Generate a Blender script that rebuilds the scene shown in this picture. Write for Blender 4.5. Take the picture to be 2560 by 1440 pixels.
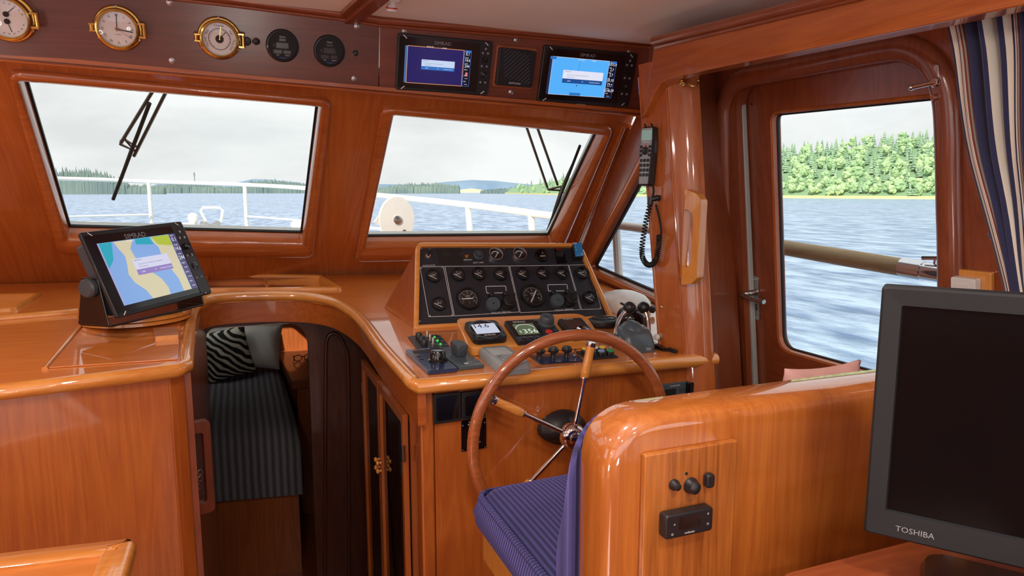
import bpy, bmesh, math, random
from mathutils import Vector as V, Matrix

for o in list(bpy.data.objects):
    bpy.data.objects.remove(o)
scene = bpy.context.scene
COL = scene.collection
R = math.radians

# ------------------------------------------------------------ camera
F_PX, IW, IH = 1720.0, 2560, 1440
PITCH = math.atan(242 / F_PX)
YAW = math.atan(690 / math.hypot(F_PX, 242))
EYE = V((0, 0, 1.5))
cam_data = bpy.data.cameras.new('camera')
cam_data.sensor_width = 36.0
cam_data.lens = 36.0 * F_PX / IW
cam_data.clip_start = 0.02
cam_data.clip_end = 20000
cam = bpy.data.objects.new('camera', cam_data)
COL.objects.link(cam)
cam.location = EYE
cam.rotation_euler = (math.pi / 2 - PITCH, 0, -YAW)
scene.camera = cam

# ------------------------------------------------------------ view
vs = scene.view_settings
vs.view_transform = 'Standard'
vs.look = 'None'
vs.gamma = 1.0
vs.use_curve_mapping = False
vs.exposure = 0.0

# ------------------------------------------------------------ world: bright thin overcast
SKY = 2.2
world = bpy.data.worlds.new('overcast_sky')
scene.world = world
world.use_nodes = True
wn = world.node_tree.nodes
wl = world.node_tree.links
wn.clear()
wo = wn.new('ShaderNodeOutputWorld')
wb = wn.new('ShaderNodeBackground')
wb.inputs['Strength'].default_value = SKY
tc = wn.new('ShaderNodeTexCoord')
mp = wn.new('ShaderNodeMapping')
mp.inputs['Scale'].default_value = (1.0, 1.0, 3.6)
nz = wn.new('ShaderNodeTexNoise')
nz.inputs['Scale'].default_value = 3.2
nz.inputs['Detail'].default_value = 9
nz.inputs['Roughness'].default_value = 0.55
nz.inputs['Distortion'].default_value = 0.25
rp = wn.new('ShaderNodeValToRGB')
rp.color_ramp.elements[0].position = 0.36
rp.color_ramp.elements[0].color = (0.74, 0.76, 0.76, 1)
rp.color_ramp.elements[1].position = 0.62
rp.color_ramp.elements[1].color = (0.93, 0.945, 0.94, 1)
wl.new(tc.outputs['Generated'], mp.inputs['Vector'])
wl.new(mp.outputs[0], nz.inputs['Vector'])
wl.new(nz.outputs['Fac'], rp.inputs['Fac'])
wl.new(rp.outputs['Color'], wb.inputs['Color'])
wl.new(wb.outputs[0], wo.inputs['Surface'])

# ------------------------------------------------------------ sun, veiled, from port quarter
sd = bpy.data.lights.new('sun', 'SUN')
sd.energy = 9.0
sd.angle = R(1.0)
sd.color = (1.0, 0.93, 0.82)
sun = bpy.data.objects.new('sun', sd)
COL.objects.link(sun)
SUN_DIR = V((0.72, 0.72, -0.78)).normalized()      # travelling to starboard, forward and down
sun.rotation_euler = SUN_DIR.to_track_quat('-Z', 'Y').to_euler()

# ------------------------------------------------------------ helpers
CP, SP, CY, SY = math.cos(PITCH), math.sin(PITCH), math.cos(YAW), math.sin(YAW)
_fh = V((SY, CY, 0)); _rt = V((CY, -SY, 0)); _zz = V((0, 0, 1))
_fw = _fh * CP - _zz * SP
_up = _fh * SP + _zz * CP


def ray(x, y):
    return _fw + _rt * ((x - 1280) / F_PX) + _up * ((720 - y) / F_PX)


def at(x, y, k):
    """point seen at (x, y) at a distance k along the optical axis"""
    return EYE + ray(x, y) * k


def on_x(x, y, X):
    d = ray(x, y)
    return EYE + d * (X / d.x)


class Fr:
    """a working plane: origin o, right ux, up uy, outward n"""
    def __init__(s, o, ux, uy):
        s.o = V(o); s.ux = V(ux).normalized(); s.uy = V(uy).normalized()
        s.uy = (s.uy - s.ux * s.uy.dot(s.ux)).normalized()
        s.n = s.ux.cross(s.uy)

    def hit(s, x, y, w=0.0):
        d = ray(x, y)
        p = s.o + s.n * w
        return EYE + d * ((p - EYE).dot(s.n) / d.dot(s.n))

    def px(s, x, y, w=0.0):
        q = s.hit(x, y, w) - s.o
        return (q.dot(s.ux), q.dot(s.uy))

    def w(s, u, v, z=0.0):
        return s.o + s.ux * u + s.uy * v + s.n * z

    def mat(s, u=0, v=0, z=0, rot=0):
        o = s.w(u, v, z)
        c, sn = math.cos(rot), math.sin(rot)
        ux = s.ux * c + s.uy * sn
        uy = s.uy * c - s.ux * sn
        return Matrix(((ux.x, uy.x, s.n.x, o.x), (ux.y, uy.y, s.n.y, o.y), (ux.z, uy.z, s.n.z, o.z), (0, 0, 0, 1)))

    def pm(s, x, y, w=0.0, rot=0):
        u, v = s.px(x, y, w)
        return s.mat(u, v, w, rot)


def S(r, g, b, a=1.0):
    f = lambda c: c / 12.92 if c <= 0.04045 else ((c + 0.055) / 1.055) ** 2.4
    return (f(r / 255), f(g / 255), f(b / 255), a)


def link(o, parent=None):
    COL.objects.link(o)
    if parent is not None:
        o.parent = parent
    return o


def thing(name, label, cat, m=None, group=None):
    o = bpy.data.objects.new(name, None)
    o.empty_display_size = 0.02
    link(o)
    if m is not None:
        o.matrix_world = m if isinstance(m, Matrix) else Matrix.Translation(V(m))
    o['label'] = label
    o['category'] = cat
    if group:
        o['group'] = group
    return o


def tag(o, label, cat, group=None, kind=None):
    o['label'] = label
    o['category'] = cat
    if group:
        o['group'] = group
    if kind:
        o['kind'] = kind
    return o


def bmn():
    return bmesh.new()


def obj(name, bm, mat, parent=None, smooth=35, bevel=0.0, seg=2, label=None, m=None, clean=True):
    if clean:
        bmesh.ops.remove_doubles(bm, verts=bm.verts, dist=1e-6)
    bmesh.ops.recalc_face_normals(bm, faces=bm.faces)
    me = bpy.data.meshes.new(name)
    bm.to_mesh(me)
    bm.free()
    me.materials.append(mat)
    if smooth:
        me.polygons.foreach_set('use_smooth', [True] * len(me.polygons))
        me.set_sharp_from_angle(angle=R(smooth))
    o = bpy.data.objects.new(name, me)
    link(o, parent)
    if m is not None:
        o.matrix_local = m
    if bevel > 0:
        b = o.modifiers.new('bevel', 'BEVEL')
        b.width = bevel
        b.segments = seg
        b.limit_method = 'ANGLE'
        b.angle_limit = R(40)
        b.harden_normals = True
    if label:
        o['label'] = label
    return o


def struct(name, bm, mat, **kw):
    lab = kw.pop('label', None)
    o = obj(name, bm, mat, **kw)
    if kw.get('parent') is None:
        o['kind'] = 'structure'
    if lab:
        o['label'] = lab
    return o


def face(bm, vs_):
    try:
        return bm.faces.new(vs_)
    except ValueError:
        return None


def loft(bm, loops, closed=True, cap0=False, cap1=False):
    """loops: lists of 3D points with equal counts"""
    L = [[bm.verts.new(p) for p in lp] for lp in loops]
    n = len(L[0])
    for a, b in zip(L[:-1], L[1:]):
        for i in range(n if closed else n - 1):
            j = (i + 1) % n
            face(bm, (a[i], a[j], b[j], b[i]))
    if cap0:
        face(bm, L[0][::-1])
    if cap1:
        face(bm, L[-1])
    return L


def p3(pts, z, fr=None, M=None):
    out = []
    for p in pts:
        q = V((p[0], p[1], z)) if fr is None else fr.w(p[0], p[1], z)
        out.append(M @ q if M is not None else q)
    return out


def prism(bm, pts, z0, z1, fr=None, M=None, inset=0.0):
    a = p3(pts, z0, fr, M)
    b = p3(pts, z1, fr, M)
    loft(bm, [a, b], cap0=True, cap1=True)


def box(bm, c, s, M=None):
    x, y, z = c
    a, b, d = s[0] / 2, s[1] / 2, s[2] / 2
    prism(bm, [(x - a, y - b), (x + a, y - b), (x + a, y + b), (x - a, y + b)], z - d, z + d, M=M)


def rrect(w, h, r=0.0, n=5, cx=0, cy=0):
    if r <= 0:
        return [(cx - w / 2, cy - h / 2), (cx + w / 2, cy - h / 2), (cx + w / 2, cy + h / 2), (cx - w / 2, cy + h / 2)]
    pts = []
    for sx, sy, a0 in ((1, -1, -90), (1, 1, 0), (-1, 1, 90), (-1, -1, 180)):
        ox, oy = cx + sx * (w / 2 - r), cy + sy * (h / 2 - r)
        for i in range(n + 1):
            a = R(a0 + 90 * i / n)
            pts.append((ox + r * math.cos(a), oy + r * math.sin(a)))
    return pts


def rpoly(pts, rad, n=6):
    """round the corners of a convex or concave polygon; rad: number or list"""
    out = []
    N = len(pts)
    for i in range(N):
        r = rad[i] if isinstance(rad, (list, tuple)) else rad
        p = V(pts[i][:2]); a = V(pts[i - 1][:2]); b = V(pts[(i + 1) % N][:2])
        if r <= 0:
            out.append((p.x, p.y)); continue
        d1 = (a - p).normalized(); d2 = (b - p).normalized()
        ang = math.acos(max(-1, min(1, d1.dot(d2))))
        if ang > R(176):
            out.append((p.x, p.y)); continue
        t = min(r / math.tan(ang / 2), (a - p).length * .49, (b - p).length * .49)
        s, e = p + d1 * t, p + d2 * t
        for k in range(n + 1):
            f = k / n
            q = s * (1 - f) ** 2 + p * 2 * f * (1 - f) + e * f * f
            out.append((q.x, q.y))
    return out


def circ(r, n=32, cx=0, cy=0, a0=0):
    return [(cx + r * math.cos(a0 + 2 * math.pi * i / n), cy + r * math.sin(a0 + 2 * math.pi * i / n)) for i in range(n)]


def offs(pts, d):
    """offset a closed CCW polygon outward by d (simple mitre)"""
    out = []
    N = len(pts)
    area = sum(pts[i][0] * pts[(i + 1) % N][1] - pts[(i + 1) % N][0] * pts[i][1] for i in range(N))
    sg = 1 if area > 0 else -1
    for i in range(N):
        a = V(pts[i - 1][:2]); p = V(pts[i][:2]); b = V(pts[(i + 1) % N][:2])
        e1 = (p - a); e2 = (b - p)
        if e1.length < 1e-9: e1 = e2
        if e2.length < 1e-9: e2 = e1
        n1 = V((e1.y, -e1.x)).normalized() * sg
        n2 = V((e2.y, -e2.x)).normalized() * sg
        m = (n1 + n2)
        m = m.normalized() if m.length > 1e-6 else n1
        k = d / max(.35, m.dot(n1))
        out.append((p.x + m.x * k, p.y + m.y * k))
    return out


def holed(bm, outer, holes, z0, z1, fr=None, M=None):
    """plate with holes"""
    for z in (z0, z1):
        ed = []
        for lp in [outer] + holes:
            vv = [bm.verts.new(q) for q in p3(lp, z, fr, M)]
            for i in range(len(vv)):
                ed.append(bm.edges.new((vv[i], vv[(i + 1) % len(vv)])))
        bmesh.ops.triangle_fill(bm, use_beauty=True, use_dissolve=False, edges=ed)
    for lp in [outer] + holes:
        loft(bm, [p3(lp, z0, fr, M), p3(lp, z1, fr, M)])
    bmesh.ops.remove_doubles(bm, verts=bm.verts, dist=1e-6)


def lathe(bm, prof, seg=32, M=None, caps=True):
    """prof: (r, z) list; spun about local z"""
    loops = []
    for r, z in prof:
        lp = []
        for i in range(seg):
            a = 2 * math.pi * i / seg
            q = V((max(r, 1e-5) * math.cos(a), max(r, 1e-5) * math.sin(a), z))
            lp.append(M @ q if M is not None else q)
        loops.append(lp)
    loft(bm, loops, cap0=caps, cap1=caps)


def tube(bm, pts, r, seg=8, closed=False, caps=True, flat=1.0, upv=None):
    """sweep a circle along 3D points; r number or list"""
    P = [V(p) for p in pts]
    N = len(P)
    loops = []
    ref = V(upv) if upv is not None else None
    prev = None
    for i in range(N):
        if closed:
            t = (P[(i + 1) % N] - P[i - 1]).normalized()
        else:
            t = (P[min(i + 1, N - 1)] - P[max(i - 1, 0)]).normalized()
        if ref is not None:
            u = (ref - t * ref.dot(t)).normalized()
        elif prev is None:
            a = V((0, 0, 1)) if abs(t.z) < .9 else V((1, 0, 0))
            u = (a - t * a.dot(t)).normalized()
        else:
            u = (prev - t * prev.dot(t)).normalized()
        prev = u
        b = t.cross(u)
        rr = r[i] if isinstance(r, (list, tuple)) else r
        loops.append([P[i] + (u * math.cos(2 * math.pi * k / seg) * flat + b * math.sin(2 * math.pi * k / seg)) * rr for k in range(seg)])
    if closed:
        loops.append(loops[0])
        loft(bm, loops)
    else:
        loft(bm, loops, cap0=caps, cap1=caps)


def sphere(bm, c, r, u=20, v=12, sc=(1, 1, 1), M=None):
    c = V(c)
    loops = []
    for j in range(v + 1):
        ph = -math.pi / 2 + math.pi * j / v
        rr = max(1e-5, math.cos(ph))
        lp = []
        for i in range(u):
            a = 2 * math.pi * i / u
            q = V((c.x + r * rr * math.cos(a) * sc[0], c.y + r * rr * math.sin(a) * sc[1], c.z + r * math.sin(ph) * sc[2]))
            lp.append(M @ q if M is not None else q)
        loops.append(lp)
    loft(bm, loops, cap0=True, cap1=True)


def rod(bm, a, b, r, seg=10, r2=None):
    tube(bm, [a, b], [r, r2 if r2 is not None else r], seg)


def catmull(pts, n=8, closed=False):
    P = [V(p) for p in pts]
    N = len(P)
    out = []
    rng = range(N if closed else N - 1)
    for i in rng:
        if closed:
            a, b, c, d = P[i - 1], P[i], P[(i + 1) % N], P[(i + 2) % N]
        else:
            a, b, c, d = P[max(i - 1, 0)], P[i], P[i + 1], P[min(i + 2, N - 1)]
        for k in range(n):
            t = k / n
            out.append(0.5 * ((2 * b) + (c - a) * t + (2 * a - 5 * b + 4 * c - d) * t * t + (3 * b - a - 3 * c + d) * t ** 3))
    if not closed:
        out.append(P[-1])
    return out


def add_text(bm, s, size, x, y, z, rot=0.0, align='CENTER', M=None, sx=1.0):
    cu = bpy.data.curves.new('t', 'FONT')
    cu.body = s
    cu.size = size
    cu.align_x = align
    cu.align_y = 'CENTER'
    cu.resolution_u = 2
    ob = bpy.data.objects.new('t', cu)
    me = ob.to_mesh()
    c, sn = math.cos(rot), math.sin(rot)
    vs_ = []
    for v in me.vertices:
        a, b = v.co.x * sx, v.co.y
        q = V((x + a * c - b * sn, y + a * sn + b * c, z))
        vs_.append(bm.verts.new(M @ q if M is not None else q))
    for p in me.polygons:
        face(bm, [vs_[i] for i in p.vertices])
    ob.to_mesh_clear()
    bpy.data.objects.remove(ob)
    bpy.data.curves.remove(cu)


def lettering(parent, items, mat, z, name='lettering'):
    bm = bmn()
    for it in items:
        s, size, x, y = it[:4]
        add_text(bm, s, size, x, y, z, *it[4:])
    return obj(name, bm, mat, parent, smooth=0, clean=False)


def flat(parent, name, pts, z, mat, label=None, t=0.0004):
    bm = bmn()
    prism(bm, pts, z - t, z)
    return obj(name, bm, mat, parent, smooth=0, label=label)


def stroke(bm, pts, w, z, closed=True):
    """flat line of width w along a 2D polyline"""
    if closed:
        a, b = offs(pts, w / 2), offs(pts, -w / 2)
        loft(bm, [p3(a, z), p3(b, z)])
    else:
        for p, q in zip(pts[:-1], pts[1:]):
            p, q = V(p), V(q)
            d = (q - p).normalized(); n = V((-d.y, d.x)) * w / 2
            face(bm, [bm.verts.new((*v, z)) for v in (p + n, q + n, q - n, p - n)])


def copy_tree(o, parent=None):
    c = o.copy()
    COL.objects.link(c)
    if parent is not None:
        c.parent = parent
    for ch in o.children:
        copy_tree(ch, c)
    return c


# ------------------------------------------------------------ materials
def base_mat(name):
    m = bpy.data.materials.new(name)
    m.use_nodes = True
    n = m.node_tree.nodes
    l = m.node_tree.links
    return m, n, l, n['Principled BSDF']


def plain(name, col, rough=0.5, metal=0.0, coat=0.0, emit=None, es=0.0, spec=0.5, bump=0.0, bscale=200, vary=0.06, crough=.08):
    m, n, l, p = base_mat(name)
    p.inputs['Roughness'].default_value = rough
    p.inputs['Metallic'].default_value = metal
    p.inputs['Coat Weight'].default_value = coat
    p.inputs['Coat Roughness'].default_value = crough
    p.inputs['Specular IOR Level'].default_value = spec
    t = n.new('ShaderNodeTexCoord')
    z = n.new('ShaderNodeTexNoise')
    z.inputs['Scale'].default_value = bscale if bump else 40
    z.inputs['Detail'].default_value = 3
    l.new(t.outputs['Object'], z.inputs['Vector'])
    mx = n.new('ShaderNodeMix')
    mx.data_type = 'RGBA'
    mx.inputs['A'].default_value = [c * (1 - vary) for c in col[:3]] + [1]
    mx.inputs['B'].default_value = [min(1, c * (1 + vary)) for c in col[:3]] + [1]
    l.new(z.outputs['Fac'], mx.inputs['Factor'])
    l.new(mx.outputs['Result'], p.inputs['Base Color'])
    if bump:
        b = n.new('ShaderNodeBump')
        b.inputs['Strength'].default_value = bump
        b.inputs['Distance'].default_value = 0.001
        l.new(z.outputs['Fac'], b.inputs['Height'])
        l.new(b.outputs['Normal'], p.inputs['Normal'])
    if emit:
        p.inputs['Emission Color'].default_value = emit
        p.inputs['Emission Strength'].default_value = es
    return m


def screen(name, col, s=1.0):
    """glowing pixels behind a glossy pane"""
    m, n, l, p = base_mat(name)
    p.inputs['Base Color'].default_value = (0.01, 0.01, 0.01, 1)
    p.inputs['Roughness'].default_value = 0.15
    p.inputs['Emission Color'].default_value = col
    p.inputs['Emission Strength'].default_value = s
    return m


def wood(name, axis, light, dark, rough=0.38, coat=1.0, crough=0.07, scale=1.0, bump=0.12, cior=1.55):
    """varnished teak, grain running along object axis 0/1/2"""
    m, n, l, p = base_mat(name)
    t = n.new('ShaderNodeTexCoord')
    inf = n.new('ShaderNodeObjectInfo')
    ofs = n.new('ShaderNodeVectorMath'); ofs.operation = 'MULTIPLY_ADD'
    cmb = n.new('ShaderNodeCombineXYZ')
    l.new(inf.outputs['Random'], cmb.inputs[0]); l.new(inf.outputs['Random'], cmb.inputs[1]); l.new(inf.outputs['Random'], cmb.inputs[2])
    l.new(cmb.outputs[0], ofs.inputs[0]); ofs.inputs[1].default_value = (7.3, 5.1, 9.7)
    l.new(t.outputs['Object'], ofs.inputs[2])
    mpn = n.new('ShaderNodeMapping')
    sc = [1.0, 1.0, 1.0]; sc[axis] = 0.09
    mpn.inputs['Scale'].default_value = [s * scale for s in sc]
    l.new(ofs.outputs[0], mpn.inputs['Vector'])
    # cathedral figure
    n1 = n.new('ShaderNodeTexNoise'); n1.inputs['Scale'].default_value = 9; n1.inputs['Detail'].default_value = 3; n1.inputs['Distortion'].default_value = .6
    l.new(mpn.outputs[0], n1.inputs['Vector'])
    ml = n.new('ShaderNodeMath'); ml.operation = 'MULTIPLY'; ml.inputs[1].default_value = 9.0
    l.new(n1.outputs['Fac'], ml.inputs[0])
    fr_ = n.new('ShaderNodeMath'); fr_.operation = 'FRACT'
    l.new(ml.outputs[0], fr_.inputs[0])
    pp = n.new('ShaderNodeMath'); pp.operation = 'PINGPONG'; pp.inputs[1].default_value = 0.5
    l.new(ml.outputs[0], pp.inputs[0])
    # fine pores
    mp2 = n.new('ShaderNodeMapping')
    sc2 = [1.0, 1.0, 1.0]; sc2[axis] = 0.03
    mp2.inputs['Scale'].default_value = sc2
    l.new(ofs.outputs[0], mp2.inputs['Vector'])
    n2 = n.new('ShaderNodeTexNoise'); n2.inputs['Scale'].default_value = 260; n2.inputs['Detail'].default_value = 4; n2.inputs['Roughness'].default_value = .6
    l.new(mp2.outputs[0], n2.inputs['Vector'])
    # broad tone
    n3 = n.new('ShaderNodeTexNoise'); n3.inputs['Scale'].default_value = 2.2; n3.inputs['Detail'].default_value = 2
    l.new(mpn.outputs[0], n3.inputs['Vector'])
    a1 = n.new('ShaderNodeMath'); a1.operation = 'MULTIPLY_ADD'; a1.inputs[1].default_value = .42
    l.new(pp.outputs[0], a1.inputs[0])
    a2 = n.new('ShaderNodeMath'); a2.operation = 'MULTIPLY_ADD'; a2.inputs[1].default_value = .55
    l.new(n2.outputs['Fac'], a2.inputs[0])
    a3 = n.new('ShaderNodeMath'); a3.operation = 'MULTIPLY_ADD'; a3.inputs[1].default_value = .6; a3.inputs[2].default_value = -.22
    l.new(n3.outputs['Fac'], a3.inputs[0])
    l.new(a3.outputs[0], a2.inputs[2])
    l.new(a2.outputs[0], a1.inputs[2])
    r_ = n.new('ShaderNodeValToRGB')
    r_.color_ramp.elements[0].position = .15; r_.color_ramp.elements[0].color = dark
    r_.color_ramp.elements[1].position = .85; r_.color_ramp.elements[1].color = light
    l.new(a1.outputs[0], r_.inputs['Fac'])
    l.new(r_.outputs['Color'], p.inputs['Base Color'])
    p.inputs['Roughness'].default_value = rough
    p.inputs['Coat Weight'].default_value = coat
    p.inputs['Coat Roughness'].default_value = crough
    p.inputs['Coat IOR'].default_value = cior
    b = n.new('ShaderNodeBump'); b.inputs['Strength'].default_value = bump; b.inputs['Distance'].default_value = .0006
    l.new(n2.outputs['Fac'], b.inputs['Height'])
    l.new(b.outputs['Normal'], p.inputs['Normal'])
    return m


def glass(name, tint, gloss=0.0, f0=0.04):
    """thin pane: tinted transmission with a Fresnel mirror, the same from both sides"""
    m, n, l, p = base_mat(name)
    n.remove(p)
    o = n['Material Output']
    tr = n.new('ShaderNodeBsdfTransparent'); tr.inputs['Color'].default_value = tint
    gl = n.new('ShaderNodeBsdfGlossy'); gl.inputs['Roughness'].default_value = 0.01 + gloss
    lw = n.new('ShaderNodeLayerWeight'); lw.inputs['Blend'].default_value = 0.5
    pw = n.new('ShaderNodeMath'); pw.operation = 'POWER'; pw.inputs[1].default_value = 5.0
    ma = n.new('ShaderNodeMath'); ma.operation = 'MULTIPLY_ADD'; ma.inputs[1].default_value = 1 - f0; ma.inputs[2].default_value = f0
    mx = n.new('ShaderNodeMixShader')
    l.new(lw.outputs['Facing'], pw.inputs[0]); l.new(pw.outputs[0], ma.inputs[0])
    l.new(ma.outputs[0], mx.inputs[0]); l.new(tr.outputs[0], mx.inputs[1]); l.new(gl.outputs[0], mx.inputs[2])
    l.new(mx.outputs[0], o.inputs['Surface'])
    return m


T_L, T_D = S(196, 108, 42), S(150, 68, 21)
WX = wood('teak_grain_x', 0, T_L, T_D)
WY = wood('teak_grain_y', 1, T_L, T_D)
WZ = wood('teak_grain_z', 2, T_L, T_D)
H_L, H_D = S(164, 84, 44), S(116, 52, 27)
HX = wood('mahogany_grain_x', 0, H_L, H_D, coat=.6, crough=.2)
HY = wood('mahogany_grain_y', 1, H_L, H_D, coat=.7, crough=.15)
HZ = wood('mahogany_grain_z', 2, H_L, H_D, coat=.7, crough=.15)
WTOP = wood('sheen_counter_teak_grain_x', 0, S(236, 148, 66), S(204, 110, 42), crough=.03, cior=1.65)  # teak lightened in its colour, standing in for reflected window light
HDL = wood('shaded_header_mahogany', 0, S(120, 56, 32), S(82, 36, 21), coat=.5, crough=.2)  # mahogany darkened in its colour for the shade on the header
HDR = wood('sheen_header_mahogany', 0, S(142, 72, 44), S(104, 48, 28), coat=.6, crough=.15)  # same header wood, its reflected sheen put in as a paler colour
LX = wood('pale_teak_grain_x', 0, S(222, 164, 122), S(190, 126, 88), coat=.6, crough=.2)
OAKX = wood('light_teak_grain_x', 0, S(236, 164, 78), S(204, 118, 42), crough=.05, cior=1.7)
OAKY = wood('light_teak_grain_y', 1, S(236, 164, 78), S(204, 118, 42), crough=.05, cior=1.7)
PANEL = wood('striped_teak_grain_y', 1, S(216, 134, 60), S(118, 54, 18), scale=1.6)
BLACK = plain('black_plastic', S(26, 25, 28), .42, coat=.2)
BLACKG = plain('black_gloss', S(14, 13, 16), .18, coat=.6)
MATT = plain('black_matt_panel', S(38, 40, 48), .38, bump=.1, bscale=900)
NAVYP = plain('navy_panel', S(34, 50, 86), .25, coat=.5)
DGREY = plain('dark_grey_plastic', S(62, 66, 72), .45)
GREY = plain('grey_plastic', S(150, 156, 158), .45)
SLATE = plain('slate_plastic', S(72, 84, 92), .35, coat=.2)
RUBBER = plain('rubber', S(20, 20, 22), .7)
CHROME = plain('chrome', S(225, 225, 228), .08, metal=1.0, vary=0)
STEEL = plain('brushed_steel', S(190, 188, 184), .28, metal=1.0)
PEWTER = plain('pewter', S(150, 140, 130), .3, metal=1.0)
BRASS = plain('brass', S(214, 178, 98), .2, metal=1.0)
WHITE = plain('white_enamel', S(236, 234, 230), .3)
DIAL = plain('white_dial', S(232, 230, 226), .5)
INK = plain('black_ink', S(24, 22, 22), .6)
PALE = plain('pale_print', S(224, 224, 226), .5)
GREYP = plain('grey_print', S(150, 150, 156), .5)
RED = plain('red_plastic', S(200, 50, 40), .4)
GELCOAT = plain('white_gelcoat', S(238, 238, 232), .3, coat=.4)
HEADLINER = plain('cream_headliner', S(248, 240, 226), .85, bump=.25, bscale=500)
GASKET = plain('black_gasket', S(18, 18, 20), .6)
ALU = plain('grey_weatherstrip', S(176, 180, 176), .45)
GLASS = glass('tinted_window_glass', (.48, .493, .493, 1))
CLEAR = glass('clear_lens', (.97, .97, .97, 1))
SMOKED = glass('dark_cabinet_glass', (.05, .045, .045, 1))

# ============================================================ working planes of the wheelhouse
a73, a43, a55 = R(73), R(43), R(55)
HD = Fr((0, 2.35, 1.855), (1, 0, 0), (0, -math.cos(a73), math.sin(a73)))      # instrument header
WS = Fr((0, 2.4, 1.87), (1, 0, 0), (0, -math.cos(a43), math.sin(a43)))        # raked windscreen
KX, KY = -.022, .065
DK = Fr((.3, 2.2, 1.06), (1, 0, KX), (0, 1, KY))                              # dash and helm desk
SB = Fr((1.5, 1.7, 1.75), (0, -1, 0), (-.13, 0, 1))                           # starboard side
GP = Fr((.9, 2.17, 1.045), (1, 0, 0), (0, math.cos(a55), math.sin(a55)))      # gauge panel


def dz(x, y):
    return 1.06 + KX * (x - .3) + KY * (y - 2.2)


# ============================================================ front wall and windscreen
win_px = [
    [(50, 197), (800, 262), (757, 604), (170, 592)],
    [(985, 283), (1507, 334), (1378, 606), (914, 612)],
]
frames_px = [
    [(14, 168), (829, 244), (783, 640), (142, 628)],
    [(952, 262), (1534, 314), (1398, 640), (886, 650)],
]
win_px.append([(-1120, 95), (-150, 180), (18, 588), (-640, 573)])
frames_px.append([(-1160, 66), (-118, 152), (50, 622), (-690, 606)])
_w4 = [(-1.72, -.08), (-.88, -.045), (-.88, -.70), (-1.72, -.73)]
outer = [(-2.1, -1.25), (1.66, -1.25), (1.50, .02), (-2.1, .02)]
holes = []
for i, q in enumerate(win_px):
    pts = [WS.px(*p) for p in q][::-1] if i < 2 else _w4[::-1]
    holes.append(offs(rpoly(pts, .012, 3), .012))
bm = bmn()
holed(bm, outer, holes, -.045, 0)
wall_front = struct('wall_front', bm, WY, smooth=0, m=WS.mat(), label='varnished teak bulkhead raked around the windscreens')

win_lab = ['wide windscreen left of the teak pillar', 'narrower windscreen right of the teak pillar', 'port windscreen beyond the left edge of the picture']
for i, q in enumerate(win_px):
    pts = [WS.px(*p) for p in q][::-1] if i < 2 else _w4[::-1]
    root = thing('window_%d' % (i + 1 if i < 2 else 4), win_lab[i], 'window')
    root['kind'] = 'structure'
    inner = rpoly(pts, .008, 6)
    inn2 = offs(inner, .012)
    o_pts = rpoly([WS.px(*p) for p in frames_px[i]][::-1] if i < 2 else offs(_w4[::-1], .035), .045, 6)
    # moulding, rounded section
    bm = bmn()
    mid = [((a[0] + b[0]) / 2, (a[1] + b[1]) / 2) for a, b in zip(o_pts, inner)]
    q1 = [(a[0] * .8 + b[0] * .2, a[1] * .8 + b[1] * .2) for a, b in zip(o_pts, inner)]
    q2 = [(a[0] * .12 + b[0] * .88, a[1] * .12 + b[1] * .88) for a, b in zip(o_pts, inner)]
    loft(bm, [p3(o_pts, -.001, WS), p3(o_pts, .012, WS), p3(q1, .02, WS), p3(mid, .022, WS), p3(q2, .016, WS), p3(inner, .004, WS), p3(inner, -.05, WS)])
    obj('window_frame', bm, WX, root, smooth=50)
    bm = bmn()
    loft(bm, [p3(offs(inner, .002), -.046, WS), p3(offs(inner, -.006), -.046, WS), p3(offs(inner, -.006), -.056, WS), p3(offs(inner, .002), -.056, WS)])
    obj('window_gasket', bm, GASKET, root, smooth=0)
    bm = bmn()
    face(bm, [bm.verts.new(v) for v in p3(offs(inner, .004), -.052, WS)])
    obj('window_glass', bm, GLASS, root, smooth=0)
    bm = bmn()
    loft(bm, [p3(offs(inner, .05), -.058, WS), p3(offs(inner, -.002), -.058, WS), p3(offs(inner, -.002), -.075, WS), p3(offs(inner, .05), -.075, WS), p3(offs(inner, .05), -.058, WS)])
    obj('outer_frame', bm, GELCOAT, root, smooth=0, label='white outside frame')

# ============================================================ instrument header
hb = [(-420, 114), (0, 150), (475, 190), (947, 231), (1300, 262), (1604, 290)]
ht = [(-420, -110), (0, -71), (570, 0), (845, 35), (949, 51), (1300, 79), (1634, 106)]
lp = [HD.px(*p) for p in [(-420, 114), (0, 150), (475, 190), (946, 231), (949, 49), (845, 33), (570, -3), (-420, -115)]]
bm = bmn()
prism(bm, lp, -.02, 0, fr=HD)
hl = struct('trim_1', bm, HDL, smooth=0, bevel=.0015, label='shade-darkened mahogany panel of the overhead instrument header')
rp_ = [HD.px(*p) for p in [(948, 231), (1300, 262), (1604, 290), (1640, 105), (1300, 78), (950, 49)]]
bm = bmn()
prism(bm, rp_, -.02, .0015, fr=HD)
hr = struct('trim_2', bm, HDR, smooth=0, bevel=.0015, label='header panel on the right that holds the two displays')
# bright lower edge and soffit
bm = bmn()
tube(bm, [HD.w(*HD.px(*p), .002) for p in hb], .0045, 8)
prism(bm, [(-2.1, 2.345), (1.5, 2.345), (1.5, 2.47), (-2.1, 2.47)], 0, .012,
      M=Matrix(((1, 0, 0, 0), (0, 1, 0, 0), (-.033, 0, 1, 1.846), (0, 0, 0, 1))))
struct('trim_3', bm, WX, smooth=40, label='teak lip and soffit along the bottom of the header')
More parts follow.
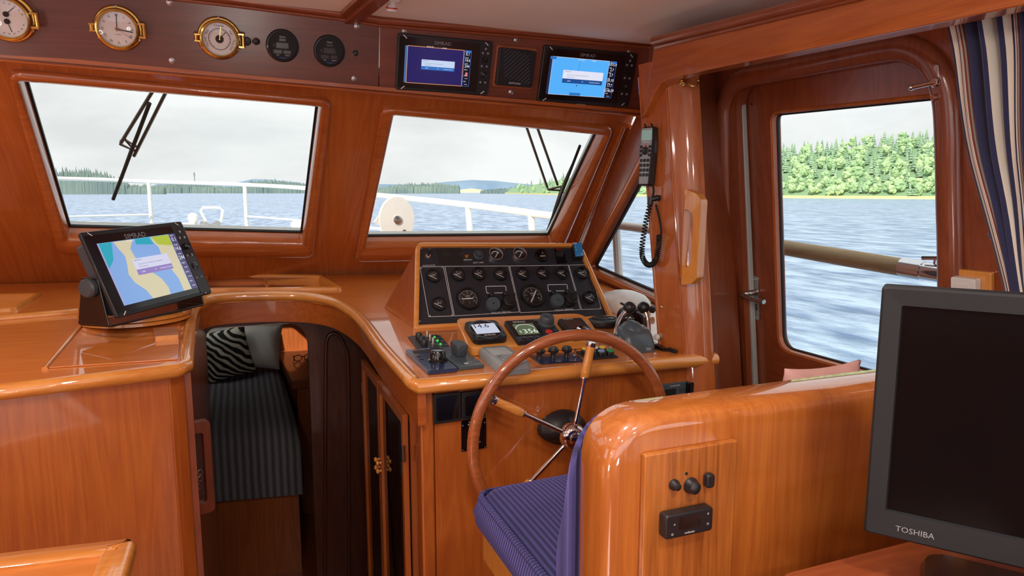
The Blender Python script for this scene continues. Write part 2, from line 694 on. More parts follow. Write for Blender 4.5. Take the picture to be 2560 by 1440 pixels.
# ceiling battens
bm = bmn()
tube(bm, [HD.w(*HD.px(*p), .006) for p in [(-420, -115), (570, -2), (845, 33), (949, 50), (1300, 78), (1640, 106)]], .0125, 10)
tube(bm, [HD.w(*HD.px(*p), .003) for p in [(-420, -97), (570, 12), (845, 47), (949, 63), (1300, 91), (1636, 119)]], .006, 8)
struct('trim_4', bm, HX, smooth=40, label='dark red moulding where header meets ceiling')

# screws of the header
def screw_mesh():
    bm = bmn()
    lathe(bm, [(.0085, 0), (.0085, .0012), (.0062, .002), (.006, .0014)], 20)
    lathe(bm, [(.0058, .0006), (.0052, .0032), (.003, .0042), (.0009, .0044)], 16)
    return bm
for par, spots in ((hl, [(424, 6), (430, 152), (892, 66), (885, 197)]), (hr, [(1011, 78), (1290, 101), (1277, 231), (1572, 130)])):
    for (x, y) in spots:
        obj('screw', screw_mesh(), STEEL, par, m=HD.pm(x, y, .0015))

# ============================================================ ceiling
def cz(x, y):
    s = max(0, min(1, (x + .6) / 2.1))
    return 2.062 - .02 * s - s * .05 * max(0, min(1.5, 2.3 - y))
bm = bmn()
xs = [-2.1, -1.2, -.6, 0, .4, .8, 1.2, 1.56]; ys = [2.34, 2.0, 1.6, 1.2, .8, 0, -1.3, -2.6]
g = [[bm.verts.new((x, y, cz(x, y))) for x in xs] for y in ys]
g2 = [[bm.verts.new((x, y, cz(x, y) + .07)) for x in xs] for y in ys]
for i in range(len(ys) - 1):
    for j in range(len(xs) - 1):
        face(bm, (g[i][j], g[i][j + 1], g[i + 1][j + 1], g[i + 1][j]))
        face(bm, (g2[i][j], g2[i][j + 1], g2[i + 1][j + 1], g2[i + 1][j]))
struct('ceiling', bm, HEADLINER, smooth=40, label='cream fabric headliner')

def on_ceil(x, y):
    p = None
    z = 2.05
    for _ in range(6):
        d = ray(x, y)
        p = EYE + d * ((z - 1.5) / d.z)
        z = cz(p.x, p.y)
    return p
p0, p1 = on_ceil(874, 40), on_ceil(990, -60)
dirb = (p1 - p0).normalized()
p0 = p0 - dirb * .02
p1 = p0 + dirb * 1.6
bm = bmn()
sd_ = V((dirb.y, -dirb.x, 0)).normalized()
for a, b, hgt in ((-.04, .04, .014), (-.022, .022, .03)):
    loft(bm, [[p + sd_ * a + V((0, 0, .01)), p + sd_ * b + V((0, 0, .01)), p + sd_ * b - V((0, 0, hgt)), p + sd_ * a - V((0, 0, hgt))] for p in (p0, p1)], cap0=True, cap1=True)
struct('trim_5', bm, HY, smooth=0, bevel=.003, label='dark red batten running aft across the ceiling')

# ============================================================ starboard beam with curved bracket
BM = Fr((1.2, 1.7, 1.9), (0, -1, 0), (0, 0, 1))
bp = [BM.px(*p) for p in [(2900, -55), (2560, 12), (2400, 46), (2000, 128), (1720, 185), (1672, 197), (1648, 212), (1634, 236), (1624, 262), (1612, 286), (1603, 293), (1610, 270), (1622, 200), (1638, 108), (1860, 55), (2080, 2), (2900, -195)]]
bm = bmn()
prism(bm, bp, -.05, 0, fr=BM)
gA, gB = BM.hit(1638, 108), BM.hit(1604, 292)
gC, gD = HD.hit(1641, 104, -.01), HD.hit(1607, 291, -.01)
gm = [BM.hit(1636, 150), BM.hit(1628, 205), BM.hit(1618, 255)]
gn = [HD.hit(1638, 150, -.01), HD.hit(1630, 205, -.01), HD.hit(1620, 255, -.01)]
loft(bm, [[gA] + gm + [gB], [gC] + gn + [gD]], closed=False)
struct('trim_6', bm, WY, smooth=0, bevel=.004, label='teak fascia beam along the top of the starboard side')
bm = bmn()
tube(bm, [BM.w(*BM.px(*p), .008) for p in [(1640, 103), (1860, 50), (2080, -3), (2900, -200)]], .013, 10)
tube(bm, [BM.w(*BM.px(*p), .003) for p in [(1640, 119), (1860, 66), (2080, 13), (2900, -184)]], .006, 8)
struct('trim_7', bm, HY, smooth=40, label='dark red moulding between ceiling and starboard beam')

# ============================================================ starboard wall with quarter window and side door
qa = SB.px(1474, 668); qb = SB.px(1640, 741)
sl = (qb[1] - qa[1]) / (qb[0] - qa[0])
q3 = (-.24, qa[1] + sl * (-.24 - qa[0]))
qt = SB.px(1640, 356)
quarter = [qa, q3, (-.24, qt[1]), qt]
d_tl = SB.px(1838, 214); d_tr = SB.px(2350, 128); d_bl = SB.px(1872, 975); d_r = SB.px(2354, 720)
door_open = [(d_bl[0] - .02, -1.45), (d_r[0] + .02, -1.45), d_r, d_tr, d_tl]
door_hole = rpoly(door_open, [.02, .02, 0, .085, .085], 8)
sb_out = [(-1.62, -1.75), (4.3, -1.75), (4.3, .34), (-.62, .34), (-1.05, 0)]
bm = bmn()
sb_out = [(-1.5, -1.75), (4.3, -1.75), (4.3, .33), (-.72, .33), (-.72, .05), (-1.5, -.70)]
aft_win = rpoly([(2.2, -.62), (3.8, -.62), (3.8, -.08), (2.2, -.08)], .05, 4)
holed(bm, sb_out, [rpoly(quarter, .012, 3), door_hole, aft_win], -.04, 0, fr=SB)
struct('wall_starboard', bm, HZ, smooth=0, label='teak lined starboard side with the door')

w3 = thing('window_3', 'raked quarter window between the windscreen and the handset post', 'window')
w3['kind'] = 'structure'
qi = rpoly(quarter, .012, 4)
bm = bmn()
loft(bm, [p3(offs(qi, .035), .001, SB), p3(offs(qi, .035), .010, SB), p3(offs(qi, .022), .016, SB), p3(offs(qi, .004), .012, SB), p3(qi, .006, SB), p3(qi, -.04, SB)])
obj('window_frame', bm, WY, w3, smooth=50)
bm = bmn()
loft(bm, [p3(offs(qi, .001), -.028, SB), p3(offs(qi, -.006), -.028, SB), p3(offs(qi, -.006), -.04, SB), p3(offs(qi, .001), -.04, SB)])
obj('window_gasket', bm, GASKET, w3, smooth=0)
bm = bmn()
face(bm, [bm.verts.new(v) for v in p3(qi, -.034, SB)])
obj('window_glass', bm, GLASS, w3, smooth=0)

# corner mouldings between windscreen and quarter window
bm = bmn()
for (xa, ya), (xb, yb), r_, w_ in (((1558, 318), (1430, 640), .012, .008), ((1578, 322), (1452, 645), .008, .014), ((1596, 322), (1468, 648), .012, .01)):
    tube(bm, [WS.hit(xa, ya, w_ + .0), WS.hit(xb, yb, w_)], r_, 8)
# ledge board closing the corner
cA, cB, cC, cD = WS.hit(1545, 305, .006), WS.hit(1606, 318, .006), WS.hit(1480, 652, .006), WS.hit(1412, 640, .006)
loft(bm, [[cA, cB, cC, cD], [p + V((0, .03, .02)) for p in (cA, cB, cC, cD)]], cap0=True, cap1=True)
struct('trim_8', bm, WZ, smooth=50, label='stacked teak corner mouldings beside the quarter window')

# ---- door
DR = Fr(SB.w(0, 0, -.045), SB.ux, SB.uy)
dl = (SB.px(1842, 500)[0] - .03); drx = d_r[0] + .09
gl = [DR.px(1929, 283), DR.px(2350, 239), DR.px(2356, 720), DR.px(2180, 925), DR.px(1945, 862)]
gx1 = d_r[0] + .012
g_tl = gl[0]; g_slope = (gl[1][1] - gl[0][1]) / (gl[1][0] - gl[0][0])
g_tr = (gx1, g_tl[1] + g_slope * (gx1 - g_tl[0]))
bsl = (gl[3][1] - gl[4][1]) / (gl[3][0] - gl[4][0])
g_bl = (DR.px(1940, 700)[0] - .002, gl[4][1] - .015)
g_br = (gx1, g_bl[1] + bsl * (gx1 - g_bl[0]) * .6)
gpoly = rpoly([g_bl, g_br, g_tr, g_tl], [.055, .05, .05, .03], 7)
door = thing('door_1', 'teak side door with a tall glass pane, shut', 'door')
door['kind'] = 'structure'
bm = bmn()
outerd = [(dl, -1.47), (drx, -1.47), (drx, .2), (dl, .2)]
holed(bm, outerd, [gpoly], -.036, 0, fr=DR)
obj('door_leaf', bm, HZ, door, smooth=0, bevel=.003)
bm = bmn()
loft(bm, [p3(offs(gpoly, .007), .0005, DR), p3(offs(gpoly, .004), .004, DR), p3(offs(gpoly, -.003), .001, DR), p3(offs(gpoly, -.006), -.012, DR)])
obj('glazing_bead', bm, WZ, door, smooth=50)
bm = bmn()
loft(bm, [p3(offs(gpoly, -.005), -.012, DR), p3(offs(gpoly, -.010), -.012, DR), p3(offs(gpoly, -.010), -.020, DR), p3(offs(gpoly, 0), -.020, DR)])
obj('gasket', bm, GASKET, door, smooth=0)
bm = bmn()
face(bm, [bm.verts.new(v) for v in p3(gpoly, -.018, DR)])
obj('door_glass', bm, GLASS, door, smooth=0)
# lower inset panel and stile joint
bm = bmn()
rl = [DR.px(1925, 860), DR.px(2190, 935)]
prism(bm, [(rl[0][0], rl[0][1] - .62), (rl[1][0] + .15, rl[0][1] - .62), (rl[1][0] + .15, rl[1][1] - .03), (rl[0][0], rl[0][1] - .015)], 0, .003, fr=DR)
obj('lower_panel', bm, HY, door, smooth=0, bevel=.001)
# grey strip
bm = bmn()
ua, ub = SB.px(1837, 250, -.022)[0], SB.px(1855, 250, -.022)[0]
uc, ud = SB.px(1862, 960, -.022)[0], SB.px(1881, 960, -.022)[0]
prism(bm, [(uc, SB.px(1866, 975)[1] - .6), (ud, SB.px(1866, 975)[1] - .6), (ub, SB.px(1836, 212)[1]), (ua, SB.px(1836, 212)[1])], -.040, -.022, fr=SB)
obj('weather_strip', bm, ALU, door, smooth=0, bevel=.003, label='grey rubber weather strip')
# lever handle on long plate
hx, hy = DR.px(1893, 745)
hd = obj('handle_plate', (lambda b: (prism(b, rrect(.026, .156, .012, 5), 0, .005), b)[1])(bmn()), STEEL, door, m=DR.mat(hx, hy, 0), bevel=.001, label='brushed steel lock plate')
bm = bmn()
lathe(bm, [(.010, .004), (.010, .030), (.007, .034)], 16, M=Matrix.Translation((0, .022, 0)))
tube(bm, catmull([(0, .022, .02), (-.004, .022, .04), (-.016, .020, .048), (.004, .016, .05), (.04, .010, .05), (.085, .008, .046)], 6), [.008] * 13 + [.0085] * 9 + [.009] * 9, 12, flat=.8)
obj('lever', bm, STEEL, hd, smooth=50)
bm = bmn()
prism(bm, rrect(.006, .014, .002, 2, 0, -.036), .0045, .0053)
prism(bm, circ(.0035, 12, 0, -.024), .0045, .0053)
obj('keyhole', bm, INK, hd, smooth=0)
bm = bmn()
for yy in (.066, -.068):
    prism(bm, circ(.004, 12, 0, yy), .0045, .0062)
obj('plate_screws', bm, CHROME, hd, smooth=0)
bm = bmn()
prism(bm, circ(.004, 14), 0, .001)
obj('screw_plug', bm, INK, door, m=DR.pm(1879, 260, 0))

# door trim: thick bullnose round the opening
path = [(1838, 985), (1822, 800), (1815, 600), (1811, 420), (1810, 300), (1814, 258), (1832, 216), (1870, 192), (1930, 180), (2080, 150), (2220, 123), (2270, 122), (2318, 144), (2348, 182), (2366, 240), (2373, 330), (2377, 520), (2380, 720)]
pp = [SB.w(*SB.px(*p), .006) for p in path]
dn = (pp[0] - pp[1]).normalized()
pp = [pp[0] + dn * .75] + pp
pp = pp + [pp[-1] + SB.uy * -.9]
bm = bmn()
tube(bm, catmull(pp, 5), .031, 14, flat=.62, upv=SB.n)
struct('trim_9', bm, HZ, smooth=60, label='thick rounded mahogany moulding round the side door opening')

# latch pin on the door trim
lt = thing('door_latch', 'chrome latch pin at the top of the side door opening', 'latch', SB.pm(2343, 205, .02))
bm = bmn(); prism(bm, rrect(.012, .075, .004, 3), 0, .004); lathe(bm, [(.011, .004), (.012, .008), (.009, .012)], 14)
obj('latch_plate', bm, CHROME, lt, bevel=.0008)
bm = bmn(); rod(bm, (0, 0, .008), (-.05, -.004, .018), .0055, 12); sphere(bm, (-.05, -.004, .018), .0075, 12, 8)
obj('latch_pin', bm, CHROME, lt)
bm = bmn(); lathe(bm, [(.007, 0), (.008, .01), (.006, .016)], 12, M=Matrix.Translation((0, -.033, 0)))
obj('latch_stop', bm, CHROME, lt)

# ============================================================ post between desk and door
pa0, pb0, pc0 = V((1.212, 1.79, 1.0)), V((1.247, 1.712, 1.0)), V((1.333, 1.674, 1.0))
pa1, pb1, pc1 = on_x(1607, 310, 1.216), on_x(1664, 200, 1.232), on_x(1752, 184, 1.31)
def ln(a, b, z):
    return a + (b - a) * ((z - a.z) / (b.z - a.z))
def post(name, fn, z0, z1, mat, label):
    bm = bmn()
    loft(bm, [fn(z0 + (z1 - z0) * k / 3) for k in range(4)], cap0=True, cap1=True)
    return struct(name, bm, mat, smooth=40, label=label)
def planA(z):
    a, b = ln(pa0, pa1, z), ln(pb0, pb1, z)
    return [a, b, b + V((.02, .01, 0)), a + V((.02, .012, 0))]
def planB(z):
    b, c = ln(pb0, pb1, z), ln(pc0, pc1, z)
    d = c - b
    return [b + V((.001, 0, 0)), b + d * .3 + V((0, -.022, 0)), b + d * .6 + V((0, -.022, 0)), c + V((-.01, -.004, 0)), c + V((.02, .03, 0)), c + V((.05, .08, 0)), c + V((.03, .15, 0)), b + V((.02, .10, 0))]
def planC(z):
    c = ln(pc0, pc1, z)
    return [c + V((.03, .05, 0)), c + V((.10, .115, 0)), c + V((.24, .18, 0)), c + V((.24, .24, 0)), c + V((.03, .22, 0))]
zt = 1.88
trim10 = post('trim_10', planA, .98, 1.90, WZ, 'teak board of the post behind the radio handset')
trim11 = post('trim_11', planB, .10, zt, WZ, 'rounded teak pillar carrying the grab handle')
trim12 = post('trim_12', planC, .10, zt, HZ, 'mahogany jamb between pillar and side door')
PO = Fr(ln(pa0, pa1, 1.3), (pb0 - pa0) + (pb1 - pa1) * .0, pa1 - pa0)       # port face of the post board
for (x, y) in ((1668, 380), (1654, 768), (1698, 782)):
    bm = bmn(); lathe(bm, [(.006, 0), (.006, .001), (.0035, .0025), (.0008, .0028)], 14)
    obj('screw', bm, STEEL, trim10, m=PO.pm(x, y, .0005))
bm = bmn()
tube(bm, [ln(pb0, pb1, .99), ln(pb0, pb1, 1.86)], .0035, 8)
tube(bm, [ln(pa0, pa1, .99), ln(pa0, pa1, 1.86)], .005, 8)
struct('trim_13', bm, WZ, label='thin teak edge beads of the post')

# ============================================================ remaining shell: port side, aft end, floor, roof edge
bm = bmn()
PT = Fr((-2.1, 0, 0), (0, 1, 0), (0, 0, 1))
holed(bm, [(-2.6, 0), (3.3, 0), (3.3, 1.1), (2.3, 2.1), (-2.6, 2.1)], [rpoly([(-2.2, 1.1), (-.1, 1.1), (-.1, 1.85), (-2.2, 1.85)], .05, 4), rpoly([(.85, 1.05), (1.6, 1.05), (1.6, 1.76), (.85, 1.76)], .05, 4)], -.04, 0, fr=PT)
struct('wall_port', bm, WZ, smooth=0, label='teak lined port side')
bm = bmn()
AF = Fr((0, -2.6, 0), (1, 0, 0), (0, 0, 1))
holed(bm, [(-2.1, 0), (1.8, 0), (1.8, 2.1), (-2.1, 2.1)], [rpoly([(-1.9, .75), (1.4, .75), (1.4, 1.98), (-1.9, 1.98)], .05, 4)], -.04, 0, fr=AF)
struct('wall_aft', bm, WZ, smooth=0, label='teak aft bulkhead, open to the cockpit')
bm = bmn()
box(bm, (-.2, -.5, -.02), (4.0, 4.24, .04))
struct('floor', bm, HY, smooth=0, label='varnished cabin sole')

# ============================================================ worktop: dash, left counter and helm desk in one
path_px = [(-420, 1019), (0, 965), (440, 913), (462, 903), (470, 835), (476, 787), (490, 757), (530, 738), (650, 731), (760, 733), (830, 745), (880, 771), (915, 804), (955, 858), (1000, 908), (1043, 953), (1300, 930), (1560, 906), (1788, 886)]
EDGE = [DK.hit(*p) for p in path_px]
_dv = EDGE[1] - EDGE[2]
EDGE[0] = EDGE[1] + _dv * ((-2.08 - EDGE[1].x) / _dv.x)
E2 = [(p.x, p.y) for p in EDGE]
MD = Matrix(((1, 0, 0, 0), (0, 1, 0, 0), (KX, KY, 1, 1.06 - KX * .3 - KY * 2.2), (0, 0, 0, 1)))   # plan (x, y, height over desk) -> world
top_poly = E2 + [(1.32, 1.74), (1.36, 1.84), (1.55, 1.98), (1.57, 3.18), (-2.08, 3.18), (-2.08, E2[0][1] + .001)]
tray1 = [DK.hit(*p) for p in [(512, 727), (848, 724), (800, 694), (520, 690)]]
tray2 = [DK.hit(*p) for p in [(-140, 790), (30, 776), (92, 741), (-120, 748)]]
t1 = rpoly([(p.x, p.y) for p in tray1], .012, 3)
t2 = rpoly([(p.x, p.y) for p in tray2], .012, 3)
worktop = thing('dashboard_worktop', 'glossy varnished teak worktop running from left counter round to helm desk', 'worktop')
bm = bmn()
holed(bm, top_poly, [t1, t2], -.034, 0, M=MD)
obj('top', bm, WTOP, worktop, smooth=0)
# bullnose edging
bm = bmn()
ep = []
fine = []
for a, b in zip(E2[:-1], E2[1:]):
    fine.append(a)
fine.append(E2[-1])
def smooth_path(pts, sharp):
    out = []
    for i, p in enumerate(pts):
        out.append(p)
    return out
segs = [E2[:4], E2[3:16], E2[15:]]
curve = [(v.x, v.y) for v in catmull([(x, y, 0) for x, y in E2[3:16]], 4)]
full = E2[:3] + curve + E2[16:]
tube(bm, [MD @ V((x, y, -.014)) for x, y in full], .021, 12, upv=(0, 0, 1), flat=.95)
obj('edging', bm, OAKX, worktop, smooth=60)
# raised fiddle strips on the left counter
bm = bmn()
f0 = [DK.hit(*p) for p in [(-420, 838), (0, 800), (195, 783)]]
tube(bm, [p + V((0, 0, .004)) for p in f0], .014, 10, flat=.9, upv=(0, 0, 1))
obj('fiddle_strip', bm, OAKX, worktop, smooth=60)
bm = bmn()
l0 = [DK.hit(*p) for p in [(455, 900), (110, 921), (200, 812)]]
tube(bm, [p + V((0, 0, .001)) for p in [DK.hit(112, 924), DK.hit(208, 808)]], .007, 8)
obj('lid_bead', bm, OAKX, worktop, smooth=60)
bm = bmn()
lidp = [DK.hit(*p) for p in [(122, 922), (446, 900), (452, 800), (214, 812)]]
prism(bm, [(p.x, p.y) for p in lidp], .0005, .004, M=MD)
obj('lid', bm, WTOP, worktop, smooth=0, bevel=.0015)
# trays recessed in the dash
for tp, nm in ((t1, 'dash_tray'), (t2, 'dash_tray')):
    tr = None
    bm = bmn()
    inn = offs(tp, -.004)
    loft(bm, [p3(offs(tp, .016), .0, M=MD), p3(offs(tp, .013), .010, M=MD), p3(offs(tp, .004), .013, M=MD), p3(inn, .008, M=MD), p3(inn, -.055, M=MD)], cap1=True)
    tr = obj('tray_well', bm, OAKX, worktop, smooth=50)
    if tp is t1:
        a, b = DK.hit(668, 722), DK.hit(664, 700)
        bm = bmn()
        loft(bm, [[V((p.x - .006, p.y, p.z + .004)), V((p.x + .006, p.y, p.z + .004)), V((p.x + .006, p.y, p.z - .055)), V((p.x - .006, p.y, p.z - .055))] for p in (V((a.x, a.y - .01, a.z)), V((b.x, b.y + .02, b.z)))], cap0=True, cap1=True)
        obj('divider', bm, OAKY, tr, smooth=0, bevel=.002)

# fascia round the companionway
def strip(pts, z0, z1, th, side=1):
    """vertical strip of thickness th along plan points; heights relative to desk plane"""
    bm = bmn()
    nrm = []
    n = len(pts)
    for i in range(n):
        a = V(pts[max(i - 1, 0)]); b = V(pts[min(i + 1, n - 1)])
        d = (b - a).normalized()
        nrm.append(V((-d.y, d.x)) * side)
    loops = []
    for p, q in zip(pts, nrm):
        p = V(p)
        o_ = p + q * th
        loops.append([MD @ V((p.x, p.y, z1)), MD @ V((o_.x, o_.y, z1)), MD @ V((o_.x, o_.y, z0)), MD @ V((p.x, p.y, z0))])
    loft(bm, loops, cap0=True, cap1=True)
    return bm
fcurve = [(curve[0][0] + (curve[4][0] - curve[0][0]) * .5, curve[0][1] + .06)] + [c for c in curve if c[1] > curve[0][1] + .08 or c[0] > .1]
obj('fascia', strip(fcurve, -.118, -.02, .022, 1), WX, worktop, smooth=50, label='deep teak fascia curving round the companionway')

# ============================================================ left cabinet
cab = thing('console_cabinet', 'tall plain teak cabinet left of the companionway', 'cabinet')
bm = bmn()
def vpanel(bm, a, b, zb, th, zoff=-.03):
    A, B = V(a), V(b)
    d = (B - A).normalized(); n = V((-d.y, d.x)) * th
    q = [A, B, B + n, A + n]
    top = [MD @ V((p.x, p.y, zoff)) for p in q]
    bot = [V((p.x, p.y, zb)) for p in q]
    loft(bm, [bot, top], cap0=True, cap1=True)
LA, LB = (E2[0][0], E2[0][1] + .018), (E2[2][0] - .022, E2[2][1] + .02)
vpanel(bm, LA, LB, 0, .02)
obj('front_panel', bm, WZ, cab, smooth=0, bevel=.001)
bm = bmn()
vpanel(bm, (LB[0] + .001, LB[1] - .001), (E2[3][0] - .004, E2[3][1] + .022), -.5, .03)
obj('corner_stile', bm, WZ, cab, smooth=0, bevel=.006, seg=3)
bm = bmn()
vpanel(bm, (E2[3][0] - .010, E2[3][1] + .03), (E2[3][0] - .012, 2.92), -.5, -.02)
obj('side_panel', bm, HZ, cab, smooth=0)

# ============================================================ helm console
con = thing('helm_console', 'teak helm console below the gauges, front face to the wheel', 'console')
CA, CB = (E2[15][0] + .012, E2[15][1] + .022), (1.345, 1.705)
bm = bmn()
vpanel(bm, (CA[0] + .038, CA[1] + .001), CB, 0, .02)
obj('front_panel', bm, WZ, con, smooth=0, bevel=.001)
bm = bmn()
vpanel(bm, CA, (CA[0] + .036, CA[1] + .001), -.5, .03)
obj('corner_stile', bm, WZ, con, smooth=0, bevel=.006, seg=3)
SX = CA[0] + .012
bm = bmn()
vpanel(bm, (SX + .022, CA[1] + .012), (SX + .022, 2.47), -.5, -.015, -.06)
vpanel(bm, (SX + .022, 2.47), (1.0, 2.47), -.5, -.015, -.06)
vpanel(bm, (1.0, 2.45), (1.0, 2.96), -.5, -.015, -.06)
obj('side_panel', bm, WZ, con, smooth=0)
# two glazed doors in the side of the console, facing the steps
SD = Fr((SX + .02, 1.66, 0), (0, -1, 0), (0, 0, 1))
def side_px(x, y):
    return SD.px(x, y)
fr_pts = [side_px(1030, 1003), side_px(912, 893)]
uR = side_px(1022, 1100)[0]; uL = side_px(917, 1000)[0]
vT = side_px(1012, 1040)[1] + .02
doors = [(uL, side_px(958, 1000)[0] - .002), (side_px(958, 1000)[0] + .002, uR)]
for i, (ua, ub) in enumerate(doors):
    bm = bmn()
    op = rrect(ub - ua, vT + .42, .004, 2, (ua + ub) / 2, (vT - .42) / 2)
    ip = rrect(ub - ua - .05, vT + .42 - .06, .012, 4, (ua + ub) / 2, (vT - .42) / 2)
    holed(bm, op, [ip], .001, .018, fr=SD)
    dd = obj('cabinet_door', bm, WZ, con, smooth=0, bevel=.004, seg=3)
    bm = bmn()
    face(bm, [bm.verts.new(v) for v in p3(offs(ip, .004), .008, SD)])
    obj('door_glass', bm, SMOKED, dd, smooth=0)
    ku = ub - .016 if i == 0 else ua + .016
    for vv in (.545, .515):
        bm = bmn()
        lathe(bm, [(.006, .015), (.004, .019), (.004, .023), (.009, .027), (.009, .031), (.005, .035)], 14)
        obj('door_knob', bm, OAKX, dd, m=SD.mat(ku, vv, 0))
    hu = ua - .002 if i == 0 else ub + .002
    for vv in (vT - .12, -.05):
        bm = bmn()
        c = SD.w(hu, vv, .018)
        tube(bm, [c - V((0, 0, .025)), c + V((0, 0, .025))], .006, 10)
        obj('hinge', bm, PEWTER, dd)
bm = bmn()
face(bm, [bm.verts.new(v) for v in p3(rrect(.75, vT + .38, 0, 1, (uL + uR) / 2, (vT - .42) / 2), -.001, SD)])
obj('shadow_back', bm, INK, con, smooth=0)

# ============================================================ added fill lamps, their stands and light-blocking settees, out of view
def ceiling_fill_lamp(x, y, label, power, spot_px=None):  # added fill lamp, out of view, to brighten the interior
    z = cz(x, y)
    o = thing('ceiling_fill_lamp', label, 'lamp', (x, y, z), 'round white ceiling lamps')
    bm = bmn(); lathe(bm, [(.085, 0), (.085, -.012), (.074, -.022), (.066, -.022), (.064, -.012)], 32)
    obj('lamp_ring', bm, WHITE, o)
    bm = bmn(); lathe(bm, [(.064, -.010), (.060, -.020), (.035, -.026), (.001, -.028)], 32)
    obj('diffuser', bm, LAMPGLOW, o)
    ld = bpy.data.lights.new('fill_light', 'AREA')
    ld.shape = 'DISK'
    ld.size = .13
    ld.energy = power
    ld.color = (1.0, .93, .84)
    lo = bpy.data.objects.new('fill_light', ld)
    link(lo, o)
    lo.location = (0, 0, -.034)
    return o
LAMPGLOW = plain('fill_lamp_diffuser', S(250, 246, 238), .5, emit=(1, .95, .88, 1), es=1.5)
LP = 6.5
lamp_at = on_ceil(980, -4)
ceiling_fill_lamp(-.35, -.9, 'round white ceiling lamp behind the viewer on the left', LP)
ceiling_fill_lamp(.75, -.9, 'round white ceiling lamp behind the viewer on the right', LP)
ceiling_fill_lamp(-.35, .35, 'round white ceiling lamp above the saloon table', LP)
ceiling_fill_lamp(-.95, 1.35, 'round white ceiling lamp above the port counter', 8.0)
ceiling_fill_lamp(.25, .75, 'round white ceiling lamp over the way to the steps', 6.0)
ceiling_fill_lamp(.55, .1, 'round white ceiling lamp above the helm seat', LP)
def wall_fill_lamp(p, nrm, label, power):  # added globe light, unseen, to lift ceiling and front wall
    n3 = V(nrm).normalized(); ux = V((0, 0, 1)).cross(n3).normalized()
    o = thing('wall_fill_lamp', label, 'lamp', Fr(p, ux, (0, 0, 1)).mat(), 'brass globe wall lamps')
    bm = bmn(); lathe(bm, [(.05, 0), (.05, .008), (.02, .014), (.012, .05)], 28); obj('wall_plate', bm, BRASS, o)
    bm = bmn(); tube(bm, [(0, 0, .045), (0, .0, .09), (0, .03, .11)], .008, 10); obj('lamp_arm', bm, BRASS, o)
    bm = bmn(); sphere(bm, (0, .10, .11), .075, 28, 18); g_ = obj('globe', bm, LAMPGLOW, o)
    ld = bpy.data.lights.new('globe_fill', 'POINT'); ld.energy = power; ld.shadow_soft_size = .085; ld.color = (1.0, .94, .86)
    lo = bpy.data.objects.new('globe_fill', ld); link(lo, o); lo.location = (0, .10, .11)
wall_fill_lamp((-2.10, -.2, 1.42), (1, 0, 0), 'brass wall lamp with white globe on the port side', 24.0)
def table_fill_lamp(p, label, power):  # added low globe light behind the camera, throws light up at the ceiling
    o = thing('table_fill_lamp', label, 'lamp', Matrix.Translation(V(p)), 'brass table lamps in the saloon behind the viewer')
    bm = bmn(); lathe(bm, [(.07, .001), (.07, .012), (.02, .03), (.012, .06), (.012, .16), (.03, .17)], 28); obj('lamp_foot', bm, BRASS, o)
    bm = bmn(); sphere(bm, (0, 0, .25), .095, 28, 18); obj('globe', bm, LAMPGLOW, o)
    ld = bpy.data.lights.new('globe_fill', 'POINT'); ld.energy = power; ld.shadow_soft_size = .11; ld.color = (1.0, .94, .86)
    lo = bpy.data.objects.new('globe_fill', ld); link(lo, o); lo.location = (0, 0, .25)
def lamp_stand(x, y, h, label):  # unseen stand, added only to carry a fill lamp
    o = thing('fill_lamp_stand', label, 'locker', (x, y, 0))
    bm = bmn(); box(bm, (0, 0, (h - .03) / 2), (.5, .42, h - .03)); obj('body', bm, WZ, o, smooth=0)
    bm = bmn(); box(bm, (0, 0, h - .015), (.54, .46, .03)); obj('top', bm, OAKX, o, smooth=0, bevel=.006)
lamp_stand(-1.6, -.25, .34, 'low teak locker behind the viewer on the port side')
lamp_stand(.1, -1.30, .34, 'low teak locker behind the viewer amidships')
table_fill_lamp((-1.6, -.25, .34), 'brass table lamp with white globe on the port locker', 64.0)
table_fill_lamp((.1, -1.30, .34), 'brass table lamp with white globe on the locker amidships', 92.0)
def settee(x0, x1, y, label):  # unseen, added so its back keeps lamp light off the lower cabinets
    o = thing('settee_blocker', label, 'settee', ((x0 + x1) / 2, y, 0))
    w = x1 - x0
    bm = bmn(); prism(bm, rrect(w, .06, .02, 3, 0, .22), 0, .71); obj('back_board', bm, WZ, o, smooth=30)
    bm = bmn(); box(bm, (0, 0, .19), (w, .44, .38)); obj('base', bm, WZ, o, smooth=0)
    bm = bmn(); box(bm, (0, -.02, .43), (w - .02, .44, .10)); obj('cushion', bm, plain('settee_blue', S(58, 56, 108), .9), o, smooth=0, bevel=.03, seg=3)
settee(-2.05, -1.0, .25, 'blue settee behind the viewer on the port side')
settee(-.42, .56, -.80, 'blue settee behind the viewer amidships')
# small swivel spot whose rim just shows at the top of the picture
sp = thing('reading_spot', 'small white and red reading spot on the ceiling at the top edge', 'lamp', Matrix.Translation(on_ceil(980, -6) + V((0, 0, -.002))))
bm = bmn(); lathe(bm, [(.022, 0), (.022, -.008), (.015, -.012)], 20)
obj('lamp_base', bm, WHITE, sp)
bm = bmn(); lathe(bm, [(.006, -.008), (.012, -.016), (.016, -.03), (.015, -.034)], 20, M=Matrix.Rotation(.3, 4, 'X'))
obj('lamp_head', bm, WHITE, sp)
bm = bmn(); lathe(bm, [(.0163, -.024), (.0166, -.026), (.0163, -.028)], 20, M=Matrix.Rotation(.3, 4, 'X'))
obj('red_band', bm, RED, sp)

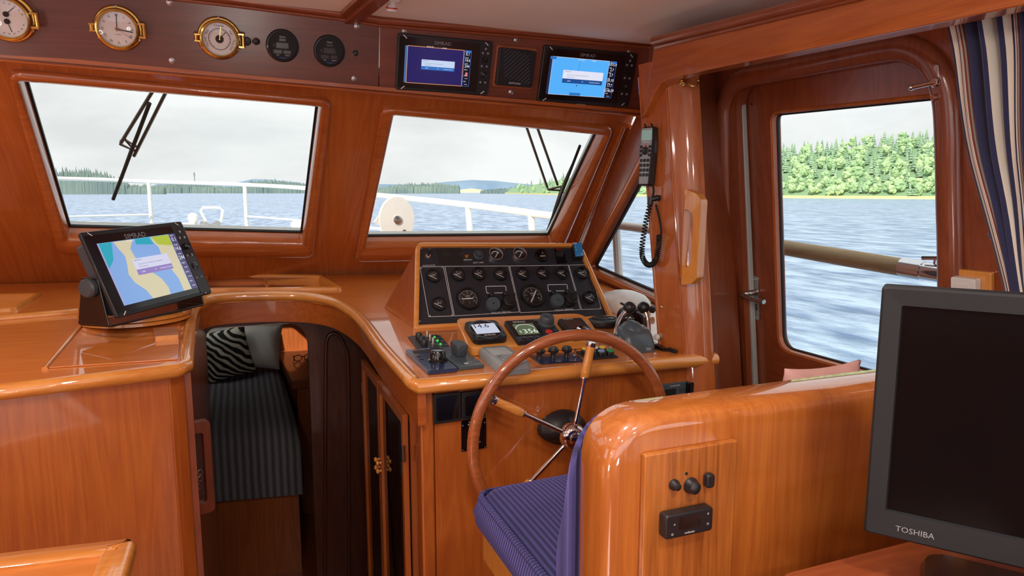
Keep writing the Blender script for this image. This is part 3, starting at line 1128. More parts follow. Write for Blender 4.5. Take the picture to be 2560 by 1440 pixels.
# ============================================================ forward cabin below
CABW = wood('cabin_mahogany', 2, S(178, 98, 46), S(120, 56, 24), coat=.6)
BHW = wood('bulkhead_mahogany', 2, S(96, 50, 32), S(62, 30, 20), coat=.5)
BKY = 2.96
BK = Fr((0, BKY, 0), (1, 0, 0), (0, 0, 1))
o1, o2 = BK.px(524, 1000), BK.px(776, 1000)
top_v = BK.px(650, 812)[1]
oph = rpoly([(o1[0], -.49), (o2[0], -.49), (o2[0], top_v), (o1[0], top_v)], [0, 0, .10, .05], 6)
bm = bmn()
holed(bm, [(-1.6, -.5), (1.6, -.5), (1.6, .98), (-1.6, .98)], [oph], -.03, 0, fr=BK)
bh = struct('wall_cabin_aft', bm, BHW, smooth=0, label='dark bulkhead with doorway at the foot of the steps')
bm = bmn()
tube(bm, catmull([BK.w(*BK.px(*p), .004) for p in [(812, 1700), (813, 1200), (814, 900), (817, 850), (828, 834), (846, 838), (862, 868), (870, 920), (872, 1200), (872, 1700)]], 4), .008, 8)
obj('arched_panel_mould', bm, BHW, bh, smooth=60)
bm = bmn()
box(bm, (.42, 2.3, -.52), (1.2, 1.4, .04))
struct('floor_stairwell', bm, HY, smooth=0, label='dark landing at the foot of the steps')
bm = bmn()
box(bm, (-.5, 4.05, -.52), (2.2, 2.1, .04))
struct('floor_cabin', bm, HY, smooth=0, label='dark cabin sole below the steps')
bm = bmn()
box(bm, (.13, 1.61, -.25), (.56, .02, .5))
st14 = struct('trim_14', bm, HX, smooth=0, label='companionway riser board')
for yy, zz in ((1.72, -.12), (1.98, -.31)):
    bm = bmn(); box(bm, (.13, yy, zz), (.56, .22, .03)); obj('step', bm, HX, st14, smooth=0)
# cabin sides and forward bulkhead
bm = bmn()
CX1, CX0, CYF = .45, -1.5, 5.09
bm.free()
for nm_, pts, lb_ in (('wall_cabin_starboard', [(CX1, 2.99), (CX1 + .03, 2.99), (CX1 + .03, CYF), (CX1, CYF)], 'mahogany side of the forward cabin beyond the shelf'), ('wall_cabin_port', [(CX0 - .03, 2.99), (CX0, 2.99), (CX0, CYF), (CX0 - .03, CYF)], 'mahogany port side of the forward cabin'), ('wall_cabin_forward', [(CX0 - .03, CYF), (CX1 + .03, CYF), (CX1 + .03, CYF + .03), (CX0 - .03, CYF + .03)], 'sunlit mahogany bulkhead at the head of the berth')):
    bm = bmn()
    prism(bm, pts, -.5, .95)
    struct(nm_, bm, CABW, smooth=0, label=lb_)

# bed
BZ = .32
def onz(x, y, z):
    d = ray(x, y)
    return EYE + d * ((z - 1.5) / d.z)
bl, br_, fr2, fl = onz(470, 1080, BZ), onz(750, 1062, BZ), onz(700, 905, BZ), onz(470, 905, BZ)
COVER, n_, l_, p_ = base_mat('striped_bedcover')
t_ = n_.new('ShaderNodeTexCoord'); w_ = n_.new('ShaderNodeTexWave'); w_.wave_type = 'BANDS'; w_.bands_direction = 'X'
w_.inputs['Scale'].default_value = 9; w_.inputs['Distortion'].default_value = .6
r2 = n_.new('ShaderNodeValToRGB'); r2.color_ramp.elements[0].color = S(66, 64, 68); r2.color_ramp.elements[1].color = S(112, 108, 112)
l_.new(t_.outputs['Object'], w_.inputs['Vector']); l_.new(w_.outputs['Fac'], r2.inputs['Fac']); l_.new(r2.outputs['Color'], p_.inputs['Base Color']); p_.inputs['Roughness'].default_value = .9
bp_ = n_.new('ShaderNodeBump'); bp_.inputs['Strength'].default_value = .5; bp_.inputs['Distance'].default_value = .004
l_.new(w_.outputs['Fac'], bp_.inputs['Height']); l_.new(bp_.outputs['Normal'], p_.inputs['Normal'])
bed = thing('cabin_bed', 'berth with dark striped cover in the forward cabin', 'bed', (0, 0, 0))
random.seed(4)
bm = bmn()
def bedpt(u, v):
    a = bl.lerp(br_, u); b = fl.lerp(fr2, u)
    p = a.lerp(b, v)
    return p
G = []
for j in range(19):
    v = j / 18
    rowv = []
    for i in range(25):
        u = i / 24
        p = bedpt(u, v)
        e = min(u, 1 - u) * 8
        z = BZ - .05 * max(0, 1 - e) ** 2 - (.06 * max(0, 1 - v * 9) ** 2) + .006 * math.sin(7 * u + 9 * v) * math.sin(13 * v + 3 * u)
        rowv.append(bm.verts.new((p.x, p.y, z)))
    G.append(rowv)
for j in range(18):
    for i in range(24):
        face(bm, (G[j][i], G[j][i + 1], G[j + 1][i + 1], G[j + 1][i]))
# skirt
lo_ = [bm.verts.new((v.co.x, v.co.y - .01, -.05)) for v in G[0]]
for i in range(24):
    face(bm, (G[0][i], lo_[i], lo_[i + 1], G[0][i + 1]))
rs = [bm.verts.new((row[-1].co.x + .01, row[-1].co.y, -.05)) for row in G]
for j in range(18):
    face(bm, (G[j][-1], rs[j], rs[j + 1], G[j + 1][-1]))
obj('bedcover', bm, COVER, bed, smooth=80)
bm = bmn()
prism(bm, [(bl.x, bl.y + .03), (br_.x - .02, br_.y + .03), (fr2.x - .02, fr2.y), (fl.x, fl.y)], -.5, .2)
obj('bed_base', bm, CABW, bed, smooth=0)

def pillow(name, label, centre, w, h, t, mat, nrm, roll=0.0, group=None):
    n3 = V(nrm).normalized()
    ux = V((0, 0, 1)).cross(n3).normalized()
    uy = n3.cross(ux)
    c, s = math.cos(roll), math.sin(roll)
    a, b = ux * c + uy * s, uy * c - ux * s
    m = Matrix(((a.x, b.x, n3.x, centre.x), (a.y, b.y, n3.y, centre.y), (a.z, b.z, n3.z, centre.z), (0, 0, 0, 1)))
    bm = bmn()
    N = 20
    sheets = []
    for sgn in (1, -1):
        gg = []
        for j in range(N + 1):
            rw = []
            for i in range(N + 1):
                u, v = i / N * 2 - 1, j / N * 2 - 1
                k = (1 - u ** 4) * (1 - v ** 4)
                pin = 1 - .10 * (1 - abs(v) ** 2) * 0 - .06 * (abs(u * v)) ** .0 * 0
                x = u * w / 2 * (1 - .07 * (1 - v * v))
                y = v * h / 2 * (1 - .07 * (1 - u * u))
                z = sgn * (t / 2 * max(k, 0) ** .55 + .003) + .006 * math.sin(9 * u + 5 * v) * k
                rw.append(bm.verts.new((x, y, z)))
            gg.append(rw)
        for j in range(N):
            for i in range(N):
                face(bm, (gg[j][i], gg[j][i + 1], gg[j + 1][i + 1], gg[j + 1][i]))
        sheets.append(gg)
    A, B = sheets
    for i in range(N):
        face(bm, (A[0][i], A[0][i + 1], B[0][i + 1], B[0][i])); face(bm, (A[N][i], A[N][i + 1], B[N][i + 1], B[N][i]))
        face(bm, (A[i][0], A[i + 1][0], B[i + 1][0], B[i][0])); face(bm, (A[i][N], A[i + 1][N], B[i + 1][N], B[i][N]))
    o = obj(name, bm, mat, smooth=80)
    o.matrix_world = m
    tag(o, label, 'pillow', group)
    return o
LINEN = plain('white_linen', S(226, 224, 214), .9, bump=.2, bscale=300)
ZEBRA, n_, l_, p_ = base_mat('zebra_fabric')
t_ = n_.new('ShaderNodeTexCoord'); w_ = n_.new('ShaderNodeTexWave'); w_.wave_type = 'BANDS'; w_.bands_direction = 'DIAGONAL'
w_.inputs['Scale'].default_value = 11; w_.inputs['Distortion'].default_value = 5; w_.inputs['Detail'].default_value = 1.2; w_.inputs['Detail Scale'].default_value = .8
r2 = n_.new('ShaderNodeValToRGB'); r2.color_ramp.interpolation = 'CONSTANT'; r2.color_ramp.elements[0].color = S(22, 20, 20); r2.color_ramp.elements[1].color = S(206, 202, 184); r2.color_ramp.elements[1].position = .55
l_.new(t_.outputs['Object'], w_.inputs['Vector']); l_.new(w_.outputs['Fac'], r2.inputs['Fac']); l_.new(r2.outputs['Color'], p_.inputs['Base Color']); p_.inputs['Roughness'].default_value = .9
kp = 4.45
def at_cam(x, y, k):
    return EYE + ray(x, y) * k
pillow('bed_pillow', 'white linen pillow propped at the head of the berth', at_cam(645, 866, 4.55), .30, .30, .13, LINEN, (-.30, -1, .30), -.05)
pillow('zebra_cushion', 'black and white zebra striped cushion on the berth', at_cam(566, 884, 4.35), .30, .32, .13, ZEBRA, (.25, -1, .35), .12)
pillow('small_pillow', 'pale pillow half hidden behind the zebra cushion', at_cam(572, 840, 4.62), .36, .26, .12, LINEN, (-.1, -1, .25), 0)
# shelf along the side of the berth
SHZ = .37
s1, s2, s3, s4 = onz(730, 952, SHZ), onz(840, 944, SHZ), onz(790, 872, SHZ), onz(690, 884, SHZ)
bm = bmn()
prism(bm, [(s1.x, s1.y), (.448, s1.y + .01), (.448, 5.085), (s4.x, 5.085)], SHZ - .06, SHZ)
shelf = obj('cabin_shelf', bm, CABW, smooth=0, bevel=.01, seg=3)
tag(shelf, 'sunlit mahogany shelf beside the berth', 'shelf')
bm = bmn()
prism(bm, [(s1.x + .03, s1.y + .03), (.445, s1.y + .03), (.445, 5.08), (s4.x + .03, 5.08)], -.5, SHZ - .062)
tag(obj('berth_locker', bm, CABW, smooth=0), 'dark locker front under the cabin shelf', 'locker')
gp = onz(758, 903, SHZ)
gl_ = thing('eyeglasses', 'dark spectacles lying on the cabin shelf', 'glasses', gp + V((0, 0, .012)))
for sx in (-.033, .033):
    bm = bmn(); tube(bm, [(sx + .026 * math.cos(a * .39), -.0 , .012 + .02 * math.sin(a * .39)) for a in range(16)], .003, 6, closed=True)
    obj('rim', bm, BLACK, gl_)
bm = bmn()
for sx in (-.06, .06):
    tube(bm, [(sx, 0, .016), (sx, .09, .012), (sx * .8, .12, -.004)], .003, 6)
tube(bm, [(-.009, 0, .018), (0, 0, .022), (.009, 0, .018)], .003, 6)
obj('temples', bm, BLACK, gl_)

# hand hold inside the companionway, left side
HL = Fr((E2[3][0] - .012 + .002, 2.02, .7), (0, 1, 0), (0, 0, 1))
HW = wood('grab_mahogany', 2, S(108, 48, 28), S(70, 28, 18))
gh = thing('stair_handhold', 'mahogany hand hold frame beside the companionway steps', 'handle', Matrix.Translation((0, 0, 0)))
hc = EYE + ray(500, 1168) * 1.93
bm = bmn()
HHF = Fr(hc, (1, .35, 0), (0, 0, 1))
holed(bm, rrect(.062, .27, .014, 4), [rrect(.03, .205, .01, 4, -.004, 0)], -.012, .012, fr=HHF)
obj('frame', bm, HW, gh, smooth=0, bevel=.004, seg=3)
bm = bmn()
for i, (dx, dy) in enumerate([(-.004, -.02), (.003, -.03), (-.004, -.04), (.004, -.012), (0, -.055)]):
    tube(bm, [HHF.w(dx - .006 + .006 * math.cos(a * .785), dy + .008 * math.sin(a * .785), .006 * (i % 2)) for a in range(8)], .002, 6, closed=True)
obj('latch_chain', bm, PEWTER, gh)

# ============================================================ outside: water, shores, forest
WZ0 = -1.5
WATER, n_, l_, p_ = base_mat('lake_water')
t_ = n_.new('ShaderNodeTexCoord')
mpw = n_.new('ShaderNodeMapping'); mpw.inputs['Rotation'].default_value = (0, 0, R(28)); mpw.inputs['Scale'].default_value = (1, .42, 1)
l_.new(t_.outputs['Object'], mpw.inputs['Vector'])
wv = n_.new('ShaderNodeTexNoise'); wv.inputs['Scale'].default_value = 1.1; wv.inputs['Detail'].default_value = 7; wv.inputs['Roughness'].default_value = .62
l_.new(mpw.outputs[0], wv.inputs['Vector'])
bp_ = n_.new('ShaderNodeBump'); bp_.inputs['Strength'].default_value = .55; bp_.inputs['Distance'].default_value = .5
l_.new(wv.outputs['Fac'], bp_.inputs['Height']); l_.new(bp_.outputs['Normal'], p_.inputs['Normal'])
cr = n_.new('ShaderNodeValToRGB'); cr.color_ramp.elements[0].color = S(72, 108, 156); cr.color_ramp.elements[1].color = S(176, 200, 228)
cr.color_ramp.elements[0].position = .36; cr.color_ramp.elements[1].position = .62
l_.new(wv.outputs['Fac'], cr.inputs['Fac']); l_.new(cr.outputs['Color'], p_.inputs['Base Color'])
p_.inputs['Roughness'].default_value = .28
bm = bmn()
face(bm, [bm.verts.new(v) for v in ((-6000, -300, WZ0), (6000, -300, WZ0), (6000, 9000, WZ0), (-6000, 9000, WZ0))])
wt = obj('lake', bm, WATER, smooth=0)
wt['kind'] = 'stuff'
wt['label'] = 'rippled pale blue lake water'; wt['category'] = 'water'

def leafmat(name, a, b, sc=.6):
    m, n, l, p = base_mat(name)
    t = n.new('ShaderNodeTexCoord'); inf = n.new('ShaderNodeObjectInfo')
    z = n.new('ShaderNodeTexNoise'); z.inputs['Scale'].default_value = sc; z.inputs['Detail'].default_value = 4
    l.new(t.outputs['Object'], z.inputs['Vector'])
    ad = n.new('ShaderNodeMath'); ad.operation = 'MULTIPLY_ADD'; ad.inputs[1].default_value = .3
    l.new(inf.outputs['Random'], ad.inputs[0]); l.new(z.outputs['Fac'], ad.inputs[2])
    r = n.new('ShaderNodeValToRGB'); r.color_ramp.elements[0].position = .4; r.color_ramp.elements[0].color = a
    r.color_ramp.elements[1].position = .9; r.color_ramp.elements[1].color = b
    l.new(ad.outputs[0], r.inputs['Fac']); l.new(r.outputs['Color'], p.inputs['Base Color'])
    p.inputs['Roughness'].default_value = .85
    return m
CONI = leafmat('hazy_conifer_needles', S(126, 158, 132), S(160, 188, 148))  # paled: air haze is mixed into the needle colour
BROAD = leafmat('hazy_broadleaf_foliage', S(148, 182, 134), S(188, 210, 158))  # paled: air haze is mixed into the leaf colour
BARK = plain('bark', S(96, 84, 70), .9)
REED = plain('reed_shore', S(206, 200, 140), .9)
GROUND = plain('forest_floor', S(132, 164, 124), .95)
FAR1 = leafmat('hazy_far_woods', S(92, 114, 118), S(122, 142, 132), .03)  # greyed: distance haze is part of this colour
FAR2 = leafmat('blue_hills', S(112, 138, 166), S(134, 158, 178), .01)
SAND = plain('sand', S(226, 218, 170), .9)

random.seed(11)
def conifer_mesh(k):
    bm = bmn()
    h = 1.0
    for i in range(6):
        z0 = .14 + i * .14
        r0 = .21 * (1 - i / 6.4)
        n = 9
        tip = bm.verts.new((random.uniform(-.01, .01), 0, min(1.0, z0 + .26)))
        ring = [bm.verts.new(((r0 * random.uniform(.72, 1.18)) * math.cos(2 * math.pi * j / n + i), (r0 * random.uniform(.72, 1.18)) * math.sin(2 * math.pi * j / n + i), z0 + random.uniform(-.03, .02))) for j in range(n)]
        for j in range(n):
            face(bm, (ring[j], ring[(j + 1) % n], tip))
    me = bpy.data.meshes.new('conifer_crown'); bm.to_mesh(me); bm.free(); me.materials.append(CONI)
    return me
def broad_mesh(k):
    bm = bmn()
    for i in range(8):
        a = random.uniform(0, 6.28); rr = random.uniform(.03, .2)
        c = V((rr * math.cos(a), rr * math.sin(a), random.uniform(.3, .8)))
        s = random.uniform(.16, .24)
        r = bmesh.ops.create_icosphere(bm, subdivisions=2, radius=s, matrix=Matrix.Translation(c))
        for v in r['verts']:
            v.co = c + (v.co - c) * random.uniform(.62, 1.22)
    me = bpy.data.meshes.new('broadleaf_crown'); bm.to_mesh(me); bm.free(); me.materials.append(BROAD)
    return me
def trunk_mesh():
    bm = bmn(); lathe(bm, [(.022, -.05), (.018, .3), (.008, .8)], 6)
    me = bpy.data.meshes.new('trunk'); bm.to_mesh(me); bm.free(); me.materials.append(BARK)
    return me
CM = [conifer_mesh(i) for i in range(4)]
BMH = [broad_mesh(i) for i in range(4)]
TM = trunk_mesh()

# bank of the wooded starboard shore: bearing (pixel column) and distance
bank = [(1250, 900), (1330, 640), (1420, 520), (1560, 430), (1760, 360), (1940, 315), (2150, 285), (2360, 262), (2600, 240), (2900, 225)]
def bank_pt(x):
    for (xa, da), (xb, db) in zip(bank[:-1], bank[1:]):
        if xa <= x <= xb:
            d = da + (db - da) * (x - xa) / (xb - xa)
            break
    u = (x - 1280) / F_PX
    dirv = (_fh + _rt * u)
    return V((dirv.x, dirv.y, 0)) * d * .985, dirv.normalized(), d
def rise(x, t):
    """height of the ground t metres behind the bank"""
    f = max(0.0, min(1.0, (x - 1260) / 320))
    crest = 5 + 17 * f + 4.5 * max(0, min(1, (x - 1940) / 420))
    return WZ0 + .6 + crest * min(1, t / 75) ** .9
# the hill itself
bm = bmn()
cols = list(range(1262, 2891, 40))
rows = [-2, 0, 8, 20, 40, 60, 80, 120]
Gh = []
for x in cols:
    b, dv, d = bank_pt(x)
    dv2 = V((dv.x, dv.y, 0)).normalized()
    Gh.append([bm.verts.new(b + dv2 * (t if t >= 0 else t) + V((0, 0, rise(x, t) if t >= 0 else WZ0 - .5))) for t in rows])
for i in range(len(cols) - 1):
    for j in range(len(rows) - 1):
        face(bm, (Gh[i][j], Gh[i + 1][j], Gh[i + 1][j + 1], Gh[i][j + 1]))
tag(obj('wooded_hill', bm, GROUND, smooth=60), 'green wooded hill on the starboard shore', 'hill')
bm = bmn()
lo2 = [bank_pt(x) for x in cols]
loft(bm, [[V((p.x, p.y, WZ0 - .2)) - V((dv.x, dv.y, 0)) * 4 for p, dv, d in lo2], [V((p.x, p.y, WZ0 + 1.1)) - V((dv.x, dv.y, 0)) * 3 for p, dv, d in lo2], [V((p.x, p.y, WZ0 + 1.2)) + V((dv.x, dv.y, 0)) * 4 for p, dv, d in lo2]], closed=False)
tag(obj('reed_belt', bm, REED, smooth=60), 'yellow strip of reeds along the wooded shore', 'reeds', kind='stuff')

def tree(p, h, kind, label, group):
    o = thing('pine_tree' if kind == 'c' else 'broadleaf_tree', label, 'tree', Matrix.Translation(p) @ Matrix.Rotation(random.uniform(0, 6.28), 4, 'Z') @ Matrix.Diagonal((h * random.uniform(.85, 1.15), h * random.uniform(.85, 1.15), h, 1)), group)
    link(bpy.data.objects.new('crown', random.choice(CM if kind == 'c' else BMH)), o)
    link(bpy.data.objects.new('trunk', TM), o)
    return o
random.seed(21)
xs_t = []
x = 1300.0
while x < 2560:
    for row in range(10):
        t = max(0.5, 2 + row * 8 + random.uniform(-3, 3))
        xx = x + random.uniform(-12, 12)
        if xx < 1285 or xx > 2590: continue
        # columns the post and door frame hide are left out
        if 1665 < xx < 1915 or 2372 < xx: continue
        if xx < 1665 and row % 2: continue
        b, dv, d = bank_pt(xx)
        p = b + V((dv.x, dv.y, 0)).normalized() * t
        p.z = rise(xx, t) - .3
        near = row < 3
        kind = 'b' if random.random() < (.9 if row < 2 else .55 if row < 5 else .2) else 'c'
        h = random.uniform(4.6, 6.4) if near else random.uniform(5.4, 7.6)
        if kind == 'b': h *= .92
        where = 'at the water edge' if row < 2 else 'low on the slope' if row < 5 else 'high on the slope' if row < 8 else 'on the crest'
        if xx > 1900:
            edge = 'seen through the ' + ('left' if xx < 2060 else 'middle' if xx < 2215 else 'right') + ' of the door glass'
        else:
            edge = 'seen through the ' + ('right windscreen' if xx < 1480 else 'quarter window')
        lab = ('dark conifer ' if kind == 'c' else 'light broadleaf tree ') + where + ', ' + edge
        tree(p, h, kind, lab, ('conifers ' if kind == 'c' else 'broadleaf trees ') + where + ' ' + edge)
    x += 16.5 if x > 1880 else 26

# distant shores: too far to tell trees apart
def far_shore(name, x0, x1, dist, prof, mat, label, cat='woods', step=3.0, kind='stuff', base_w=3.0):
    """ragged belt of tree tops between two bearings; prof(x) gives height in metres"""
    bm = bmn()
    x = x0
    while x < x1:
        for r in range(3):
            xx = x + random.uniform(-2, 2)
            u = (xx - 1280) / F_PX
            dv = (_fh + _rt * u)
            dd = dist + r * dist * .03
            p = V((dv.x * dd, dv.y * dd, WZ0))
            h = prof(xx) * (.72 + .16 * r) * random.uniform(.85, 1.12)
            w = dist * random.uniform(2.6, 4.6) / F_PX
            a = random.uniform(0, 3)
            ring = [bm.verts.new(p + V((w * 1.2 * math.cos(a + 1.05 * j), w * 1.2 * math.sin(a + 1.05 * j), -.5))) for j in range(6)]
            mid = [bm.verts.new(p + V((w * math.cos(a + 1.05 * j), w * math.sin(a + 1.05 * j), h * .7))) for j in range(6)]
            tip = bm.verts.new(p + V((0, 0, h)))
            for j in range(6):
                face(bm, (ring[j], ring[(j + 1) % 6], mid[(j + 1) % 6], mid[j])); face(bm, (mid[j], mid[(j + 1) % 6], tip))
        x += step
    o = obj(name, bm, mat, smooth=70, clean=False)
    tag(o, label, cat, kind=kind)
    return o
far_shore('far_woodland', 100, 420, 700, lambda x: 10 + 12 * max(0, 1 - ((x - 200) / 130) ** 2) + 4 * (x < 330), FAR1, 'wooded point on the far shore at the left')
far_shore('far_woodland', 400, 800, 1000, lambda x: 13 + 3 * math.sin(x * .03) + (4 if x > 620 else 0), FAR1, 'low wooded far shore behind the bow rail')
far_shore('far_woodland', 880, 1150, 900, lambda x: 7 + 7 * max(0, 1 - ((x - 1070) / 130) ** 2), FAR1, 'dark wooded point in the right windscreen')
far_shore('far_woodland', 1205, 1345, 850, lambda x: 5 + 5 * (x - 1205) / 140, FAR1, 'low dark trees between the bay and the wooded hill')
def ridge(name, pts, dist, mat, label):
    bm = bmn()
    top, bot, bk = [], [], []
    for x, h in pts:
        u = (x - 1280) / F_PX
        dv = (_fh + _rt * u) * dist
        bot.append(V((dv.x, dv.y, WZ0 - 2))); top.append(V((dv.x * 1.02, dv.y * 1.02, WZ0 + h))); bk.append(V((dv.x * 1.12, dv.y * 1.12, WZ0 - 2)))
    loft(bm, [bot, top, bk], closed=False)
    tag(obj(name, bm, mat, smooth=70), label, 'hills')
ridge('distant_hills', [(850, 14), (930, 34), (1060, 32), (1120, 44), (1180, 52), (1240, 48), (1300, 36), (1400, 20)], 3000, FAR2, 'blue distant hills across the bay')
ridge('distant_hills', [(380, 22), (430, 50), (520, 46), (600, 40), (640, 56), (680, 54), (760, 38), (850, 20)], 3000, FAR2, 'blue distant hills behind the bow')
ridge('beach', [(1130, 1), (1150, 6), (1180, 9), (1215, 5), (1240, 1)], 1500, SAND, 'pale sandy beach at the head of the bay')
# channel beacon
bc = V(((_fh + _rt * ((496 - 1280) / F_PX)).x, (_fh + _rt * ((496 - 1280) / F_PX)).y, 0)) * 1100
bm = bmn(); rod(bm, bc + V((0, 0, WZ0)), bc + V((0, 0, 31)), .7, 6); box(bm, (bc.x, bc.y, 28), (2.4, 2.4, 4.5))
tag(obj('channel_beacon', bm, GREY, smooth=0), 'thin beacon mast far beyond the bow rail', 'beacon')

# ============================================================ foredeck and hull
bm = bmn()
plan = [(-2.35, -2.7), (2.25, -2.7), (2.18, 1.5), (1.85, 3.0), (1.6, 4.6), (1.1, 6.2), (.35, 7.3), (-.25, 7.55), (-.9, 7.3), (-1.6, 6.2), (-2.15, 4.6), (-2.35, 3.0)]
dh = lambda y: .25 if y < 2.6 else .86 + .03 * max(0, y - 3.2)
fore = [(1.85, 3.0), (1.6, 4.6), (1.1, 6.2), (.35, 7.3), (-.25, 7.55), (-.9, 7.3), (-1.6, 6.2), (-2.15, 4.6), (-2.35, 3.0)]
HPX = EYE + ray(738, 846) * (5.09 / ray(738, 846).y)
HPX = HPX - SUN_DIR * ((.98 - HPX.z) / -SUN_DIR.z)
hatch = rrect(.38, .26, .02, 3, HPX.x - .10, HPX.y - .03)
M_d = Matrix(((1, 0, 0, 0), (0, 1, 0, 0), (0, 0, 1, .95), (0, 0, 0, 1)))
holed(bm, fore + [(-2.1, 2.98), (1.7, 2.98)], [hatch], 0, .05, M=M_d)
# hull topsides
loft(bm, [[V((x, y, 1.0 if y > 2.9 else .5)) for x, y in plan], [V((x * .93, y * .985, WZ0 - .3)) for x, y in plan]])
hull = obj('hull', bm, GELCOAT, smooth=40)
tag(hull, 'white hull and foredeck of the boat outside the windscreen', 'boat')
bm = bmn()
prism(bm, [(1.58, -2.6), (2.24, -2.6), (2.16, 1.5), (1.88, 2.98), (1.62, 2.98)], .30, .34)
obj('side_deck', bm, GELCOAT, hull, smooth=0)
bm = bmn()
prism(bm, [(-2.1, -2.65), (1.62, -2.65), (1.62, 2.40), (1.5, 2.47), (-2.1, 2.47)], 2.12, 2.16)
obj('roof', bm, GELCOAT, hull, smooth=0)
bm = bmn()
holed(bm, rrect(.46, .34, .04, 4, HPX.x - .10, HPX.y - .03), [hatch], .05, .06, M=M_d)
obj('hatch_coaming', bm, GELCOAT, hull, smooth=0)

# guard rail: port bow round to starboard quarter
rail_px = [((-60, 436), 6.4), ((135, 446), 7.0), ((250, 449), 7.3), ((372, 454), 7.5), ((612, 462), 7.3), ((770, 471), 6.7), ((945, 488), 5.9), ((1170, 512), 4.6), ((1328, 533), 3.95), ((1540, 562), 3.35), ((1620, 573), 3.15), ((1760, 592), 2.9)]
RP = [at(x, y, k) for (x, y), k in rail_px]
RP += [at(1942, 616, 2.75), at(2360, 686, 2.15), at(2900, 782, 1.72)]
CAP = plain('rail_cap', S(246, 243, 234), .35, coat=.3)
guard = thing('guard_rail', 'white painted guard rail round the foredeck and side deck', 'railing')
bm = bmn()
cr_ = catmull(RP, 6)
ncut = 6 * 12
tube(bm, cr_[:ncut + 1], .021, 10)
obj('top_rail', bm, CAP, guard, smooth=60)
# lower rail
low_px = [((-60, 545), 6.4), ((160, 542), 7.0), ((372, 537), 7.5)]
bm = bmn(); tube(bm, [at(x, y, k) for (x, y), k in low_px], .011, 8); obj('lower_rail', bm, CAP, guard)
low_px = [((612, 540), 7.3), ((760, 552), 6.7), ((945, 571), 5.9), ((1030, 585), 5.3), ((1170, 612), 4.6), ((1328, 648), 3.95), ((1540, 702), 3.35), ((1640, 730), 3.15)]
bm = bmn(); tube(bm, catmull([at(x, y, k) for (x, y), k in low_px], 4), .010, 8); obj('lower_rail', bm, CAP, guard)
for (x, y), k, xb in [((372, 458), 7.5, 378), ((612, 466), 7.3, 616), ((1170, 516), 4.6, 1173), ((1328, 537), 3.95, 1334), ((1540, 566), 3.35, 1550), ((770, 475), 6.7, 757), ((135, 450), 7.0, 150)]:
    t = at(x, y, k)
    b = V((t.x + (.03 if x > 900 else 0), t.y, 1.0 if k > 3.0 else .34))
    bm = bmn(); rod(bm, t, b, .021, 10); lathe(bm, [(.032, .0), (.03, .04), (.021, .06)], 12, M=Matrix.Translation(b))
    obj('stanchion', bm, CAP, guard)
bm = bmn(); t = at(616, 560, 7.3); rod(bm, t, at(640, 605, 6.9), .012, 8); obj('stay', bm, CAP, guard)

# wooden rail seen through the door
TEAKOUT = wood('weathered_teak', 1, S(214, 190, 150), S(176, 148, 108), coat=0, rough=.6)
dr = thing('side_rail', 'weathered wooden hand rail with chrome ends outside the door', 'railing')
ra, rb = at(1942, 616, 2.75), at(2362, 686, 2.15)
bm = bmn(); tube(bm, [ra.lerp(rb, .035), ra.lerp(rb, .5), ra.lerp(rb, .80)], [.030, .031, .030], 14); obj('wooden_bar', bm, TEAKOUT, dr, smooth=60)
bm = bmn(); tube(bm, [ra.lerp(rb, -.05), ra.lerp(rb, .04)], .0315, 14); obj('end_ferrule', bm, CHROME, dr)
bm = bmn(); tube(bm, [ra.lerp(rb, .79), ra.lerp(rb, .90)], .0325, 14); tube(bm, [ra.lerp(rb, .90), ra.lerp(rb, 1.25)], .029, 14)
obj('end_ferrule', bm, CHROME, dr)
bm = bmn(); c = ra.lerp(rb, .95) + V((0, 0, .045)); tube(bm, [c + V((-.02, .03, 0)), c + V((0, -.03, .004))], .008, 8); tube(bm, [c + V((0, 0, -.03)), c], .006, 8)
obj('pelican_hook', bm, CHROME, dr)
for f, zz in ((-.04, .34), (1.22, .34)):
    p = ra.lerp(rb, f); bm = bmn(); rod(bm, p, V((p.x, p.y, zz)), .02, 10); obj('stanchion', bm, CAP, dr)

# windlass on the bow
wl_c = at(500, 590, 6.6)
wl_ = thing('anchor_windlass', 'white painted anchor windlass with handle hoop on the bow', 'windlass', Matrix.Translation((wl_c.x, wl_c.y, 1.17)))
bz = wl_c.z - 1.17
bm = bmn(); box(bm, (.12, 0, (bz - .27) / 2), (.50, .34, bz + .27)); obj('bed_plate', bm, GELCOAT, wl_, smooth=0, bevel=.02)
bm = bmn(); lathe(bm, [(.15, bz), (.14, bz + .06), (.09, bz + .10), (.05, bz + .13)], 20, M=Matrix.Translation((-.10, 0, 0))); lathe(bm, [(.03, bz + .12), (.05, bz + .17), (.045, bz + .20), (.02, bz + .22)], 16, M=Matrix.Translation((-.05, 0, 0)))
obj('capstan', bm, GELCOAT, wl_)
bm = bmn(); lathe(bm, [(.07, -.09), (.075, -.05), (.04, 0), (.075, .05), (.07, .09)], 18, M=Matrix.Translation((.10, 0, bz + .07)) @ Matrix.Rotation(math.pi / 2, 4, 'Y'))
obj('chain_drum', bm, STEEL, wl_)
hb_ = [(.06, 0, bz + .14), (.02, 0, bz + .24), (.04, 0, bz + .27), (.19, 0, bz + .27), (.215, 0, bz + .24), (.19, 0, bz + .13)]
bm = bmn(); tube(bm, hb_, .013, 8); obj('handle_hoop', bm, GELCOAT, wl_)
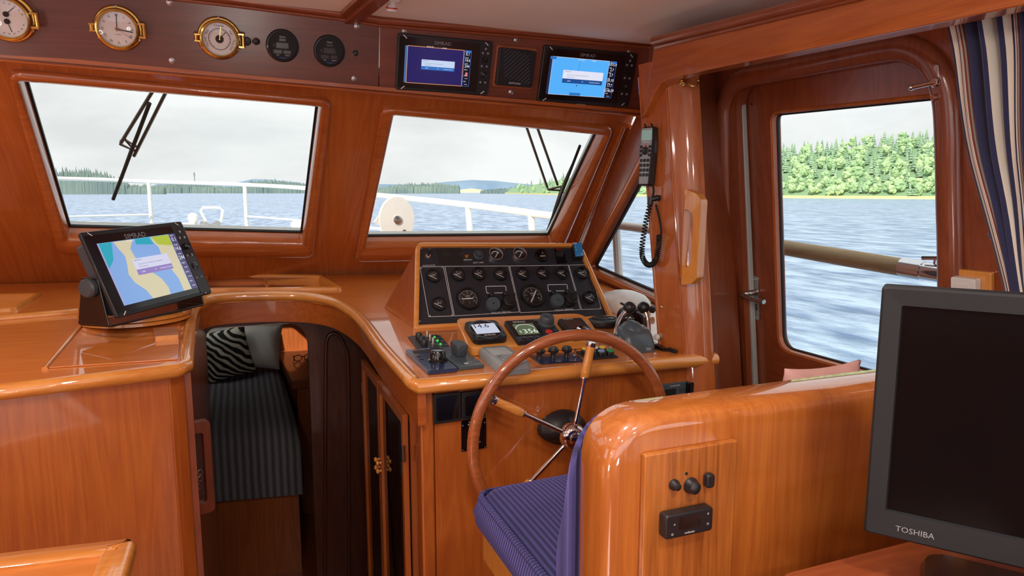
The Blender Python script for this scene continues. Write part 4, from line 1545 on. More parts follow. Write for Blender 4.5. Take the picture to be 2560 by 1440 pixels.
for (x, y, k, lab) in ((225, 570, 6.3, 'white mushroom vent on the port bow'), (748, 580, 6.0, 'white bollard at the right edge of the wide windscreen')):
    p = at(x, y, k)
    bm = bmn(); lathe(bm, [(.05, -.22), (.05, -.01), (.11, .0), (.11, .03), (.05, .06)] if x < 300 else [(.06, -.30), (.055, .04), (.07, .05), (.07, .08), (.04, .10)], 20, M=Matrix.Translation(p))
    tag(obj('deck_vent' if x < 300 else 'bollard', bm, GELCOAT), lab, 'vent' if x < 300 else 'bollard')
# white disc on the starboard foredeck
dc = at(992, 549, 3.55)
disc = thing('cable_reel', 'white round disc of a cable reel on the foredeck', 'reel', Fr(dc, (1, .12, 0), (0, -.05, 1)).mat())
bm = bmn(); lathe(bm, [(.105, -.02), (.119, -.016), (.121, 0), (.117, .008), (.03, .012)], 40, M=Matrix.Diagonal((.79, 1, 1, 1)))
obj('disc', bm, WHITE, disc)
bm = bmn(); lathe(bm, [(.022, .010), (.022, .018), (.012, .022), (.001, .022)], 20); obj('hub', bm, STEEL, disc)
bm = bmn(); lathe(bm, [(.009, .010), (.009, .020), (.002, .021)], 14, M=Matrix.Translation((.035, -.06, 0))); obj('crank_knob', bm, PEWTER, disc)
bm = bmn(); lathe(bm, [(.04, -.06), (.04, -.016)], 24); obj('spool', bm, WHITE, disc)
bm = bmn(); rod(bm, (.0, -.02, -.06), (.03, -.42, -.06), .012, 8); obj('reel_post', bm, GELCOAT, disc)
bm = bmn(); prism(bm, [(-.09, -.03), (-.122, -.012), (-.09, .03)], -.012, .004); obj('lug', bm, WHITE, disc)
bc_ = at(1172, 612, 3.3)
bm = bmn(); sphere(bm, bc_, .035, 16, 10, (1, 1, .6)); rod(bm, bc_, V((bc_.x, bc_.y, .9)), .02, 10)
tag(obj('filler_lid', bm, plain('blue_plastic', S(60, 110, 190), .4)), 'small blue filler lid on the foredeck behind the gauge box', 'lid')

# ============================================================ windscreen wipers
WP = plain('wiper_bronze', S(120, 108, 100), .35, metal=.6)
def wiper(label, arms, link_px, blade, off=-.085):
    o = thing('windscreen_wiper', label, 'wiper', Matrix.Identity(4), 'windscreen wipers')
    for a, b in arms:
        bm = bmn(); rod(bm, WS.hit(*a, off), WS.hit(*b, off), .006, 8); obj('arm', bm, WP, o)
    bm = bmn(); tube(bm, [WS.hit(*p, off) for p in link_px], .005, 8); obj('arm_link', bm, WP, o)
    a, b = blade
    bm = bmn(); rod(bm, WS.hit(*a, off + .008), WS.hit(*b, off + .008), .0065, 8); bl_ = obj('blade', bm, RUBBER, o)
    bm = bmn()
    A, B = WS.hit(*a, off - .006), WS.hit(*b, off - .006)
    tube(bm, [A.lerp(B, .12), A.lerp(B, .3) + WS.n * -.012, A.lerp(B, .5) + WS.n * -.02, A.lerp(B, .7) + WS.n * -.012, A.lerp(B, .88)], .004, 6)
    obj('blade_bridge', bm, WP, bl_)
wiper('wiper hanging down over the wide left windscreen', [((408, 185), (303, 356)), ((440, 180), (335, 390))], [(303, 352), (300, 360), (338, 378), (312, 348), (340, 366)], ((374, 258), (283, 498)))
wiper('wiper in the right windscreen, blade slanting to the right', [((1300, 270), (1368, 468)), ((1326, 270), (1394, 462))], [(1366, 462), (1370, 474), (1402, 466), (1400, 476), (1372, 474)], ((1450, 364), (1364, 588)))

# ============================================================ instruments on the header
def prad(fr, a, b, w=0):
    A, B = V(fr.px(*a, w)), V(fr.px(*b, w))
    return (A - B).length / 2


def cyl_part(name, parent, x, y, prof, mat, seg=20, label=None):
    bm = bmn()
    lathe(bm, prof, seg, M=Matrix.Translation((x, y, 0)))
    return obj(name, bm, mat, parent, label=label)


def brass_instrument(px, r, label, cat, name, kind):
    o = thing(name, label, cat, HD.pm(*px, 0.0), 'brass porthole instruments on the header')
    bm = bmn()
    lathe(bm, [(r, 0), (r, .008), (r * .96, .012), (r * .90, .013), (r * .86, .012), (r * .84, .03)], 48, caps=False)
    obj('base_ring', bm, BRASS, o, smooth=50)
    bm = bmn()
    lathe(bm, [(r * .80, .01), (r * .89, .012), (r * .90, .034), (r * .87, .041), (r * .80, .043), (r * .76, .040), (r * .745, .034)], 48, caps=False)
    obj('bezel', bm, BRASS, o, smooth=50)
    bm = bmn(); prism(bm, circ(r * .76, 48), .028, .030); dial = obj('dial', bm, DIAL, o, smooth=0)
    # hinge and clasp
    bm = bmn()
    for yy in (.018, -.018):
        box(bm, (r * .98, yy, .03), (r * .28, .006, .012))
    tube(bm, [(r * 1.08, -.021, .03), (r * 1.08, .021, .03)], .005, 10)
    obj('hinge', bm, BRASS, o, bevel=.001)
    bm = bmn()
    for yy in (.009, -.009):
        box(bm, (-r * .99, yy, .03), (r * .26, .005, .012))
    tube(bm, [(-r * 1.02, -.007, .03), (-r * 1.02, .007, .03)], .0065, 10)
    obj('clasp', bm, BRASS, o, bevel=.001)
    for a in (90, 210, 330):
        cyl_part('screw', o, r * .93 * math.cos(R(a)), r * .93 * math.sin(R(a)), [(.0035, .0125), (.0033, .0135), (.001, .0138)], PEWTER, 12)
    z = .0306
    rr = r * .70
    if kind == 'clock':
        rom = ['XII', 'I', 'II', 'III', 'IIII', 'V', 'VI', 'VII', 'VIII', 'IX', 'X', 'XI']
        it = []
        for i, s in enumerate(rom):
            a = math.pi / 2 - i * math.pi / 6
            it.append((s, r * .16, rr * .84 * math.cos(a), rr * .84 * math.sin(a), a - math.pi / 2, 'CENTER', None, .8))
        it.append(('QUARTZ', r * .06, 0, -rr * .34))
        lettering(dial, it, INK, z, 'numerals')
        bm = bmn()
        stroke(bm, [(-.002, -.006), (.001, rr * .93)], r * .035, z + .0012, False); obj('minute_hand', bm, INK, o, smooth=0)
        bm = bmn(); stroke(bm, [(-.006, .0), (rr * .88, -.006)], r * .045, z + .0018, False); obj('hour_hand', bm, INK, o, smooth=0)
        bm = bmn(); stroke(bm, [(-rr * .2, rr * .12), (rr * .78, -rr * .55)], r * .014, z + .0024, False); obj('second_hand', bm, RED, o, smooth=0)
        cyl_part('hand_boss', o, 0, 0, [(r * .05, z), (r * .05, z + .004), (r * .02, z + .006)], BRASS, 16)
    elif kind == 'baro':
        it = []
        for s, a in (('Change', 90), ('Fair', 32), ('Very Dry', -22), ('Rain', 150), ('Stormy', 196)):
            it.append((s, r * .15, rr * .88 * math.cos(R(a)), rr * .88 * math.sin(R(a)), R(a - 90)))
        for i in range(16):
            a = R(-50 + i * 280 / 15)
            it.append((str(960 + i * 5)[-2:], r * .08, rr * .62 * math.cos(a), rr * .62 * math.sin(a), a - math.pi / 2))
        lettering(dial, it, INK, z, 'numerals')
        bm = bmn(); stroke(bm, circ(rr * .70, 40), r * .025, z); obj('scale_ring', bm, INK, dial, smooth=0)
        bm = bmn(); loft(bm, [p3(circ(rr * .27, 28), z + .0002), p3(circ(rr * .06, 28), z + .0002)]); obj('centre_ring', bm, INK, dial, smooth=0)
        bm = bmn(); stroke(bm, [(-rr * .15, -rr * .2), (rr * .42, rr * .5)], r * .03, z + .0012, False); obj('pressure_hand', bm, INK, o, smooth=0)
        bm = bmn(); stroke(bm, [(0, 0), (rr * .12, rr * .8)], r * .028, z + .002, False); obj('set_hand', bm, BRASS, o, smooth=0)
        cyl_part('hand_boss', o, 0, 0, [(r * .05, z), (r * .05, z + .004), (r * .02, z + .006)], BRASS, 16)
    else:
        it = []
        for i in range(9):
            a = R(160 - i * 17.5)
            it.append((str(i * 5), r * .08, rr * .88 * math.cos(a), rr * .88 * math.sin(a), a - math.pi / 2))
            a = R(200 + i * 17.5)
            it.append((str(10 + i * 10), r * .08, rr * .88 * math.cos(a), rr * .88 * math.sin(a), a + math.pi / 2))
        lettering(dial, it, INK, z, 'numerals')
        for yy, ang in ((rr * .25, 42), (-rr * .16, -75)):
            cyl_part('hand_boss', o, 0, yy, [(r * .11, z), (r * .11, z + .003), (r * .04, z + .005)], INK, 18)
            bm = bmn(); stroke(bm, [(0, yy), (rr * .62 * math.cos(R(ang)), yy + rr * .62 * math.sin(R(ang)))], r * .03, z + .001, False); obj('pointer', bm, INK, o, smooth=0)
    bm = bmn(); lathe(bm, [(r * .755, .038), (r * .5, .0405), (r * .2, .0415), (.0005, .042)], 40, caps=False); obj('lens', bm, CLEAR, o, smooth=60)
    return o
rC = prad(HD, (236, 72), (352, 76)) * 1.06
brass_instrument((297, 70), rC, 'brass porthole clock with Roman numerals on the header', 'clock', 'brass_clock', 'clock')
brass_instrument((549, 95), prad(HD, (494, 97), (600, 101)) * 1.04, 'brass porthole barometer nearest the black meters', 'barometer', 'brass_barometer', 'baro')
brass_instrument((24, 44), rC * 1.02, 'brass thermometer and hygrometer cut by the left edge', 'thermometer', 'brass_thermometer', 'thermo')

LCD = plain('dull_lcd', S(34, 42, 52), .25, coat=.4)
for (px, py), rp, lab in (((706, 114), 42, 'round black fuel meter nearest the barometer'), ((823, 127), 40, 'round black fuel meter nearest the display panel')):
    r = prad(HD, (px - rp, py), (px + rp, py)) * .98
    o = thing('round_meter', lab, 'meter', HD.pm(px, py, 0), 'round black fuel meters on the header')
    cyl_part('housing', o, 0, 0, [(r, 0), (r, .006), (r * .95, .011), (r * .88, .012), (r * .86, .009)], BLACK, 40)
    cyl_part('face', o, 0, 0, [(r * .87, .002), (r * .87, .0092), (.0005, .0093)], RUBBER, 40)
    for x, y, w, h in ((0, .36, .40, .16), (-.02, .02, .74, .34), (-.30, -.36, .50, .22), (.28, -.36, .46, .22)):
        flat(o, 'lcd_window', rrect(w * r, h * r, .03 * r, 3, x * r, y * r), .0100, LCD)
    lettering(o, [('Hours', r * .14, 0, r * .55), ('L/h', r * .12, -r * .3, -r * .56), ('Liters', r * .12, r * .28, -r * .56), ('F F', r * .10, -r * .52, r * .02, math.pi / 2)], PALE, .0104)
    lettering(o, [('FloScan', r * .13, 0, -r * .72)], plain('blue_print', S(70, 120, 190), .5), .0104, 'maker_mark')

for x, y, ring, lab in ((617, 103, False, 'small matt black button beside the barometer hinge'), (640, 103, True, 'chrome ringed push button between barometer and black meters'), (889, 133, True, 'chrome ringed push button right of the black meters')):
    o = thing('push_button', lab, 'button', HD.pm(x, y, 0))
    if ring:
        cyl_part('collar', o, 0, 0, [(.0115, 0), (.0115, .003), (.0095, .005), (.008, .004)], CHROME, 6 if x > 700 else 20)
        cyl_part('plunger', o, 0, 0, [(.0078, .001), (.0078, .009), (.006, .0105), (.0005, .011)], BLACK, 18)
    else:
        cyl_part('collar', o, 0, 0, [(.013, 0), (.013, .002), (.011, .003)], BLACK, 20)
        cyl_part('plunger', o, 0, 0, [(.010, .001), (.009, .007), (.0005, .008)], BLACK, 18)

# ---------------------------------------------------------------- multifunction displays
SC = {}
def sc(name, rgb, s=1.0):
    if name not in SC:
        SC[name] = screen('screen_' + name, S(*rgb), s)
    return SC[name]
W_ = lambda: sc('white', (235, 238, 245))
TICK = plain('white_tick', S(230, 228, 222), .5)


def keypad(o, x, w, h, z, big):
    """button column at centre x"""
    r = w * .5
    for dx, dy in ((0, .36), (-.42, .28), (.42, .28), (-.42, .04), (.42, .04), (-.42, -.26), (.42, -.26)):
        cyl_part('key', o, x + dx * r * 1.0, dy * h, [(r * .17, z), (r * .17, z + .0012), (r * .10, z + .0018)], big, 12)
    cyl_part('rotary_knob', o, x, .165 * h, [(r * .42, z), (r * .42, z + .010), (r * .36, z + .013), (r * .15, z + .0135)], BLACKG, 28)
    cyl_part('cursor_ring', o, x, -.11 * h, [(r * .52, z), (r * .52, z + .003), (r * .40, z + .004), (r * .36, z + .0025)], BLACKG, 28)
    cyl_part('enter_key', o, x, -.11 * h, [(r * .27, z), (r * .27, z + .004), (r * .12, z + .005)], DGREY, 24)


def mfd(label, m, w, h, content, keymat, depth=.014, group=None, name='chart_display', bezel=None):
    o = thing(name, label, 'display', m, group)
    bm = bmn(); prism(bm, rrect(w, h, .008, 4), 0, depth)
    obj('housing', bm, bezel or BLACK, o, smooth=0, bevel=.003)
    gw = w * .845
    flat(o, 'front_glass', rrect(gw, h * .90, .002, 2, -w / 2 + gw / 2 + .006, 0), depth + .0006, BLACKG)
    z = depth + .0010
    bm = bmn()
    for sx in (-1, 1):
        for sy in (-1, 1):
            cx, cy = sx * (w / 2 - w * .07), sy * (h / 2 - .009)
            stroke(bm, [(cx - sx * .006 * 1, cy - sy * .0 - .005 * (1 if sx * sy < 0 else 1) * sx * sy * (-1)), (cx + sx * .006, cy + .005 * sx * sy * (-1))], .003, z, False)
    tk = obj('corner_clips', bm, TICK, o, smooth=0)
    tk['kind'] = 'stuff'
    lettering(o, [('SIMRAD', h * .085, -w * .04, h * .385, 0, 'CENTER', None, 1.1)], GREYP, z, 'maker_mark')
    content(o, w, h, z)
    keypad(o, w / 2 - w * .075, w * .13, h, depth, keymat)
    return o


def fl(o, name, w, h, x0, y0, x1, y1, z, mat, r=0.0):
    """flat patch in fractions of the display, y measured from the top"""
    X0, X1 = (x0 - .5) * w, (x1 - .5) * w
    Y0, Y1 = (.5 - y1) * h, (.5 - y0) * h
    return flat(o, name, rrect(X1 - X0, Y1 - Y0, r, 3, (X0 + X1) / 2, (Y0 + Y1) / 2), z, mat, t=.0002)


def dialog(o, w, h, z, x0, y0, x1, y1, pale, blue):
    fl(o, 'dialog_box', w, h, x0, y0, x1, y1, z, pale)
    yb = y0 + (y1 - y0) * .66
    fl(o, 'dialog_buttons', w, h, x0, yb, x1, y1, z + .0003, blue)
    X = lambda f: (f - .5) * w
    Y = lambda f: (.5 - f) * h
    dx, dy = x1 - x0, y1 - y0
    lettering(o, [('Bottensikt', dy * h * .13, X(x0 + .04 * dx), Y(y0 + .10 * dy), 0, 'LEFT'),
                  ('Ankare larm. Kan bekrafta flera meddelanden', dy * h * .105, X(x0 + .10 * dx), Y(y0 + .36 * dy), 0, 'LEFT'),
                  ('Vill du fortsatta?', dy * h * .105, X(x0 + .10 * dx), Y(y0 + .52 * dy), 0, 'LEFT')], sc('ink', (96, 104, 150), .8), z + .0006, 'dialog_text')
    lettering(o, [('Lukk', dy * h * .15, X(x0 + .16 * dx), Y(y0 + .83 * dy)), ('X', dy * h * .15, X(x0 + .5 * dx), Y(y0 + .83 * dy)), ('Vis pilotens listene', dy * h * .13, X(x0 + .80 * dx), Y(y0 + .83 * dy))], W_(), z + .0008, 'button_text')


def data_col(o, w, h, z, x0, y0, x1, y1, vals, back):
    fl(o, 'data_column', w, h, x0, y0, x1, y1, z, back)
    it = []
    n = len(vals)
    for i, (cap, v) in enumerate(vals):
        y = y0 + (y1 - y0) * (i + .62) / n
        it.append((v, h * .075, ((x0 + x1) / 2 - .5) * w, (.5 - y) * h, 0, 'CENTER', None, .85))
        it.append((cap, h * .028, (x0 + .008 - .5) * w, (.5 - (y - (y1 - y0) * .42 / n)) * h, 0, 'LEFT'))
    lettering(o, it, W_(), z + .0005, 'data_text')


def frame_line(o, w, h, z, x0, y0, x1, y1, mat, t=.0018, name='screen_border'):
    bm = bmn()
    stroke(bm, rrect((x1 - x0) * w, (y1 - y0) * h, 0, 1, ((x0 + x1) / 2 - .5) * w, (.5 - (y0 + y1) / 2) * h), t, z)
    return obj(name, bm, mat, o, smooth=0)


def content_dark(o, w, h, z):
    fl(o, 'screen', w, h, .075, .20, .77, .855, z, sc('navy', (36, 32, 104), .8))
    fl(o, 'side_bar', w, h, .075, .20, .10, .855, z + .0002, sc('steel', (58, 104, 160)))
    frame_line(o, w, h, z + .0004, .10, .20, .69, .855, sc('orange', (222, 150, 96)))
    data_col(o, w, h, z + .0002, .698, .20, .77, .855, [('SOG', '0.1'), ('Depth', '14.6'), ('COG', '244'), ('HDG', '-'), ('STW', '---'), ('XTE', '---')], sc('black', (14, 12, 34)))
    frame_line(o, w, h, z + .0005, .698, .20, .77, .855, sc('bluel', (46, 110, 190)), .0012, 'column_border')
    fl(o, 'menu_tab', w, h, .705, .20, .77, .24, z + .0007, sc('bluel', (46, 110, 190)))
    fl(o, 'rudder_bar', w, h, .722, .60, .748, .67, z + .0007, sc('redbar', (220, 110, 120)))
    dialog(o, w, h, z + .0006, .25, .42, .60, .60, sc('paleblue', (196, 212, 240)), sc('bluel', (46, 110, 190)))
    lettering(o, [('60\u00b044.152', h * .032, -.17 * w, .31 * h), ('26\u00b008.5', h * .03, -.02 * w, .305 * h)], W_(), z + .0008, 'position_text')


def content_blue(o, w, h, z):
    fl(o, 'screen', w, h, .075, .18, .78, .85, z, sc('sky', (84, 176, 250)))
    fl(o, 'side_bar', w, h, .075, .18, .10, .85, z + .0002, sc('dsteel', (22, 44, 84)))
    frame_line(o, w, h, z + .0004, .10, .18, .70, .85, sc('pinkline', (230, 210, 220)), .0012)
    data_col(o, w, h, z + .0002, .702, .18, .78, .85, [('Baro', '1015.0'), ('Rud', '2.7'), ('STW', '2.7'), ('Log', '20.10'), ('Temp', '17.7'), ('Time', '12:46:29'), ('XTE', '---')], sc('black', (14, 12, 34)))
    frame_line(o, w, h, z + .0005, .702, .18, .78, .85, sc('bluel', (46, 110, 190)), .0012, 'column_border')
    fl(o, 'menu_tab', w, h, .725, .18, .78, .225, z + .0007, sc('bluel', (46, 110, 190)))
    fl(o, 'menu_tab', w, h, .075, .18, .135, .225, z + .0007, sc('bluel', (46, 110, 190)))
    fl(o, 'zoom_tab', w, h, .32, .80, .44, .85, z + .0006, sc('midblue', (40, 118, 190)), .003)
    bm = bmn(); stroke(bm, [((.385 - .5) * w, .32 * h), ((.385 - .5) * w, .09 * h)], .001, z + .0005, False); obj('heading_line', bm, sc('deep', (40, 120, 200)), o, smooth=0)
    dialog(o, w, h, z + .0006, .225, .40, .655, .63, sc('palew', (226, 228, 246)), sc('dblue', (26, 78, 146)))
    bm = bmn(); prism(bm, [((.385 - .5) * w - .002, -.155 * h), ((.385 - .5) * w + .002, -.155 * h), ((.385 - .5) * w + .001, -.18 * h), ((.385 - .5) * w - .001, -.18 * h)], z + .0004, z + .0006); obj('boat_mark', bm, INK, o, smooth=0)
    lettering(o, [('60\u00b044.152', h * .032, -.10 * w, .295 * h), ('26\u00b008.5', h * .03, .03 * w, .295 * h)], W_(), z + .0008, 'position_text')


def quadfit(fr, tl, tr, br, bl_, w=0):
    P = [V(fr.px(*p, w)) for p in (tl, tr, br, bl_)]
    c = (P[0] + P[1] + P[2] + P[3]) / 4
    ww = ((P[1] - P[0]).length + (P[2] - P[3]).length) / 2
    hh = ((P[0] - P[3]).length + (P[1] - P[2]).length) / 2
    d = (P[1] - P[0]) + (P[2] - P[3])
    return c, ww, hh, math.atan2(d.y, d.x)
c, w, h, a = quadfit(HD, (993, 84), (1230, 102), (1222, 240), (991, 222), .012)
mfd('black chart display with dark blue screen on the header', HD.mat(c.x, c.y, .0015, a), w, h, content_dark, GREYP, group='header displays')
c, w, h, a = quadfit(HD, (1357, 115), (1593, 131), (1571, 270), (1346, 250), .012)
mfd('black chart display with bright sky blue screen on the header', HD.mat(c.x, c.y, .0015, a), w, h, content_blue, GREYP, group='header displays')

# speaker between the displays
c, w, h, a = quadfit(HD, (1246, 119), (1341, 127), (1331, 221), (1242, 212), .02)
o = thing('radio_speaker', 'square black ribbed loudspeaker between the two header displays', 'speaker', HD.mat(c.x, c.y, .0015, a))
bm = bmn(); holed(bm, rrect(w + .012, h + .012, .006, 3), [rrect(w - .002, h - .002, .006, 3)], 0, .006); obj('surround', bm, WX, o, smooth=0, bevel=.001)
bm = bmn(); prism(bm, rrect(w, h, .008, 4), 0, .022); obj('case', bm, BLACK, o, smooth=0, bevel=.003)
nr = 15
for i in range(nr):
    t = (i + .5) / nr * 2 - 1
    L = .92
    # diagonal ribs clipped to the square
    off_ = t * w * .82
    pts = []
    for s in (-1.4, 1.4):
        pts.append((s * w / 2 + off_ * .5, -s * h / 2 * -1 - off_ * .5))
    half = (w * .43) - abs(off_) * .5
    if half < .006: continue
    d = V((1, 1)).normalized() * half * 1.3
    cx, cy = off_ * .5, -off_ * .5 + h * .06
    bm = bmn(); tube(bm, [(cx - d.x * .72, cy - d.y * .72, .0225), (cx + d.x * .72, cy + d.y * .72, .0225)], .0017, 6)
    obj('grille_rib', bm, DGREY, o)
lettering(o, [('SAMYUNG', h * .075, 0, -h * .41)], PALE, .0224, 'maker_mark')
# MASTER sticker
c, w, h, a = quadfit(HD, (1439, 259), (1463, 261), (1462, 271), (1438, 269))
o = thing('name_sticker', 'small white sticker reading MASTER below the blue display', 'sticker', HD.mat(c.x, c.y, .003, a))
bm = bmn(); prism(bm, rrect(w, h, .001, 2), 0, .0006); obj('paper', bm, DIAL, o, smooth=0)
lettering(o, [('MASTER', h * .62, 0, 0)], INK, .0009)

# ---------------------------------------------------------------- chart plotter on its bracket and turntable
pc = V((-.25, 2.347, 1.275)); pyaw, ptilt = R(53.2), R(22)
pux = V((math.cos(pyaw), math.sin(pyaw), 0)); pb_ = V((-math.sin(pyaw), math.cos(pyaw), 0))
puy = pb_ * math.sin(ptilt) + V((0, 0, 1)) * math.cos(ptilt)
prl = R(2.3)
PL = Fr(pc, pux * math.cos(prl) + puy * math.sin(prl), puy * math.cos(prl) - pux * math.sin(prl))
PWD, PHT = .398, .257
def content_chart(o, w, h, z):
    wa, la = sc('glarewater', (134, 172, 228), .95), sc('glareland', (216, 206, 172), .95)  # water and land paled towards the reflection that washes over the screen
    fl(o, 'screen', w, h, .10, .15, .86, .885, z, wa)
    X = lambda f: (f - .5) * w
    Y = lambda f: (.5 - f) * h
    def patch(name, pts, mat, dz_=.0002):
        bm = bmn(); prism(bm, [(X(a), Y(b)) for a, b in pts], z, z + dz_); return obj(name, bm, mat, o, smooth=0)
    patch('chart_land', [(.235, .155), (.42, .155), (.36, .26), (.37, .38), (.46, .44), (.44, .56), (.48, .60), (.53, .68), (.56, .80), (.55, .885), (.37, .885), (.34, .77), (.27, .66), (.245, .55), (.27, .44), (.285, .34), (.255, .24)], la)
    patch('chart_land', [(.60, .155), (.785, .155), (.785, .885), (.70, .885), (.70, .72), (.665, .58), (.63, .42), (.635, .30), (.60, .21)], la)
    patch('chart_clear_water', [(.102, .155), (.22, .155), (.17, .36), (.102, .45)], sc('teal', (44, 164, 184)), .0003)  # water left unwashed above the painted reflection edge
    patch('chart_clear_water', [(.44, .155), (.58, .155), (.60, .25), (.43, .22)], sc('teal', (44, 164, 184)), .0003)
    patch('chart_clear_land', [(.60, .155), (.785, .155), (.785, .30), (.64, .26)], sc('olive', (176, 190, 66)), .0004)  # land left unwashed above the painted reflection edge
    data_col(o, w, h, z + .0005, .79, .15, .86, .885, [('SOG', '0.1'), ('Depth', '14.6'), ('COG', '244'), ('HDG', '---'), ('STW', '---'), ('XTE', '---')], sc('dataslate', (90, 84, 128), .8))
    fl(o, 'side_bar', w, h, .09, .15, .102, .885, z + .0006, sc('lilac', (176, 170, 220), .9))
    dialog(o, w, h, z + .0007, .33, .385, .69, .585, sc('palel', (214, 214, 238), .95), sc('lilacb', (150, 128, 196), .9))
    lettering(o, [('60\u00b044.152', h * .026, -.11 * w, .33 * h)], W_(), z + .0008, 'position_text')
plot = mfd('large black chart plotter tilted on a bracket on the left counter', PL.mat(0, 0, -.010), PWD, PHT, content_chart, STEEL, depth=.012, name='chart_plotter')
bm = bmn(); prism(bm, rrect(PWD * .86, PHT * .86, .02, 4), -.06, 0); obj('rear_case', bm, DGREY, plot, smooth=0, bevel=.01, seg=3)
bm = bmn(); prism(bm, rrect(PWD * .11, PHT * .50, .003, 2, PWD / 2 - PWD * .075, -PHT * .22), .0122, .0136); obj('card_door', bm, DGREY, plot, smooth=0, bevel=.0006)
# bracket: two cheeks, knobs and foot (in plotter-local space built in world, then left unparented transforms)
PI_ = plot.matrix_world.inverted()
bzt = dz(-.3, 2.45) + .03                       # top of turntable
cw = PWD * .43 + .022
brk = bmn()
for s in (-1, 1):
    top = PL.w(s * cw, -.02, -.045)
    foot = V((top.x, top.y, bzt + .006)) - pb_ * .0
    fw_ = pux * s
    aV = -pb_
    q = [top + aV * .028 + V((0, 0, .028)), top - aV * .028 + V((0, 0, .028)), foot - aV * .055, foot + aV * .055]
    loft(brk, [[p for p in q], [p + fw_ * .005 for p in q]], cap0=True, cap1=True)
fa, fb = PL.w(-cw, -.02, -.045), PL.w(cw, -.02, -.045)
q = [V((fa.x, fa.y, 0)) - pb_ * .055, V((fb.x, fb.y, 0)) - pb_ * .055, V((fb.x, fb.y, 0)) + pb_ * .055, V((fa.x, fa.y, 0)) + pb_ * .055]
loft(brk, [[V((p.x, p.y, bzt + .001)) for p in q], [V((p.x, p.y, bzt + .007)) for p in q]], cap0=True, cap1=True)
bmesh.ops.transform(brk, matrix=PI_, verts=brk.verts)
bo = obj('bracket', brk, BLACKG, plot, smooth=0, bevel=.004, seg=3)
for s in (-1, 1):
    bm = bmn()
    M = Matrix.Translation((s * (cw + .005), -.02, -.035)) @ Matrix.Rotation(s * math.pi / 2, 4, 'Y')
    lathe(bm, [(.027, 0), (.027, .012), (.022, .018), (.0005, .019)], 28, M=M)
    obj('clamp_knob', bm, DGREY, bo)
# turntable and wooden block
tcn = (V((fa.x, fa.y, 0)) + V((fb.x, fb.y, 0))) / 2
tcn = DK.hit(342, 799)
tt = thing('plotter_turntable', 'round pale wooden turntable under the chart plotter', 'turntable', Matrix.Translation(tcn))
bm = bmn(); lathe(bm, [(.153, .001), (.160, .003), (.160, .012), (.156, .014)], 64); obj('lower_disc', bm, OAKX, tt)
bm = bmn(); lathe(bm, [(.156, .015), (.162, .017), (.162, .026), (.158, .029), (.0005, .029)], 64); obj('upper_disc', bm, OAKX, tt)
c1 = DK.px(415, 843)
o = thing('wooden_block', 'small loose hardwood block on the counter corner', 'block', DK.mat(c1[0], c1[1], .0005, R(8)))
BLK = wood('loose_block', 0, S(196, 128, 88), S(150, 88, 56), coat=.1)
bm = bmn(); prism(bm, rrect(.062, .10, .001, 2), 0, .018); obj('block', bm, BLK, o, smooth=0, bevel=.001)
bm = bmn(); prism(bm, rrect(.058, .0006, 0, 1, 0, -.0502), .001, .017); obj('end_grain', bm, OAKY, o, smooth=0)

# ============================================================ gauge box on the dash
gbox = thing('gauge_console', 'slanted teak box with black panel of engine gauges', 'instrument panel')
tl, tr, br, bl = GP.px(1041, 609), GP.px(1450, 610), GP.px(1533, 797), GP.px(1036, 823)
facep = rpoly([bl, br, tr, tl], [.006, .006, .05, .03], 6)
def desk_pt(x, y, up=.001):
    return V((x, y, dz(x, y) + up))
# body: face loop drawn back to a wedge
bm = bmn()
front = p3(facep, 0, GP)
back = []
for p in front:
    t = max(0.0, min(1.0, (p.z - 1.05) / .28))
    bx = p.x + (-.045 if p.x < .9 else .045) * (1 - t) * .8
    back.append(V((bx, 2.50 - .10 * t, max(dz(bx, 2.5) + .001, min(p.z - .012, dz(bx, 2.5) + t * .20)))))
loft(bm, [front, back], cap0=False, cap1=True)
obj('box', bm, WX, gbox, smooth=50)
bm = bmn()
inner = offs(facep, -.013)
loft(bm, [p3(offs(facep, .003), -.004, GP), p3(offs(facep, .002), .004, GP), p3(offs(facep, -.005), .008, GP), p3(inner, .004, GP), p3(inner, -.012, GP)])
obj('rim', bm, OAKX, gbox, smooth=60)
bm = bmn(); prism(bm, offs(facep, -.008), -.013, -.009, fr=GP); obj('panel', bm, MATT, gbox, smooth=0)
ZP = -.009                                             # panel surface in GP
GI = GP.mat()
panel_root = gbox
gbox.matrix_world = GP.mat()
for ch in gbox.children:                                # children were built in world space
    ch.matrix_local = GP.mat().inverted()

def G2(x, y):
    return GP.px(x, y, ZP)
# engraved outlines
bm = bmn()
for q in ([(1050, 668), (1108, 666), (1133, 790), (1072, 792)], [(1112, 666), (1271, 665), (1298, 780), (1136, 790)], [(1274, 665), (1420, 663), (1451, 774), (1301, 782)], [(1422, 663), (1473, 662), (1503, 772), (1454, 774)]):
    stroke(bm, [G2(*p) for p in q], .0016, ZP + .0005)
for q in ([(1214, 716), (1264, 715), (1266, 732), (1217, 733)], [(1369, 712), (1417, 711), (1420, 727), (1371, 728)]):
    stroke(bm, rpoly([G2(*p) for p in q], .004, 3), .0022, ZP + .0005)
o = obj('engraved_lines', bm, PALE, gbox, smooth=0); o['kind'] = 'stuff'
it = []
for s, x, y, h_ in (('VOLVO PENTA', 1253, 782, .011), ('VOLVO PENTA', 1410, 775, .011), ('GENERATOR SET', 1072, 664, .006), ('HEDMAN', 1168, 650, .008), ('BATT LINK', 1196, 657, .008)):
    u, v = G2(x, y); it.append((s, h_, u, v))
lettering(gbox, it, PALE, ZP + .0009)
u, v = G2(1137, 636)
FADED = plain('faded_print', S(64, 62, 66), .5)
lettering(gbox, [('VDO', .014, u - .03, v), ('100', .016, u + .02, v)], FADED, ZP + .0026, 'faded_marks')
